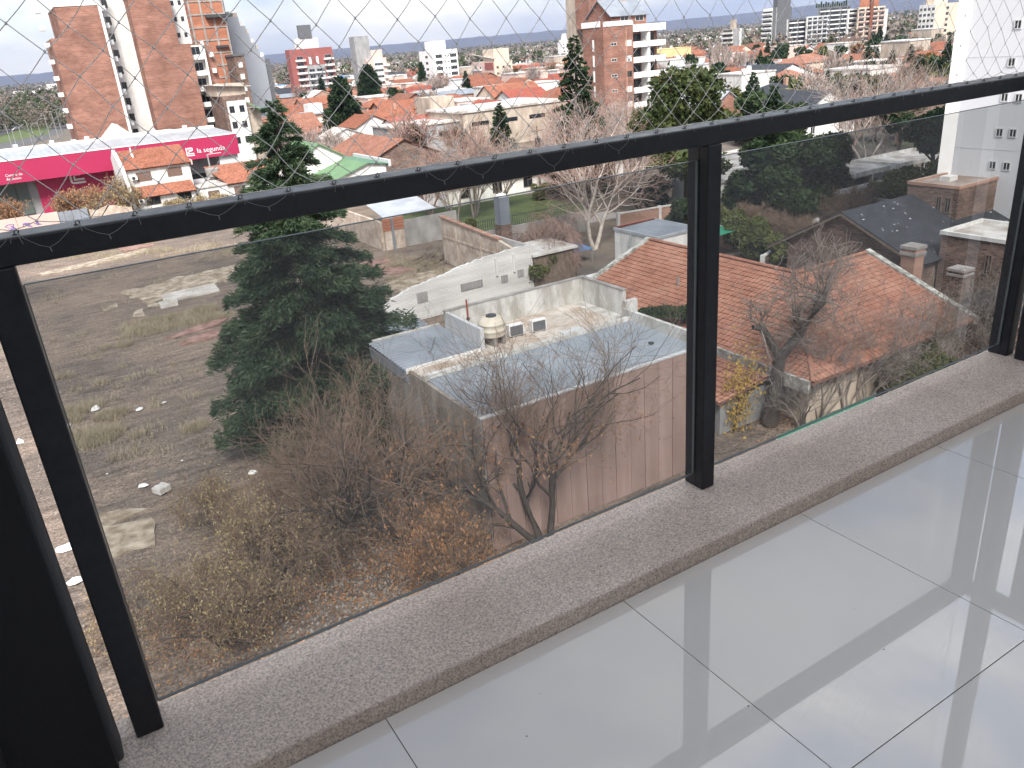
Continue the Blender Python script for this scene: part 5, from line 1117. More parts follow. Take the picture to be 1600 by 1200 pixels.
# two storey flat house
p0, p1 = at(487, 179, 6.2), at(537, 172, 6.2)
ts = thing('two_storey_house', 'two storey brick house with white centre and flat zinc roof', 'house', (p0.x, p0.y, 0)); w_ = p1.x-p0.x
MB().box(0, w_, 0, 12, 0, 6.1).build('wall', M['brick'], ts); MB().box(-.2, w_+.2, -.3, 12.2, 6.101, 6.4).build('roof', M['zinc'], ts); MB().box(w_*.38, w_*.72, -.25, -.01, 0, 6.0).build('white_centre', M['white'], ts); MB().box(1, 5, 5, 9, 6.401, 8.6).build('roof_room', M['white_paint'], ts)
for z_ in (1.7, 4.6):
    window(ts, w_*.2, -.01, z_, 'S', 2.0, 1.3, 'white_paint', 'shutter_white'); window(ts, w_*.85, -.01, z_, 'S', 1.6, 1.4, 'white_paint', 'shutter_white'); window(ts, w_*.45, -.26, z_, 'S', .9, 1.3, 'darkgrey')
MB().box(-3.5, -.25, 3, 11, 0, 6.0).build('side_wall', M['zinc_dull'], ts); take(p0.x-4, p1.x, p0.y, p0.y+12)
H_(540, 200, 3.8, 9, 7, 1.8, 'y', 'roofwhite', 'white', 'white gabled shed in front of the two storey brick house', 'apex')
H_(499, 163, 4.4, 12, 11, 2.4, 'x', 'tile_orange', 'brick', 'bright orange roof behind the two storey brick house', wins=2)
H_(470, 210, 4.5, 10, 14, 2.0, 'x', 'tile_salmon', 'brick', 'tall brick gabled house right of the cedar top', wins=1)
# beige hall
hl = thing('beige_hall', 'large beige hall with a white roof and dark window slots', 'building', (80, 118, 0))
p0, p1, p2 = at(722, 176, 7.5), at(818, 166, 7.5), at(640, 196, 7.0)
MB().box(p0.x, p0.x+26, p0.y, p0.y+16, 0, 7.3).build('wall', M['beige'], hl, world=True); MB().box(p0.x-.3, p0.x+26.3, p0.y-.3, p0.y+16.3, 7.301, 7.7).build('roof', M['roofwhite'], hl, world=True)
MB().box(p0.x-14, p0.x-.02, p0.y+1.5, p0.y+14, 0, 5.8).build('grey_annex', M['grey'], hl, world=True); MB().box(p0.x-14.3, p0.x-.02, p0.y+1.2, p0.y+14.3, 5.801, 6.1).build('annex_roof', M['roofwhite'], hl, world=True)
MB().box(p0.x+1, p0.x+7, p0.y+16.31, p0.y+24, 0, 10).build('rear_block', M['beige'], hl, world=True)
for q in range(3): MB().box(p0.x+2+7*q, p0.x+6+7*q, p0.y-.05, p0.y-.001, 4.6, 5.4).build('window_slot', M['glass_dark'], hl, world=True)
for q in range(2): MB().box(p0.x-11+6*q, p0.x-7+6*q, p0.y+1.44, p0.y+1.499, 3.5, 4.3).build('window_slot', M['glass_dark'], hl, world=True)
take(p0.x-15, p0.x+27, p0.y-1, p0.y+25)
H_(812, 148, 4.6, 18, 12, 3.4, 'x', 'tile_orange', 'cream', 'big orange gabled roof between the hall and the deodar', wins=3)
H_(781, 156, 4.2, 11, 11, 2.6, 'y', 'tile_red', 'white', 'deep red roof left of the big orange gable', 'apex')
H_(785, 138, 5.0, 14, 10, .4, 'x', 'zinc', 'white', 'pale zinc flat roof above the deep red roof', flat=True)
H_(637, 152, 4.2, 20, 10, 1.2, 'x', 'zinc_dull', 'brick', 'long brick row under a grey zinc roof, left of two', wins=4)
H_(704, 149, 4.4, 22, 10, 1.4, 'x', 'zinc_dull', 'brick', 'long brick row under a grey zinc roof, right of two', wins=5)
H_(695, 142, 5.5, 18, 10, .4, 'x', 'roofwhite', 'white', 'white flat roofed house below the white apartment block', flat=True)
H_(662, 140, 4.2, 14, 11, 2.2, 'hip', 'tile_orange', 'cream', 'hipped orange roof below the dark cypress')
H_(626, 132, 4.2, 18, 12, 2.4, 'x', 'tile_orange', 'white', 'orange roof with white walls left of the round green tree', wins=3)
H_(676, 126, 5.5, 15, 10, .4, 'x', 'tile_red', 'brick', 'flat red brick house at the foot of the white apartment block', flat=True)
H_(461, 146, 4.5, 17, 12, 3.0, 'x', 'slate', 'cream', 'black roofed house below the red and grey apartment block')
H_(480, 128, 9.0, 10, 9, .3, 'x', 'roofwhite', 'white', 'white three storey house before the red and grey block', flat=True, wins=2)
H_(503, 141, 5.0, 11, 11, 2.6, 'y', 'roofwhite', 'brick', 'brick gabled house right of the white three storey house', 'apex')
H_(560, 139, 4.6, 13, 10, .4, 'x', 'roofwhite', 'grey', 'pale flat roof between the two big dark conifers', flat=True)
H_(572, 135, 6.8, 8, 8, .3, 'x', 'tile_salmon', 'brick', 'small brick block right of the pale flat roof', flat=True)
H_(432, 134, 5.0, 16, 12, .4, 'x', 'blue_roof', 'white', 'blue flat roof beside the grey stepped tower', flat=True)
H_(543, 122, 5.0, 20, 14, 2.0, 'x', 'blue_roof', 'beige', 'blue sheet roof behind the round topped conifer')
H_(416, 152, 7.0, 11, 9, .4, 'x', 'brick_orange', 'brick_orange', 'unfinished orange brick house at the foot of the grey tower', flat=True)
H_(1052, 76, 9.0, 30, 16, .4, 'x', 'yellow', 'yellow', 'yellow block right of the brick apartment tower', flat=True, wins=5)
H_(1046, 96, 4.5, 14, 12, 3.0, 'y', 'tile_orange', 'white', 'steep orange gable right of the brick apartment tower', 'apex')
H_(1074, 92, 8.0, 20, 12, .4, 'x', 'roofwhite', 'white', 'white terraced houses behind the pine, left row', flat=True, wins=4)
H_(1094, 102, 6.0, 22, 12, .4, 'x', 'zinc', 'white', 'white terraced houses behind the pine, right row', flat=True, wins=4)
gb = H_(1138, 142, 4.2, 11, 15, 3.4, 'y', 'zinc', 'brick_salmon', 'salmon brick gabled house with silver roof and dormers', 'apex', 2)
for q in range(2):
    d_ = MB(); d_.extrude([(1.6, 3.2+5*q, 6.0), (1.6, 5.2+5*q, 6.0), (1.6, 4.2+5*q, 7.6)], (3, 0, 0)); d_.build('dormer', M['slate'], gb)
H_(1107, 150, 4.6, 12, 12, 3.0, 'x', 'slate', 'brick', 'slate roofed house left of the salmon brick gable')
H_(1106, 184, 3.2, 12, 10, 1.8, 'hip', 'slate', 'white', 'low slate hipped roof just above the front rail', wins=2)
H_(1130, 172, 3.6, 8, 8, .3, 'x', 'roofwhite', 'brick', 'small flat brick house below the salmon brick gable', flat=True)
H_(1186, 114, 8.0, 12, 10, .3, 'x', 'roofwhite', 'white', 'white cube house with one dark opening among the trees', flat=True, wins=1)
H_(1160, 136, 4.0, 26, 9, 1.4, 'x', 'tile_salmon', 'cream', 'low salmon roofs behind the silver roof')
H_(1216, 131, 3.6, 22, 9, .8, 'x', 'tile_orange', 'white', 'low orange roof before the hipped salmon roof', wins=3)
H_(1260, 131, 4.0, 15, 13, 3.6, 'hip', 'tile_salmon', 'white', 'large hipped salmon roof left of the white slate house')
H_(1296, 141, 4.2, 15, 13, 3.6, 'y', 'slate', 'white_paint', 'bright white gabled house with slate roof above the front rail', 'apex', 2)
H_(1240, 150, 3.6, 14, 12, 2.8, 'hip', 'slate', 'brick_salmon', 'slate hipped roof with a dark chimney above the front rail', wins=2, chimney=True)
H_(1238, 99, 5.0, 20, 14, 3.4, 'y', 'slate', 'white_paint', 'wide white gable with dark roof below the tower cluster', 'apex')
H_(1258, 116, 5.0, 18, 12, 3.0, 'hip', 'tile_salmon', 'brick_salmon', 'salmon brick house with hipped roof in the trees')
H_(1282, 96, 6.0, 18, 12, 2.6, 'hip', 'tile_salmon', 'cream', 'salmon tiled house below the dark glass tower')
H_(1210, 100, 5.0, 24, 12, .5, 'x', 'zinc_dull', 'white', 'long grey roofed hall left of the wide white gable', flat=True)
H_(1428, 92, 5.0, 22, 14, .5, 'x', 'tile_salmon', 'brick_salmon', 'flat salmon brick house left of the orange roofs', flat=True, wins=3)
H_(1468, 92, 4.6, 20, 12, 2.6, 'hip', 'tile_orange', 'white', 'orange hipped roof with white windows at the far right', wins=4)
H_(1486, 76, 5.0, 20, 12, 2.8, 'hip', 'tile_orange', 'white', 'upper orange hipped roof at the foot of the pink tower', wins=3)
H_(1440, 108, 3.6, 20, 9, 1.6, 'x', 'tile_salmon', 'brick', 'low salmon roof among the trees near the white tower')
H_(930, 128, 4.5, 16, 10, 2.4, 'x', 'tile_orange', 'white', 'orange roof half hidden behind the deodar')
H_(868, 104, 6.0, 26, 12, .4, 'x', 'roofwhite', 'brick', 'wide brick house with pale roof left of the deodar', flat=True)
H_(815, 100, 6.0, 18, 10, .4, 'x', 'roofwhite', 'pinkish', 'pinkish flat house above the big orange gable', flat=True, wins=3)
H_(842, 92, 7.0, 30, 12, .4, 'x', 'zinc', 'lightgrey', 'long pale hall roof far behind the deodar', flat=True)
# ---- apartment towers
def bandwin(t, face, u0, u1, n, zs, w, h, frame, plane, off, pane='glass_dark'):
    for z_ in zs:
        for k in range(n):
            u_ = u0+(u1-u0)*(k+.5)/n
            if face == 'S': window(t, u_-off[0], plane-.006-off[1], z_, 'S', w, h, frame, pane)
            else: window(t, plane-.006-off[0], u_-off[1], z_, 'W', w, h, frame, pane)
bt = thing('brick_apartment_tower', 'salmon brick apartment tower with white balconies in the centre', 'building', (110, 140, 0))
x0, x1, y0, y1, zt = cbox((942, 42), (910, 44), (1037, 36), 178)
ox = (110, 140); xb = x0+(x1-x0)*.48
MB().box(x0, x1, y0+2.2, y1, 0, zt).build('wall', M['brick_salmon'], bt, world=True); MB().box(x0+.01, xb, y0, y0+2.19, 0, zt-.01).build('front_wall', M['brick_salmon'], bt, world=True)
MB().box(x0-.15, x0+.1, y0+1, y1+.2, zt+.001, zt+1.1).build('parapet', M['white_paint'], bt, world=True); MB().box(x0+.15, xb, y0-.1, y0+.2, zt+.001, zt+.9).build('parapet', M['white_paint'], bt, world=True)
nfl = int(zt/3.0)
for k in range(nfl):
    z_ = zt-1.0-3.0*k
    MB().box(xb+.02, x1+.4, y0-.2, y0+.05, z_-.4, z_+1.0 if k == 0 else z_+.75).build('balcony', M['white_paint'], bt, world=True); MB().box(xb+.02, x1+.4, y0+.06, y0+2.15, z_-.4, z_-.2).build('balcony_slab', M['white_paint'], bt, world=True)
    if k:
        window(bt, xb+(x1-xb)*.27-ox[0], y0+2.19-ox[1], z_+1.2, 'S', (x1-xb)*.36, 2.0, 'darkgrey'); window(bt, xb+(x1-xb)*.75-ox[0], y0+2.19-ox[1], z_+1.2, 'S', (x1-xb)*.3, 2.0, 'darkgrey'); MB().box(xb+(x1-xb)*.48, xb+(x1-xb)*.56, y0+.06, y0+2.18, z_-.19, z_+2.55).build('partition', M['white_paint'], bt, world=True)
        window(bt, x0+(xb-x0)*.34-ox[0], y0-.01-ox[1], z_+.6, 'S', 1.5, .55, 'white_paint', 'glass_dark'); window(bt, x0+(xb-x0)*.84-ox[0], y0-.01-ox[1], z_+.6, 'S', 1.7, 1.3, 'brick', 'shutter_white' if k % 3 else 'glass_dark')
        MB().box(x0-.05, x0-.001, y0+(y1-y0)*.45, y0+(y1-y0)*.53, z_-.5, z_+1.7).build('stair_slot', M['white_paint'], bt, world=True)
MB().box(x0+(xb-x0)*.75, x0+(xb-x0)*.78, y0-.06, y0-.001, 4, zt-.4).build('pilaster', M['brick'], bt, world=True)
gx0, gx1 = x0+4.5, x1-2.2; b = MB(); gable_walls(b, gx0, gx1, y0+3, y0+11, zt+2.2, 3.0, 'x', zt+.01); b.build('penthouse', M['brick_salmon'], bt, world=True)
bb = MB(); gable(bb, gx0, gx1, y0+3, y0+11, zt+2.2, 3.0, 'x', .5); MB().hexa(bb.v[:8]).build('penthouse_slope', M['zinc_dull'], bt, world=True); MB().hexa(bb.v[8:]).build('penthouse_slope', M['zinc_dull'], bt, world=True)
MB().box(x0+5, x0+9, y0+11.2, y0+16, zt+.01, zt+9.5).build('stair_tower', M['brick_salmon'], bt, world=True); MB().box(x0+5.3, x0+8, y0+16.1, y0+20, 0, zt+13).build('lift_tower', M['beige'], bt, world=True); MB().box(gx1-3.4, gx1-2.4, y0+6.5, y0+7.5, zt+3, zt+7.6).build('chimney', M['brick'], bt, world=True)
for q in range(2): window(bt, gx0+3.5+4*q-ox[0], y0+2.99-ox[1], zt+1.3, 'S', 2.2, 1.2)
def tower(label, c, l, r, dist, front, side, name='apartment_block'):
    x0, x1, y0, y1, zt = cbox(c, l, r, dist); t = thing(name, label, 'building', (x0, y0, 0))
    MB().box(0, x1-x0, 0, y1-y0, 0, zt).build('wall', M[front], t)
    if side != front: MB().box(-.12, -.01, .05, y1-y0-.05, 0, zt-.1).build('side_wall', M[side], t)
    return t, x1-x0, y1-y0, zt
# red and grey block
t, w, d, zt = tower('red and grey apartment block with balcony columns near the left', (451, 78), (445, 79), (518, 72), 450, 'redwall', 'redwall')
MB().box(w*.33, w*.76, -.5, -.01, 0, zt-8).build('grey_bay', M['grey'], t); MB().box(w*.2, w*.75, 3, d-2, zt+.01, zt+5).build('roof_house', M['lightgrey'], t); MB().box(w*.32, w*.62, 4, d-4, zt+5.01, zt+11).build('tank_house', M['darkgrey'], t)
for k in range(11):
    z_ = zt-5-3*k
    if z_ < 3: break
    for u_ in (.22, .88): MB().box(w*u_-2.6, w*u_+2.6, -1.3, -.01, z_-.9, z_).build('balcony', M['white'], t); window(t, w*u_, -.01, z_+.8, 'S', 3.4, 1.5, 'lightgrey')
    if k > 1: MB().box(w*.36, w*.74, -1.4, -.51, z_-.9, z_-.2).build('balcony', M['lightgrey'], t); window(t, w*.45, -.51, z_+.6, 'S', 3.0, 1.4, 'lightgrey'); window(t, w*.63, -.51, z_+.6, 'S', 3.0, 1.4, 'lightgrey')
for q in range(2): MB().box(w*.42+q*w*.17, w*.47+q*w*.17, -.6, -.02, zt-7.5, zt-4).build('white_panel', M['white_paint'], t)
# grey and pink block
t, w, d, zt = tower('grey and pink stepped apartment block behind the dark conifer', (572, 92), (556, 93), (603, 89), 455, 'pinkish', 'pinkish')
MB().box(-4, 4, d*.2, d*.7, 0, zt+11).build('grey_shaft', M['grey'], t); MB().box(w*.35, w*.8, -.4, -.01, 0, zt-.2).build('grey_bay', M['lightgrey'], t); MB().box(w*.3, w, d*.3, d, zt+.01, zt+4).build('roof_house', M['pinkish'], t)
for k in range(9):
    z_ = zt-3-3*k
    if z_ < 3: break
    bandwin(t, 'S', w*.38, w*.78, 3, [z_], 1.6, 1.2, 'lightgrey', -.41, (0, 0)); MB().box(w*.82, w*1.12, -1.2, -.01, z_-1.2, z_-.2).build('balcony', M['white'], t)
# white block
t, w, d, zt = tower('bright white apartment block with ribbon balconies left of centre', (675, 79), (654, 80), (714, 76), 455, 'white_paint', 'white_paint')
MB().box(w*.05, w*.62, 2, d*.6, zt+.01, zt+4.5).build('roof_house', M['white_paint'], t)
for k in range(9):
    z_ = zt-3-3*k
    if z_ < 3: break
    for u_ in (.24, .82): window(t, w*u_, -.01, z_, 'S', w*.26, 1.8, 'lightgrey', 'glass_dark', 3)
    for u_ in (.5, .62): window(t, w*u_, -.01, z_, 'S', .9, .9, 'lightgrey')
    window(t, -.01, d*.45, z_, 'W', 3.0, 1.3, 'lightgrey')
# beige pair
t, w, d, zt = tower('pink and beige apartment pair right of the white block', (772, 96), (737, 99), (800, 92), 450, 'cream', 'pinkish')
MB().box(w*.05, w*.9, 1, d*.5, zt+.01, zt+6).build('upper_block', M['cream'], t); MB().slab([(-.6, -.6, zt+1.5), (-.6, d*.9, zt+4), (w*.04, d*.9, zt+4), (w*.04, -.6, zt+1.5)], .3).build('white_roof', M['roofwhite'], t)
MB().box(-.3, -.13, 1, d*.4, zt-4, zt-.5).build('red_panel', M['redwall'], t)
for k in range(9):
    z_ = zt-3-3*k
    if z_ < 3: break
    bandwin(t, 'S', 0, w, 3, [z_], 1.4, 1.2, 'beige', 0, (0, 0)); bandwin(t, 'W', 2, d-2, 4, [z_], 1.6, 1.4, 'white', -.13, (0, 0)); MB().box(-1.3, -.14, d*.55, d*.95, z_-1.3, z_-.5).build('balcony', M['lightgrey'], t)
# white slab far away
t, w, d, zt = tower('small white tower far off behind the deodar tip', (878, 62), (871, 63), (888, 60), 800, 'white_paint', 'white_paint')
MB().box(w*.3, w*.9, 2, d*.6, zt+.01, zt+5).build('roof_house', M['white'], t); bandwin(t, 'S', 0, w, 2, [zt-4-3*k for k in range(8)], 1.8, 1.2, 'lightgrey', 0, (0, 0))
# beige balcony tower right of the bare poplars
t, w, d, zt = tower('beige balcony tower with a grey blank wall behind the bare poplars', (1146, 45), (1129, 46), (1162, 44), 640, 'grey', 'beige')
for k in range(13):
    z_ = zt-2-3.1*k
    if z_ < 3: break
    MB().box(-1.6, -.13, 0, d, z_-1.2, z_-.1).build('balcony', M['white'], t); bandwin(t, 'W', 1, d-1, 4, [z_+.8], 2.2, 1.4, 'beige', -.13, (0, 0))
MB().box(w*.6, w*.75, -.4, -.01, 0, zt).build('white_fin', M['white_paint'], t); MB().box(2, w*.5, 2, d*.5, zt+.01, zt+6).build('roof_house', M['beige'], t)
# cluster of towers at the right
t, w, d, zt = tower('tall tower with white ribbed side and dark blank front, leftmost of the cluster', (1208, 12), (1193, 13), (1238, 3), 630, 'darkgrey', 'white_paint')
for k in range(18):
    z_ = zt-2-3.0*k
    if z_ < 3: break
    MB().box(-.5, -.13, .3, d-.3, z_-1.9, z_-.1).build('window_band', M['glass_dark'], t)
    MB().box(-1.8, -.51, .3, d-.3, z_-2.1, z_-1.2).build('balcony', M['white_paint'], t)
MB().box(w*.15, w*.2, -.3, -.01, 0, zt).build('light_fin', M['grey'], t); MB().box(w*.3, w*.98, 1, d*.6, zt+.01, zt+6).build('roof_house', M['darkgrey'], t)
def slab_tower(label, c, l, r, dist, front, side, cols, gap=3.0, band='white_paint', orange=False):
    t, w, d, zt = tower(label, c, l, r, dist, front, side)
    for k in range(22):
        z_ = zt-1.6-gap*k
        if z_ < 3: break
        for q in range(cols):
            u0, u1 = w*(q+.08)/cols, w*(q+.92)/cols
            MB().box(u0, u1, -.9, -.01, z_-1.5, z_-.7).build('balcony', M[band], t); 
            window(t, (u0+u1)/2, -.012, z_-.1, 'S', (u1-u0)*.9, 1.5, 'darkgrey', 'glass_dark', 2)
    return t, w, d, zt
slab_tower('glass and white slab block beside the dark tower, second of the cluster', (1232, 30), (1229, 30), (1262, 26), 640, 'darkgrey', 'white_paint', 2)
slab_tower('white gridded slab block in the middle of the tower cluster', (1262, 26), (1260, 26), (1294, 20), 648, 'lightgrey', 'white', 4, 3.0, 'lightgrey')
t, w, d, zt = slab_tower('higher dark slab with pergola tops right of the cluster middle', (1280, 12), (1278, 12), (1330, 6), 668, 'darkgrey', 'grey', 3)
for q in range(14): MB().box(w*q/14, w*q/14+.5, 2, 3, zt+.01, zt+2+3*rnd.random()).build('roof_plant', M['evergreen'], t)
slab_tower('pale balcony slab left of the orange topped tower', (1326, 14), (1324, 14), (1342, 12), 632, 'white', 'lightgrey', 1)
t, w, d, zt = slab_tower('orange topped apartment tower still under construction, rightmost of the cluster', (1342, 12), (1340, 12), (1384, 6), 628, 'cream', 'beige', 4, 3.0, 'pinkish')
MB().box(w*.38, w*.48, -1.4, -.91, 0, zt+8).build('orange_hoist', M['tile_orange'], t); MB().box(w*.05, w*.75, .2, d*.6, zt+.01, zt+9).build('orange_top', M['brick_orange'], t); MB().box(w+.01, w+4, .5, d, 0, zt-2).build('white_end', M['white'], t)
# pink and white tower
t, w, d, zt = tower('pale pink and white tower near the right white building', (1463, 6), (1437, 10), (1500, 4), 560, 'cream', 'white')
for k in range(18):
    z_ = zt-2.5-3.0*k
    if z_ < 3: break
    bandwin(t, 'W', 0, d, 4, [z_], 1.7, 1.5, 'lightgrey', -.13, (0, 0)); window(t, w*.5, -.01, z_, 'S', 2.6, 1.5, 'grey')
MB().box(w*.05, w*.6, 2, d*.7, zt+.01, zt+6).build('roof_house', M['cream'], t); MB().box(w+.01, w+5, 1, d, 0, zt-5).build('grey_end', M['grey'], t)
# ================================================================== trees and shrubs
def rvec(rr): 
    while True:
        v = Vector((rr.uniform(-1, 1), rr.uniform(-1, 1), rr.uniform(-1, 1)))
        if .05 < v.length < 1: return v.normalized()
def grow(rr, big, fine, tips, p, d, L, r, lev, P):
    n = P['seg'][min(lev, len(P['seg'])-1)]; pts = [p.copy()]; rad = [r]; dd = d.copy()
    for i in range(n):
        dd = (dd+rvec(rr)*P['wig']+Vector((0, 0, P['up'][min(lev, len(P['up'])-1)]))).normalized(); p = p+dd*(L/n); pts.append(p.copy()); rad.append(max(P['rmin'], r*(1-.55*(i+1)/n)))
    (big if lev < P['split'] else fine).tube(pts, rad, 7 if lev == 0 else 5 if lev == 1 else 4 if lev < P['levels']-1 else 3)
    if lev >= P['levels']: tips.append((pts[-1], dd)); return
    kids = P['kids'][lev]
    for k in range(kids):
        t = P['t0'] + (1-P['t0'])*(k+rr.uniform(.1, 1))/kids if lev else P['ft']+(1-P['ft'])*(k+rr.uniform(.2, 1))/kids
        t = min(t, .999); i = int(t*n); q = pts[i].lerp(pts[i+1], t*n-i); ax = rvec(rr); base = (pts[i+1]-pts[i]).normalized()
        side = base.cross(ax).normalized(); ang = rr.uniform(*P['ang']); cd = (base*math.cos(ang)+side*math.sin(ang)).normalized()
        grow(rr, big, fine, tips, q, cd, L*rr.uniform(*P['len']), max(P['rmin'], rad[i]*P['rk']), lev+1, P)
DEF = dict(seg=[5, 4, 3, 2], wig=.22, up=[.05, .10, .10, .06], split=2, levels=4, kids=[7, 6, 5, 5], t0=.25, ft=.35, ang=(.45, 1.05), len=(.52, .78), rk=.55, rmin=.0055)
def bare_tree(name, label, loc, seed, h, r, bark, twig, stems=1, lean=.25, group=None, leaf=None, nleaf=0, lsize=.09, hang=.5, lowq=1.0, **kw):
    P = dict(DEF); P.update(kw); rr = random.Random(seed); big, fine, tips = MB(), MB(), []
    for s in range(stems):
        a = 6.283*s/stems+rr.uniform(-.5, .5); d = Vector((math.cos(a)*lean, math.sin(a)*lean, 1)).normalized() if stems > 1 or lean else Vector((0, 0, 1))
        grow(rr, big, fine, tips, Vector((math.cos(a), math.sin(a), 0))*(.15 if stems > 1 else 0), d, h*.55*rr.uniform(.9, 1.1), r, 0, P)
    t = thing(name, label, 'tree' if 'shrub' not in name else 'shrub', loc, 0, group)
    big.build('trunk', M[bark], t, smooth=True); fine.build('twigs', M[twig], t, kind='stuff')
    if leaf and tips:
        rs = np.random.RandomState(seed); T = np.array([list(p) for p, d in tips]); T = T[T[:, 2] < np.quantile(T[:, 2], lowq)] if lowq < 1 else T; idx = rs.randint(0, len(T), nleaf)
        if kw.get('leafz'): pass
        c = T[idx]+rs.normal(0, .12, (nleaf, 3)); s_ = lsize*rs.uniform(.5, 1.3, nleaf); dv = rs.normal(0, 1, (nleaf, 3)); dv[:, 2] -= hang*3; dv /= np.linalg.norm(dv, axis=1)[:, None]
        sv = np.cross(dv, rs.normal(0, 1, (nleaf, 3))); sv /= np.linalg.norm(sv, axis=1)[:, None]+1e-9
        V = np.stack([c-sv*(s_*.22)[:, None], c+sv*(s_*.22)[:, None], c+dv*s_[:, None]], 1).reshape(-1, 3)
        child('leaves', np_mesh('leaves', V, 3, M[leaf]), t)['kind'] = 'stuff'
    return t
def foliage_tris(rs, c, a, s, asp=.35):
    b = np.cross(a, rs.normal(0, 1, a.shape)); b /= np.linalg.norm(b, axis=1)[:, None]+1e-9
    return np.stack([c-b*(s*asp)[:, None], c+b*(s*asp)[:, None], c+a*s[:, None]], 1).reshape(-1, 3)
def conifer_mesh(seed, H, Rb, nb, nt, leaf, mat, z0=.08, power=.8, droop=.12, flat=.10, fan=.42, rise=.0, gap=.25, asp=.35):
    rs = np.random.RandomState(seed); C = []; A = []; trunk = MB(); rr = random.Random(seed)
    trunk.tube([(0, 0, 0), (.05*H*.1, 0, H*.5), (0, 0, H*.97)], [H*.022, H*.013, H*.002], 7)
    for k in range(nb):
        u = z0+(1-z0)*(k+rs.uniform(0, 1))/nb; L = Rb*((1-u)**power)*rs.uniform(.62, 1.12)+.03*Rb; az = k*2.399+rs.normal(0, .35)
        n = max(12, int(nt*(L/Rb)**1.25)); t = rs.uniform(gap, 1, n)**.75; w = fan*L*np.sqrt(np.clip(1.12-t, 0, 1))*(.35+t*.65); lat = rs.uniform(-1, 1, n)*w
        ca, sa = math.cos(az), math.sin(az); r_ = t*L
        z = u*H+rise*r_-droop*L*t**2+rs.normal(0, flat*.25*L+.03, n)-np.abs(lat)*.12
        C.append(np.stack([r_*ca-lat*sa, r_*sa+lat*ca, z], 1)); dd = np.stack([ca*np.ones(n)-sa*lat/(L+.01)*.9, sa*np.ones(n)+ca*lat/(L+.01)*.9, rs.normal(-.05, .35, n)], 1)+rs.normal(0, .35, (n, 3)); A.append(dd)
        if k % 2 == 0: trunk.tube([(0, 0, u*H), (L*.5*ca, L*.5*sa, u*H+rise*L*.5-droop*L*.25), (L*.85*ca, L*.85*sa, u*H+rise*L*.85-droop*L*.72)], [max(.012, .02*L), .012*L+.004, .004], 4)
    C = np.concatenate(C); A = np.concatenate(A); A /= np.linalg.norm(A, axis=1)[:, None]
    V = foliage_tris(rs, C, A, leaf*rs.uniform(.5, 1.35, len(C)), asp)
    return trunk.mesh('trunk', M['bark_dark'], True), np_mesh('foliage', V, 3, M[mat])
def crown_mesh(seed, lobes, n, leaf, mat, shell=.55):
    """lobes: list of (x, y, z, rx, ry, rz)"""
    rs = np.random.RandomState(seed); C = []; vol = np.array([l[3]*l[4]*l[5] for l in lobes])**.67; vol /= vol.sum()
    for l, f in zip(lobes, vol):
        k = max(10, int(n*f)); d = rs.normal(0, 1, (k, 3)); d /= np.linalg.norm(d, axis=1)[:, None]; r_ = (shell+(1-shell)*rs.uniform(0, 1, k)**.5)*rs.uniform(.9, 1.08, k)
        clump = 1+.16*np.sin(d[:, 0]*7+seed)*np.sin(d[:, 1]*6+1.3*seed)*np.sin(d[:, 2]*8)
        C.append(np.array(l[:3])+d*np.array(l[3:])*(r_*clump)[:, None])
    C = np.concatenate(C); C[:, 2] = np.maximum(C[:, 2], .05); A = rs.normal(0, 1, C.shape); A /= np.linalg.norm(A, axis=1)[:, None]
    return np_mesh('foliage', foliage_tris(rs, C, A, leaf*rs.uniform(.5, 1.4, len(C)), .42), 3, M[mat])
def plant(name, label, loc, trunk, crown, scale=1.0, yaw=0.0, cat='tree', group=None):
    t = thing(name, label, cat, loc, yaw, group)
    if trunk: child('trunk', trunk, t, scale=(scale,)*3 if not hasattr(scale, '__len__') else scale)
    child('crown', crown, t, scale=(scale,)*3 if not hasattr(scale, '__len__') else scale)['kind'] = 'stuff'
    return t
def lobes(seed, R_, H, n, z0=.3, flat=.8):
    rr = random.Random(seed); out_ = []
    for k in range(n):
        a = rr.uniform(0, 6.28); q = R_*.62*math.sqrt(rr.random()); z = H*(z0+(1-z0)*(.15+.7*rr.random())); s = R_*rr.uniform(.32, .52)*(1.15-.5*(z/H))
        out_.append((q*math.cos(a), q*math.sin(a), min(z, H-s*flat), s, s, s*flat))
    return out_
def stem_mesh(seed, h, r, mat='bark_dark'):
    rr = random.Random(seed); b = MB(); b.tube([(0, 0, 0), (.04*h*rr.uniform(-1, 1), .04*h*rr.uniform(-1, 1), h*.5), (.1*h*rr.uniform(-1, 1), .1*h*rr.uniform(-1, 1), h)], [r, r*.75, r*.3], 7)
    for k in range(6):
        a = rr.uniform(0, 6.28); z = h*rr.uniform(.35, .8); L = h*rr.uniform(.25, .45); b.tube([(0, 0, z), (L*.6*math.cos(a), L*.6*math.sin(a), z+L*.5), (L*math.cos(a), L*math.sin(a), z+L*.8)], [r*.45, r*.3, r*.1], 5)
    return b.mesh('trunk', M[mat], True)
# ---- the big cedar
cb_ = at(522, 690); ht = topz(430, 157, math.hypot(cb_.x, cb_.y))
tr, fo = conifer_mesh(3, ht, 6.5, 200, 2300, .25, 'cedar', .06, .74, .18, .12, .36, .12, .10, .15)
cedar = plant('cedar_tree', 'great dark cedar standing in the vacant lot left of the near building', (cb_.x, cb_.y, 0), tr, fo)
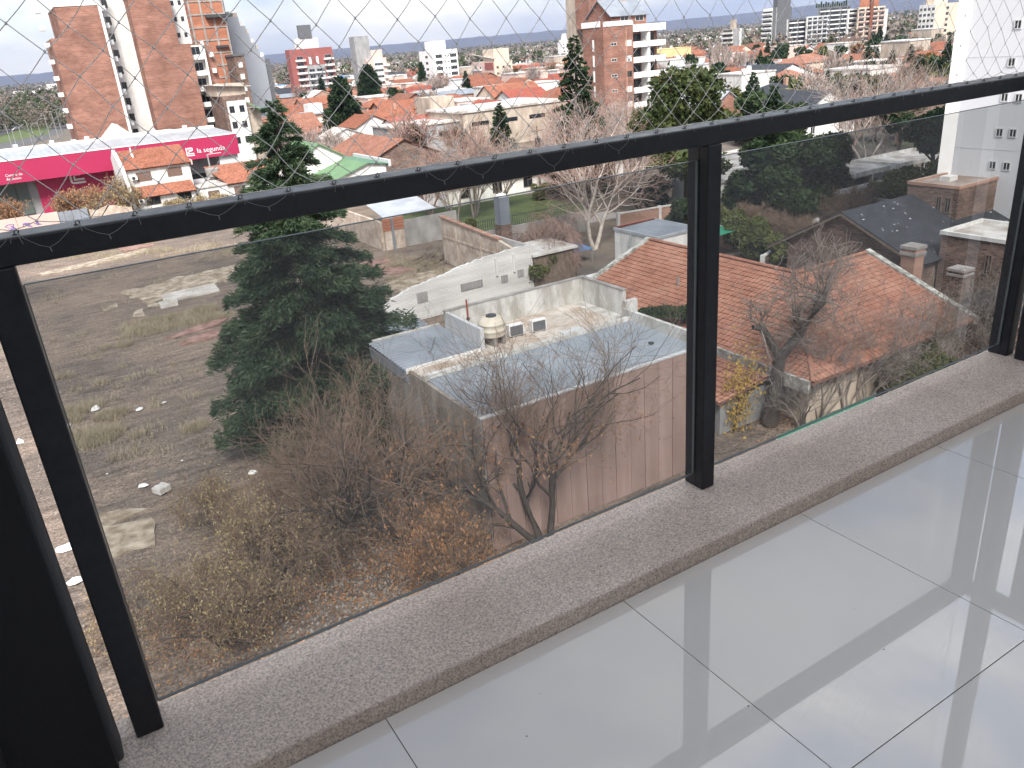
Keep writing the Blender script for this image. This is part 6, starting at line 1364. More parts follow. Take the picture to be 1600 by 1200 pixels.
# ---- other conifers
tr, fo = conifer_mesh(5, 20, 5.8, 130, 620, .36, 'conifer', .06, .8, .16, .08, .36, .05, .12)
p = far(905, 250, 112); h_ = topz(885, 55, 112); plant('deodar_tree', 'tall layered deodar left of the brick apartment tower', (p.x, p.y, 0), tr, fo, h_/20)
trd, fod = conifer_mesh(6, 14, 5.2, 110, 330, .6, 'conifer', .03, .55, .02, .3, .6, .25, .05)
p = far(540, 190, 215); plant('round_conifer', 'broad dark conifer above the green roofed house', (p.x, p.y, 0), trd, fod, topz(526, 120, 215)/14)
p = far(577, 138, 330); plant('round_conifer', 'dark conifer before the grey and pink apartment block', (p.x, p.y, 0), trd, fod, topz(570, 101, 330)/14, 1.0)
p = far(660, 122, 400); plant('cypress_tree', 'slim dark cypress before the white apartment block', (p.x, p.y, 0), trd, fod, (.55, .55, topz(659, 97, 400)/14), 2.0)
cr = crown_mesh(7, [(0, 0, 12, 3.6, 3.6, 2.6), (-2, 1, 9.6, 3.4, 3.2, 1.6), (2.2, -.6, 9.0, 3.4, 3.0, 1.5), (.4, 1.8, 7.2, 4.2, 3.6, 1.5), (-1.6, -1.6, 6.2, 3.6, 3.2, 1.3), (2, .5, 4.8, 3.4, 3, 1.2)], 15000, .42, 'pine', .5)
p = far(1072, 230, 92); plant('pine_tree', 'rounded olive green pine right of the brick apartment tower', (p.x, p.y, 0), stem_mesh(7, 11, .3), cr, topz(1062, 103, 92)/14.6)
trc, foc = conifer_mesh(9, 12, 3.4, 80, 240, .5, 'conifer', .04, .75, .08, .2, .5, .1, .08)
for i, (px, top, dd, lab) in enumerate(((1207, 136, 92, 'pointed conifer just above the rail right of the silver roof'), (1352, 70, 300, 'large pointed conifer under the orange topped tower'), (1395, 92, 300, 'second pointed conifer right of the large one below the towers'), (1304, 72, 380, 'small dark conifer under the white slab block'), (1290, 110, 230, 'rounded dark conifer beside the salmon brick house'), (1325, 88, 280, 'slim dark conifer left of the large pointed conifer'), (1366, 75, 380, 'tall thin conifer rising right behind the large one'), (1205, 78, 420, 'small dark conifer below the ribbed tower'), (1258, 78, 430, 'tiny dark conifer at the foot of the slab block'), (1420, 96, 250, 'broad conifer at the left of the orange roofs'))):
    p = far(px, top+60, dd); plant('conifer_tree', lab, (p.x, p.y, 0), trc, foc, (max(.6, topz(px, top, dd)/12*(1.0 if i else .9)),)*2+(topz(px, top, dd)/12,), i*1.3)
# ---- evergreen trees in the gardens at the right
cr1 = crown_mesh(11, lobes(11, 4.6, 9.5, 16, .12), 15000, .34, 'evergreen'); cr2 = crown_mesh(12, lobes(12, 3.2, 6.0, 12, .05), 9000, .30, 'evergreen'); cr3 = crown_mesh(13, lobes(13, 1.8, 3.0, 9, .0), 5000, .20, 'olive'); cr4 = crown_mesh(14, lobes(14, 4.0, 10, 14, .45, .55), 13000, .36, 'conifer')
st1 = stem_mesh(11, 7, .28); st4 = stem_mesh(14, 8, .3)
def ground_tree(px, py, cr, st, s, name, lab, yaw=0, cat='tree', z=0):
    p = at(px, py, z); return plant(name, lab, (p.x, p.y, z), st, cr, s, yaw, cat)
ground_tree(1246, 350, cr1, st1, .95, 'evergreen_tree', 'dense dark evergreen tree left of the carport behind the glass')
ground_tree(1200, 318, cr1, st1, .80, 'evergreen_tree', 'dark evergreen just right of the mid post behind the glass', 2)
ground_tree(1290, 318, cr1, st1, .85, 'evergreen_tree', 'dark evergreen with its crown against the carport roof', 4)
ground_tree(1160, 330, cr2, None, .9, 'evergreen_shrub', 'round dark shrub mass right of the mid post', 1, 'shrub')
ground_tree(1454, 308, cr4, st4, 1.0, 'evergreen_tree', 'dark flat crowned tree left of the white right building')
ground_tree(1400, 262, cr4, st4, .95, 'evergreen_tree', 'dark tree behind the carport under the rail', 2)
ground_tree(1232, 232, cr1, st1, .8, 'evergreen_tree', 'green tree crown right under the rail beside the low white house', 3)
ground_tree(1160, 396, cr3, None, 1.3, 'garden_shrub', 'olive shrub above the tiled ridge right of the mid post', 0, 'shrub')
ground_tree(1190, 408, cr3, None, 1.2, 'garden_shrub', 'olive shrub in the garden above the tiled hip', 2, 'shrub')
ground_tree(1140, 376, cr3, None, 1.2, 'garden_shrub', 'olive shrub beside the sloped white coping', 3, 'shrub')
ground_tree(1225, 420, cr3, None, 1.1, 'garden_shrub', 'olive shrub left of the slate gable', 4, 'shrub')
ground_tree(1390, 340, cr3, None, 1.7, 'garden_shrub', 'brownish olive shrub before the white garden wall', 5, 'shrub')
ground_tree(1430, 330, cr3, None, 1.8, 'garden_shrub', 'olive shrub behind the slate ridge near the white building', 1, 'shrub')
ground_tree(1070, 368, cr2, None, .75, 'evergreen_shrub', 'dark shrub left of the mid post beside the green net', 1, 'shrub')
ground_tree(842, 450, cr3, None, 1.1, 'garden_shrub', 'dark green shrub at the right end of the white wall', 1, 'shrub')
ground_tree(725, 382, cr3, None, 1.0, 'garden_shrub', 'green shrub behind the ruin wall', 1, 'shrub')
ground_tree(1025, 330, cr2, None, .8, 'evergreen_shrub', 'dark evergreen mass left of the mid post under the rail', 2, 'shrub')
ground_tree(1065, 290, cr2, None, 1.0, 'evergreen_shrub', 'dark evergreen mass touching the mid post under the rail', 4, 'shrub')
ground_tree(845, 312, cr3, None, .8, 'garden_shrub', 'round clipped dark shrub on the lawn', 4, 'shrub')
ground_tree(500, 300, cr3, None, 1.9, 'garden_shrub', 'bright green tree beside the cedar before the green roofs', 1, 'tree')
ground_tree(470, 318, cr3, None, 1.6, 'garden_shrub', 'olive tree half behind the cedar above the rail', 2, 'tree')
ground_tree(648, 318, cr3, None, .9, 'garden_shrub', 'small bright green bush below the rail', 2, 'shrub')
ground_tree(1450, 610, cr3, None, .95, 'garden_shrub', 'olive shrub at the front of the tiled house', 2, 'shrub')
ground_tree(1410, 618, cr3, None, .8, 'garden_shrub', 'low olive shrub below the white band of the tiled house', 3, 'shrub')
# evergreen climbers on the eave
cl1 = crown_mesh(15, [(0, 0, 0, 1.7, .8, .55), (1.2, -.3, .15, 1.1, .7, .6), (-1.2, .3, -.05, 1.0, .6, .4)], 6000, .14, 'evergreen', .4)
for k, (px, py, z_, yw, s_, lab) in enumerate(((1048, 484, 4.0, -.9, .95, 'dark green climber lying on the tiled eave left of the mid post'), (1152, 540, 2.7, -1.1, .9, 'dark green climber on the porch coping right of the mid post'))):
    p = at(px, py, z_); plant('climbing_shrub', lab, (p.x, p.y, z_-.3), None, cl1, s_, yw, 'shrub')
# yellow leaved vine
p = at(1150, 640, 1.2); rs = np.random.RandomState(4); n_ = 1500
c = np.stack([rs.normal(0, .45, n_), rs.normal(0, .35, n_), rs.normal(0, 1.0, n_)+.5], 1); c[:400, 0] += .9; c[:400, 2] += 1.4; A = rs.normal(0, 1, (n_, 3)); A[:, 2] -= 1.2; A /= np.linalg.norm(A, axis=1)[:, None]
t = thing('yellow_vine', 'hanging yellow leaved branches beside the mid post foot', 'vine', (p.x, p.y, 0)); child('leaves', np_mesh('leaves', foliage_tris(rs, c+np.array([0, 0, 1.2]), A, .17*rs.uniform(.5, 1.3, n_)), 3, M['yellow_leaf']), t)['kind'] = 'stuff'
MB().tube([(0, 0, 0), (.1, 0, 1.5), (.6, .1, 2.8)], [.05, .035, .012], 5).build('stem', M['bark'], t)
# ---- bare trees near the balcony
p = at(665, 850); bare_tree('bare_tree', 'large leafless brown tree left of the pink cladding corner', (p.x-.8, p.y+.8, 0), 31, 8.6, .18, 'bark_dark', 'twig_brown', 3, .46, kids=[8, 7, 5, 4], levels=4, split=3, wig=.31, rmin=.006, len=(.42, .84), up=[.02, .12, .12, .08])
p = at(775, 868); bare_tree('bare_tree', 'leafless tree with rusty pods in front of the pink cladding', (p.x+1.7, p.y-1.3, 0), 34, 9.4, .17, 'bark_dark', 'twig_brown', 3, .42, leaf='pods', nleaf=3800, lsize=.13, hang=.9, lowq=.5, kids=[8, 6, 5, 4], levels=4, split=3, wig=.31, rmin=.006, len=(.42, .84), up=[.02, .12, .12, .08])
p = at(690, 900); bare_tree('bare_shrub', 'rusty pod laden shrub at the foot of the leafless trees', (p.x, p.y-1.0, 0), 36, 3.4, .07, 'bark', 'twig_brown', 5, .6, leaf='pods', nleaf=3200, lsize=.13, hang=.9, kids=[5, 5, 4, 3])
p = at(430, 930); bare_tree('bare_tree', 'straw leaved small tree left of the leafless trees', (p.x, p.y, 0), 38, 4.6, .11, 'bark_dark', 'twig_brown', 3, .55, leaf='straw', nleaf=4200, lsize=.12, kids=[7, 6, 5, 4])
p = at(345, 1005); bare_tree('bare_tree', 'straw leaved small tree nearest the left post', (p.x, p.y, 0), 39, 3.8, .11, 'bark_dark', 'twig_brown', 3, .7, leaf='straw', nleaf=3600, lsize=.11, kids=[7, 6, 5, 3])
p = at(520, 800); bare_tree('bare_shrub', 'brown leafless shrub under the cedar', (p.x, p.y, 0), 41, 4.4, .07, 'bark', 'twig_brown', 5, .55, kids=[6, 6, 5, 3])
p = at(345, 830); bare_tree('bare_shrub', 'low rusty shrub left of the straw leaved tree', (p.x, p.y, 0), 43, 2.6, .05, 'bark', 'twig_brown', 5, .8, leaf='straw', nleaf=2600, lsize=.11, kids=[5, 5, 4, 3])
p = at(232, 990); bare_tree('bare_shrub', 'straw coloured shrub beside the left post', (p.x, p.y, 0), 44, 2.4, .04, 'bark', 'twig_brown', 5, .9, leaf='straw', nleaf=1800, lsize=.10, kids=[5, 5, 4, 2])
p = at(470, 860); bare_tree('bare_shrub', 'dense brown thicket between the straw leaved tree and the leafless trees', (p.x, p.y, 0), 45, 3.6, .06, 'bark', 'twig_brown', 6, .7, leaf='straw', nleaf=1500, lsize=.11, kids=[6, 6, 5, 3])
p = at(720, 500, 2.7); bare_tree('bare_shrub', 'grey leafless shrub between the white wall and the near building', (19.5, 38.2, 0), 46, 5.2, .05, 'bark_grey', 'twig_brown', 6, .3, kids=[5, 5, 4, 2])
p = at(605, 520); bare_tree('bare_shrub', 'grey leafless bush behind the ribbed roof', (16.6, 40.5, 0), 47, 4.2, .05, 'bark_grey', 'twig_brown', 5, .4, kids=[5, 5, 4, 2])
# gnarled pollarded tree at the right
p = at(1203, 662); t = thing('pollarded_tree', 'gnarled pollarded bare tree in front of the tiled house', 'tree', (p.x, p.y, 0)); rr = random.Random(50); big, fine = MB(), MB()
def to_local(px, py, d): q = far(px, py, d); return Vector((q.x-p.x, q.y-p.y, q.z))
dd0 = math.hypot(p.x, p.y); F1 = to_local(1218, 560, dd0); K1 = to_local(1190, 512, dd0-.6); K2 = to_local(1282, 472, dd0+.4); K3 = to_local(1245, 500, dd0)
big.tube([(0, 0, 0), F1*.5+Vector((.1, 0, 0)), F1], [.46, .36, .30], 9); big.tube([F1, F1.lerp(K1, .5)+Vector((-.1, 0, .2)), K1, K1+Vector((-.5, .1, .12))], [.26, .2, .2, .12], 7); big.tube([F1, F1.lerp(K2, .55)+Vector((0, 0, -.2)), K2, K2+Vector((.15, 0, .55))], [.28, .25, .30, .2], 8); big.tube([F1.lerp(K2, .6), K3, K3+Vector((-.1, 0, .5))], [.2, .18, .14], 6)
PP = dict(DEF); PP.update(levels=2, kids=[5, 4, 3], seg=[5, 3, 2], wig=.42, up=[.05, .05, .05], rmin=.011, rk=.5)
tips = []
for K, n_ in ((K1, 9), (K2, 16), (K3, 9), (K2+Vector((.1, 0, .4)), 10)):
    for k in range(n_): grow(rr, fine, fine, tips, K+rvec(rr)*.12, (rvec(rr)+Vector((0, 0, .45))).normalized(), rr.uniform(.9, 2.4), .045, 0, PP)
PP2 = dict(PP); PP2.update(rmin=.007, wig=.3)
for k in range(70): q = rr.uniform(.2, 1); base = F1.lerp(K1 if rr.random() < .4 else K2, q) if q > .3 else F1*(q*3); grow(rr, fine, fine, tips, base, (rvec(rr)+Vector((0, 0, .4))).normalized(), rr.uniform(.6, 1.5), .014, 1, PP2)
big.build('trunk', M['bark_dark'], t, smooth=True); fine.build('twigs', M['bark_grey'], t, kind='stuff')
for i, (px, py, h_, st_, lab) in enumerate(((1282, 655, 5.6, 6, 'upright leafless shrub right of the pollarded tree'), (1322, 640, 7.2, 3, 'tall slim leafless tree before the tiled hip'), (1250, 668, 3.6, 6, 'low grey thicket at the foot of the pollarded tree'), (1352, 632, 5.0, 5, 'leafless shrub below the white band'), (1440, 606, 5.4, 4, 'leafless tree before the right end of the tiled roof'), (1500, 575, 5.2, 7, 'pale leafless shrub left of the right post'), (1540, 560, 5.6, 7, 'pale leafless shrub mass touching the right post'), (1470, 600, 4.2, 6, 'grey thicket under the brick chimneys'), (1395, 625, 3.2, 6, 'low grey thicket near the kerb at the right'), (1545, 590, 3.2, 6, 'low grey thicket beside the right post foot'))):
    q = at(px, py); bare_tree('bare_shrub' if st_ > 4 else 'bare_tree', lab, (q.x, q.y, 0), 60+i, h_, .06, 'bark_grey', 'bark_grey', st_, .30 if st_ > 4 else .15, kids=[4, 4, 3, 3], up=[.12, .18, .16, .1], ang=(.3, .95), rmin=.0065, wig=.36, len=(.42, .82))
q = at(1283, 330); bare_tree('bare_shrub', 'fan shaped leafless shrub before the white garden wall', (q.x+5, q.y+4, 0), 75, 6.0, .07, 'bark_white', 'twig_pale', 8, .45, kids=[6, 5, 4, 3], ang=(.25, .6), up=[.1, .15, .1, .05], rmin=.012)
for i, (px, py, h_, lab) in enumerate(((1215, 385, 3.0, 'brown thicket in the garden behind the tiled ridge'), (1262, 392, 3.2, 'brown thicket left of the slate gable roof'), (1310, 352, 3.5, 'grey thicket behind the slate ridge'), (1340, 345, 3.4, 'grey thicket in front of the white garden wall'), (1175, 372, 3.4, 'brown thicket beside the garden wall'))):
    q = at(px, py); bare_tree('bare_shrub', lab, (q.x, q.y, 0), 80+i, h_, .05, 'bark_grey', 'twig_brown', 6, .5, kids=[5, 5, 4, 3], rmin=.012)
# pale multi stem tree and weeping tree behind the white wall
q = at(935, 398); bare_tree('birch_tree', 'pale barked leafless tree with reddish twigs behind the small white house', (q.x+1, q.y+2, 0), 90, 13, .24, 'bark_white', 'twig_red', 3, .38, kids=[6, 6, 5, 3], rmin=.011, split=3, up=[.06, .14, .08, .05])
q = at(1000, 330); bare_tree('birch_tree', 'second pale leafless tree left of the mid post', (q.x+4, q.y+5, 0), 92, 12, .2, 'bark_white', 'twig_pale', 3, .3, kids=[7, 6, 6, 3], rmin=.014, split=3)
q = at(868, 428); bare_tree('weeping_tree', 'weeping leafless tree with hanging reddish twigs by the dark shed', (q.x, q.y+1, 0), 93, 6.2, .2, 'bark_grey', 'twig_red', 3, .5, kids=[8, 7, 6, 4], up=[.12, -.05, -.35, -.5], rmin=.010, wig=.18)
for i, (px, py, dd, h_, m1, m2, st_, lab) in enumerate(((905, 260, 105, 12.5, 'bark_white', 'twig_pale', 2, 'pale leafless tree rising over the rail left of the brick tower'), (958, 255, 118, 13.5, 'twig_pale', 'twig_red', 3, 'pinkish leafless tree before the brick tower'), (990, 250, 112, 10.5, 'twig_red', 'twig_red', 4, 'reddish leafless tree at the brick tower foot'), (930, 262, 128, 12, 'twig_pale', 'twig_red', 3, 'reddish leafless tree behind the pale one over the rail'), (868, 270, 118, 9, 'twig_pale', 'twig_pale', 3, 'slim leafless tree before the deodar'), (735, 262, 100, 11.5, 'bark_grey', 'twig_red', 3, 'tall leafless tree in front of the beige hall'), (706, 262, 98, 9.5, 'bark_grey', 'twig_red', 4, 'leafless tree before the grey annex of the hall'), (775, 262, 104, 9, 'bark_grey', 'twig_pale', 4, 'leafless tree at the right of the hall front'), (665, 268, 104, 6.5, 'twig_red', 'twig_red', 5, 'low rusty leafless bush right of the green roofs'), (1352, 255, 122, 14.5, 'bark_white', 'twig_pale', 4, 'white barked leafless tree over the rail at the right'), (1372, 255, 126, 13.5, 'bark_white', 'twig_red', 3, 'second white barked leafless tree over the rail'), (1330, 250, 140, 12.0, 'twig_red', 'twig_red', 5, 'red twigged tree left of the white barked pair'), (1400, 245, 145, 12.0, 'twig_red', 'twig_red', 5, 'red twigged tree right of the white barked pair'), (1432, 240, 150, 12.5, 'twig_pale', 'twig_pale', 5, 'grey leafless tree before the white right building'), (1445, 240, 138, 11.0, 'twig_red', 'twig_red', 5, 'red twigged tree beside the white right building'))):
    q = far(px, py, dd); bare_tree('bare_tree', lab, (q.x, q.y, 0), 100+i, h_*(.72 if i > 10 else .92), .17, m1, m2, min(st_, 3), .26, kids=[6, 5, 4, 3], rmin=.015, up=[.06, .14, .12, .08], ang=(.35, .85), split=3)
# bare bushes in front of the magenta office
for i, (px, py, yy, h_, lf, lab) in enumerate(((104, 308, 138, 4.2, 'pods', 'rounded dry bush before the magenta wall'), (136, 306, 140, 4.0, 'pods', 'dry bush right of the rounded one before the magenta wall'), (188, 318, 131, 5.2, 'straw', 'tall straw coloured bush beside the stepped house'), (10, 318, 140, 4.0, 'pods', 'brown bush at the far left beyond the graffiti wall'), (275, 326, 126, 2.4, 'straw', 'dry hedge below the stepped house'), (310, 322, 125, 2.4, 'straw', 'dry brown hedge at the lot edge left of the cedar'), (345, 320, 124, 2.4, 'straw', 'dry brown hedge near the cedar under the rail'))):
    q = ony(px, py, yy); bare_tree('bare_shrub', lab, (q.x, q.y, 0), 120+i, h_, .06, 'bark', 'twig_brown', 7, .5, leaf=lf, nleaf=3200, lsize=.3, kids=[5, 5, 4, 3], rmin=.018)
for i, (px, py, h_, lab) in enumerate(((590, 312, 3.0, 'brown hedge under the rail left of the sheet roof'), (680, 308, 3.4, 'reddish hedge under the rail behind the ruin wall'), (720, 305, 3.6, 'rusty hedge left of the grey pillar'), (765, 300, 3.2, 'rusty hedge behind the grey pillar'), (628, 316, 2.6, 'brown hedge behind the sheet roof'))):
    q = at(px, py); bare_tree('bare_shrub', lab, (q.x, q.y, 0), 140+i, h_, .05, 'twig_red', 'twig_red', 7, .55, leaf='pods' if i > 1 else None, nleaf=1200, lsize=.22, kids=[6, 5, 4, 3], rmin=.014)
# columnar bare poplars
P_ = None
for i, (px, top, dd) in enumerate(((1108, 62, 330), (1116, 60, 338), (1124, 64, 345), (1142, 74, 340), (1152, 76, 335), (1162, 74, 345), (1170, 78, 338), (1132, 70, 360))):
    q = far(px+5, top+60, dd); h_ = topz(px, top, dd); lab = '%s of the bare columnar poplars behind the pine' % ('first second third fourth fifth sixth seventh eighth'.split()[[0, 1, 2, 4, 5, 6, 7, 3][i]])
    if P_ is None: P_ = bare_tree('poplar_tree', lab, (q.x, q.y, 0), 160, 16, .2, 'bark_white', 'twig_pale', 3, .05, group='bare poplars', kids=[12, 6, 4, 2], levels=3, ang=(.12, .35), up=[.2, .5, .4, .3], rmin=.05, len=(.35, .55), ft=.1); P_.scale = (h_/14,)*3
    else: copy_tree(P_, (q.x, q.y, 0), i*1.1, None, lab, (h_/14*rnd.uniform(.9, 1.1),)*2+(h_/14,))

# fallen leaves under the near trees: a mass nobody could count
rs = np.random.RandomState(61); n_ = 9000
c0 = np.array([list(at(*q))[:2] for q in ((640, 900), (520, 900), (400, 960), (300, 980), (760, 880), (560, 830), (1250, 650), (1400, 620))]); q = c0[rs.randint(0, len(c0), n_)]+rs.normal(0, 1.7, (n_, 2))
c = np.stack([q[:, 0], q[:, 1], .03+rs.uniform(0, .05, n_)], 1); A = rs.normal(0, 1, (n_, 3)); A[:, 2] *= .25; A /= np.linalg.norm(A, axis=1)[:, None]
tag(child('leaf_litter', np_mesh('leaf_litter', foliage_tris(rs, c, A, .11*rs.uniform(.5, 1.3, n_), .4), 3, M['pods']), None), 'fallen brown leaves under the near trees', 'leaf litter', kind='stuff')
# ================================================================== filler town, far woods, hills, haze
rf = random.Random(77)
def free(x, y, r=7):
    return not any(a-r < x < b and c-r < y < d for a, b, c, d in TAKEN)
PROTO = []
def proto(kind, roof, wall, w, d, ze, rise):
    b = MB(); rm = MB()
    if kind == 'flat': b.box(-w/2, w/2, 0, d, 0, ze); rm.box(-w/2-.2, w/2+.2, -.2, d+.2, ze+.001, ze+.35)
    elif kind == 'hip': b.box(-w/2, w/2, 0, d, 0, ze-.13); hip(rm, -w/2, w/2, 0, d, ze, rise, .4)
    else: gable_walls(b, -w/2, w/2, 0, d, ze, rise, kind); gable(rm, -w/2, w/2, 0, d, ze+.02, rise, kind, .4)
    return b.mesh('wall', M[wall]), rm.mesh('roof', M[roof]), w, ze, kind, roof
for a in (('x', 'tile_orange', 'white', 13, 10, 4.0, 2.4), ('y', 'tile_orange', 'cream', 10, 13, 4.2, 2.6), ('hip', 'tile_orange', 'white', 14, 11, 3.8, 2.4), ('hip', 'tile_salmon', 'brick', 13, 12, 3.8, 2.6), ('x', 'tile_red', 'white', 12, 10, 4.0, 2.4), ('flat', 'roofwhite', 'white', 12, 11, 5.8, 0), ('flat', 'roofwhite', 'pinkish', 14, 11, 6.4, 0), ('flat', 'zinc', 'lightgrey', 18, 12, 5.0, 0), ('y', 'tile_salmon', 'brick_salmon', 10, 14, 4.2, 2.6), ('x', 'zinc_dull', 'brick', 16, 10, 4.0, 1.3), ('flat', 'lightgrey', 'beige', 11, 10, 8.5, 0), ('x', 'slate', 'white', 12, 11, 4.0, 2.6)): PROTO.append(proto(*a))
RN = {'tile_orange': 'orange tile', 'tile_salmon': 'salmon tile', 'tile_red': 'red tile', 'roofwhite': 'pale flat', 'zinc': 'zinc', 'zinc_dull': 'grey zinc', 'lightgrey': 'grey flat', 'slate': 'slate'}
ZN = ((14, 18, 'below the red and grey block'), (18, 22, 'below the grey and pink block'), (22, 26, 'below the white block'), (26, 30, 'below the beige pair'), (30, 34, 'left of the deodar'), (34, 41, 'beside the brick tower'), (41, 45, 'above the pine'), (45, 49, 'beside the bare poplars'), (49, 53, 'below the dark tower'), (53, 57, 'below the orange topped tower'), (57, 62, 'below the pink tower'))
cnt = 0
for tries in range(9000):
    if cnt >= 250: break
    th_ = R(rf.uniform(14, 61)); dd = 190*(900/190)**rf.random(); x, y = dd*math.sin(th_), dd*math.cos(th_)
    x = round(x/17)*17+rf.uniform(-2, 2); y = round(y/21)*21+rf.uniform(-3, 3)
    if not free(x, y) or (math.degrees(th_) > 48.5 and rf.random() < .6): continue
    pr = PROTO[rf.choices(range(12), (6, 5, 6, 4, 3, 3, 3, 2, 3, 2, 1.2, 1.5))[0]]
    zn = next((z for a, b_, z in ZN if a <= math.degrees(math.atan2(x, y)) < b_), None)
    if zn is None: continue
    take(x-pr[2]/2, x+pr[2]/2, y, y+11); cnt += 1
    band = 'near' if dd < 330 else 'middle' if dd < 560 else 'far'
    t = thing('town_house', '%s roofed %s house, %s row, %s' % (RN[pr[5]], 'tall' if pr[3] > 5 else 'low', band, zn), 'house', (x, y, 0), rf.choice((0, 0, 0, math.pi/2)), 'rows of town houses')
    s = rf.uniform(.85, 1.15); wl_ = child('wall', pr[0], t, scale=(s, s, s)); child('roof', pr[1], t, scale=(s, s, s))
    if dd < 480 and abs(t.rotation_euler[2]) < .1:
        for q in range(3): window(t, (-pr[2]/2+pr[2]*(q+.5)/3)*s, -.02, 1.5*s, 'S', 1.3, 1.2, 'white_paint')
# ---- trees between the houses
tb = [bare_tree('garden_tree', 'x', (0, 0, -60), 200+i, 8, .16, 'twig_pale', m_, 3, .3, kids=[8, 6, 4, 2], levels=3, rmin=.04, up=[.06, .15, .1, .1]) for i, m_ in enumerate(('twig_pale', 'twig_red', 'twig_brown'))]
tg = [plant('garden_tree', 'x', (0, 0, -60), stem_mesh(30+i, 4, .2), crown_mesh(30+i, lobes(30+i, 3.2, 7, 9, .2), 1500, .75, m_, .5)) for i, m_ in enumerate(('evergreen', 'olive', 'autumn', 'conifer'))]
PT = tb+tg+[plant('garden_tree', 'x', (0, 0, -60), trc, foc, .75)]
NMS = ['pale leafless', 'reddish leafless', 'brown leafless', 'dark evergreen', 'olive green', 'rusty brown', 'deep green', 'pointed conifer']
used = set(); cnt = 0
for tries in range(6000):
    if cnt >= 300: break
    th_ = R(rf.uniform(13, 61.5) if rf.random() < .68 else rf.uniform(47, 61.5)); dd = 150*(850/150)**rf.random(); x, y = dd*math.sin(th_), dd*math.cos(th_)
    if not free(x, y, 1.5): continue
    k = rf.choices(range(8), (5, 5, 4, 4, 2, 1.5, 3, 2) if math.degrees(th_) < 47 else (2, 2, 2, 6, 4, 3, 6, 6))[0]; zn = next((z for a, b_, z in ZN if a <= math.degrees(th_) < b_), None)
    if zn is None: continue
    cnt += 1; lab = '%s tree in the %s rows %s' % (NMS[k], 'near' if dd < 330 else 'middle' if dd < 560 else 'far', zn); s = rf.uniform(.7, 1.35)
    t = copy_tree(PT[k], (x, y, 0), rf.uniform(0, 6.28), None, lab, (s, s, s*rf.uniform(.85, 1.15))); t['group'] = 'trees between the town houses'
for t in PT:
    for ch in list(t.children): bpy.data.objects.remove(ch)
    bpy.data.objects.remove(t)
# ---- utility poles with wires in the street before the hall
up = [ony(px, py, 96) for px, py in ((640, 300), (740, 290), (843, 270), (960, 250))]
for i, q in enumerate(up):
    t = thing('utility_pole', '%s utility pole with crossarm in the street before the hall' % ('first', 'second', 'third', 'fourth')[i], 'utility pole', (q.x, q.y, 0), 0, 'utility poles before the hall')
    MB().tube([(0, 0, 0), (0, 0, 9.0)], [.14, .09], 7, cap=True).build('pole', M['wood'], t); MB().box(-.9, .9, -.06, .06, 8.3, 8.42).build('crossarm', M['wood'], t)
    if i == 2: MB().box(-.25, .25, -.3, .3, 6.2, 7.4).build('transformer', M['dark_metal'], t)
b = MB()
for a_, c_ in zip(up[:-1], up[1:]):
    for dx in (-.8, 0, .8):
        P = [Vector((a_.x+dx, a_.y, 8.45)).lerp(Vector((c_.x+dx, c_.y, 8.45)), k/8)-Vector((0, 0, 1.1*(1-(k/4-1)**2))) for k in range(9)]; b.tube(P, .016, 4)
tag(b.build('overhead_wires', M['hook']), 'overhead wires sagging between the utility poles', 'wires', kind='stuff')
# ---- road, roundabout lawn and lamp posts at the far left
def ground_poly(name, pts, mat, z, label, cat):
    P = [at(*p, z) for p in pts]; tag(MB().poly([(p.x, p.y, z) for p in P]).build(name, M[mat]), label, cat, kind='structure')
ground_poly('road', [(-60, 205), (20, 190), (75, 181), (108, 178), (112, 190), (96, 206), (60, 222), (0, 236), (-60, 250)], 'asphalt', -.06, 'grey road curving past the roundabout at the left', 'road')
ground_poly('lawn', [(38, 200), (60, 190), (76, 189), (82, 198), (74, 210), (40, 216), (0, 224), (-40, 230), (-40, 216), (0, 212)], 'grass', -.02, 'green lawn of the roundabout at the left', 'lawn')
lpm = MB().tube([(0, 0, 0), (0, 0, 9)], [.12, .07], 6).mesh('pole', M['galv']); lph = MB().tube([(0, 0, 8.9), (.9, 0, 9.5), (2.0, 0, 9.6)], .05, 5).box(1.7, 2.6, -.14, .14, 9.5, 9.64).mesh('lamp_arm', M['galv'])
for i, (px, py, dd) in enumerate(((22, 215, 250), (33, 212, 262), (45, 205, 290), (52, 211, 262), (62, 205, 290), (72, 192, 340), (84, 190, 360), (92, 190, 380), (14, 214, 285))):
    q = far(px, py, dd); t = thing('street_lamp', '%s tall street lamp by the roundabout, counted from the left' % 'second third fourth fifth sixth seventh eighth ninth first'.split()[i], 'street lamp', (q.x, q.y, 0), rnd.uniform(0, 6), 'street lamps by the roundabout'); child('pole', lpm, t); child('lamp_arm', lph, t)
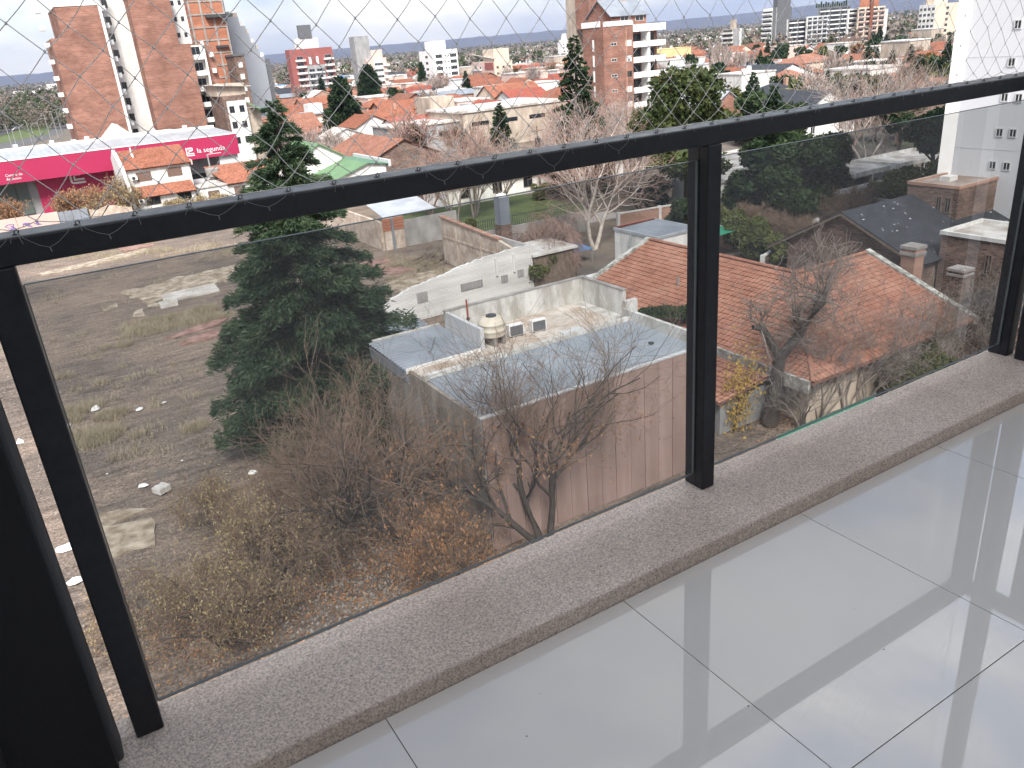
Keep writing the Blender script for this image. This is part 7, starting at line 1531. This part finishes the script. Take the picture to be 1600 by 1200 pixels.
# ---- far woods: masses nobody could count
def woods(name, label, n, th0, th1, d0, d1, h0, h1, mats, seed, tri=16, sz=1.0):
    rs = np.random.RandomState(seed); th_ = np.radians(rs.uniform(th0, th1, n)); d_ = d0*(d1/d0)**rs.uniform(0, 1, n); x, y = d_*np.sin(th_), d_*np.cos(th_)
    keep = np.array([free(a, b_, 2) for a, b_ in zip(x, y)]) if d0 < 900 else np.ones(n, bool); x, y, d_ = x[keep], y[keep], d_[keep]; n = len(x)
    h = rs.uniform(h0, h1, n)*(1+d_/9000); r_ = h*rs.uniform(.28, .55, n); kind = (rs.uniform(0, 1, n)*len(mats)).astype(int); C = []; mi = []
    for t_ in range(tri):
        dv = rs.normal(0, 1, (n, 3)); dv /= np.linalg.norm(dv, axis=1)[:, None]
        c = np.stack([x+dv[:, 0]*r_*.8, y+dv[:, 1]*r_*.8, h*(.52+.42*dv[:, 2])], 1); A = rs.normal(0, 1, (n, 3)); A /= np.linalg.norm(A, axis=1)[:, None]
        C.append(foliage_tris(rs, c, A, r_*sz*rs.uniform(.5, 1.1, n), .5)); mi.append(kind)
    return tag(child(name, np_mesh('woods', np.concatenate(C), 3, mats, np.concatenate(mi)), None), label, 'woods', kind='stuff')
W1 = [leafy('far_bare_wood', [(.3, (.13, .105, .085)), (.7, (.23, .185, .15))], .02), leafy('far_grey_wood', [(.3, (.15, .13, .11)), (.7, (.24, .21, .18))], .02), leafy('far_green_wood', [(.3, (.03, .045, .02)), (.7, (.08, .10, .045))], .02)]
woods('bare_woods', 'grey brown leafless woods spreading behind the town', 5200, -4, 64, 620, 3200, 7, 13, W1, 21, 34, .55)
woods('valley_woods', 'dark tree mass of the valley floor below the ridge', 6500, -6, 66, 2500, 8000, 9, 16, W1, 22, 12, .8)
woods('park_woods', 'bare and dark trees behind the roundabout at the left', 420, -4, 9, 420, 900, 7, 13, W1, 23, 230, .2)
# pale far buildings scattered in the valley: tiny, uncountable
rs = np.random.RandomState(31); b = MB()
for k in range(420):
    th_ = R(rs.uniform(-4, 64)); dd = 900*(4200/900)**rs.uniform(0, 1); x, y = dd*math.sin(th_), dd*math.cos(th_); w = rs.uniform(8, 26); h = rs.choice((4, 5, 7, 9, 14 if math.degrees(th_) < 6 else 6))
    b.box(x-w/2, x+w/2, y-6, y+6, 0, h+dd*.0012)
tag(b.build('far_suburbs', M['white']), 'pale scattered buildings of the far suburbs', 'suburb', kind='stuff')
# ---- the mesa along the horizon
def ridge_hill(name, label, d, z_of, seed, mat, th0=-12, th1=72, depth=2500):
    b = MB(); n = 220; rr = random.Random(seed)
    for i in range(n+1):
        th_ = R(th0+(th1-th0)*i/n); e = z_of(math.degrees(th_)); zt = EYE+d*math.tan(R(e))*(1+.02*mnoise.noise(Vector((i*.13, seed, 0))))+10*mnoise.noise(Vector((i*.5, seed, 3)))
        for (k, z) in ((0, -5), (.35, zt*.42+12*mnoise.noise(Vector((i*.6, seed, 1)))), (.62, zt*.78+10*mnoise.noise(Vector((i*.9, seed, 2)))), (.8, zt), (2.5, zt+8)):
            r_ = d+depth*k*(1+.12*mnoise.noise(Vector((i*.35, seed, 5)))); b.v.append((r_*math.sin(th_), r_*math.cos(th_), z))
    b.f = [(i*5+j, (i+1)*5+j, (i+1)*5+j+1, i*5+j+1) for i in range(n) for j in range(4)]; b.m = [0]*len(b.f)
    tag(b.build(name, mat), label, 'hills', kind='structure')
M['mesa'] = leafy('mesa_scrub', [(.3, (.035, .033, .045)), (.7, (.075, .068, .08))], .002)
ridge_hill('hills', 'long flat topped mesa along the whole horizon', 8500, lambda a: .66+.14*max(0, (a-10)/50)+(.6*max(0, min(1, (a-46)/14))), 4, M['mesa'])
# ---- hazy air
hz = MB().box(-9000, 13500, -3000, 13500, -1.5, 420).build('haze', None)
hz.data.materials.clear(); m = bpy.data.materials.new('pale_air'); m.use_nodes = True; n = m.node_tree.nodes; n.clear(); o_ = n.new('ShaderNodeOutputMaterial'); v = n.new('ShaderNodeVolumePrincipled')
v.inputs['Color'].default_value = (.55, .66, .95, 1); v.inputs['Density'].default_value = 6.5e-5; v.inputs['Anisotropy'].default_value = .2
m.node_tree.links.new(v.outputs[0], o_.inputs['Volume']); hz.data.materials.append(m); tag(hz, 'pale blue haze lying over the far valley', 'haze', kind='stuff')
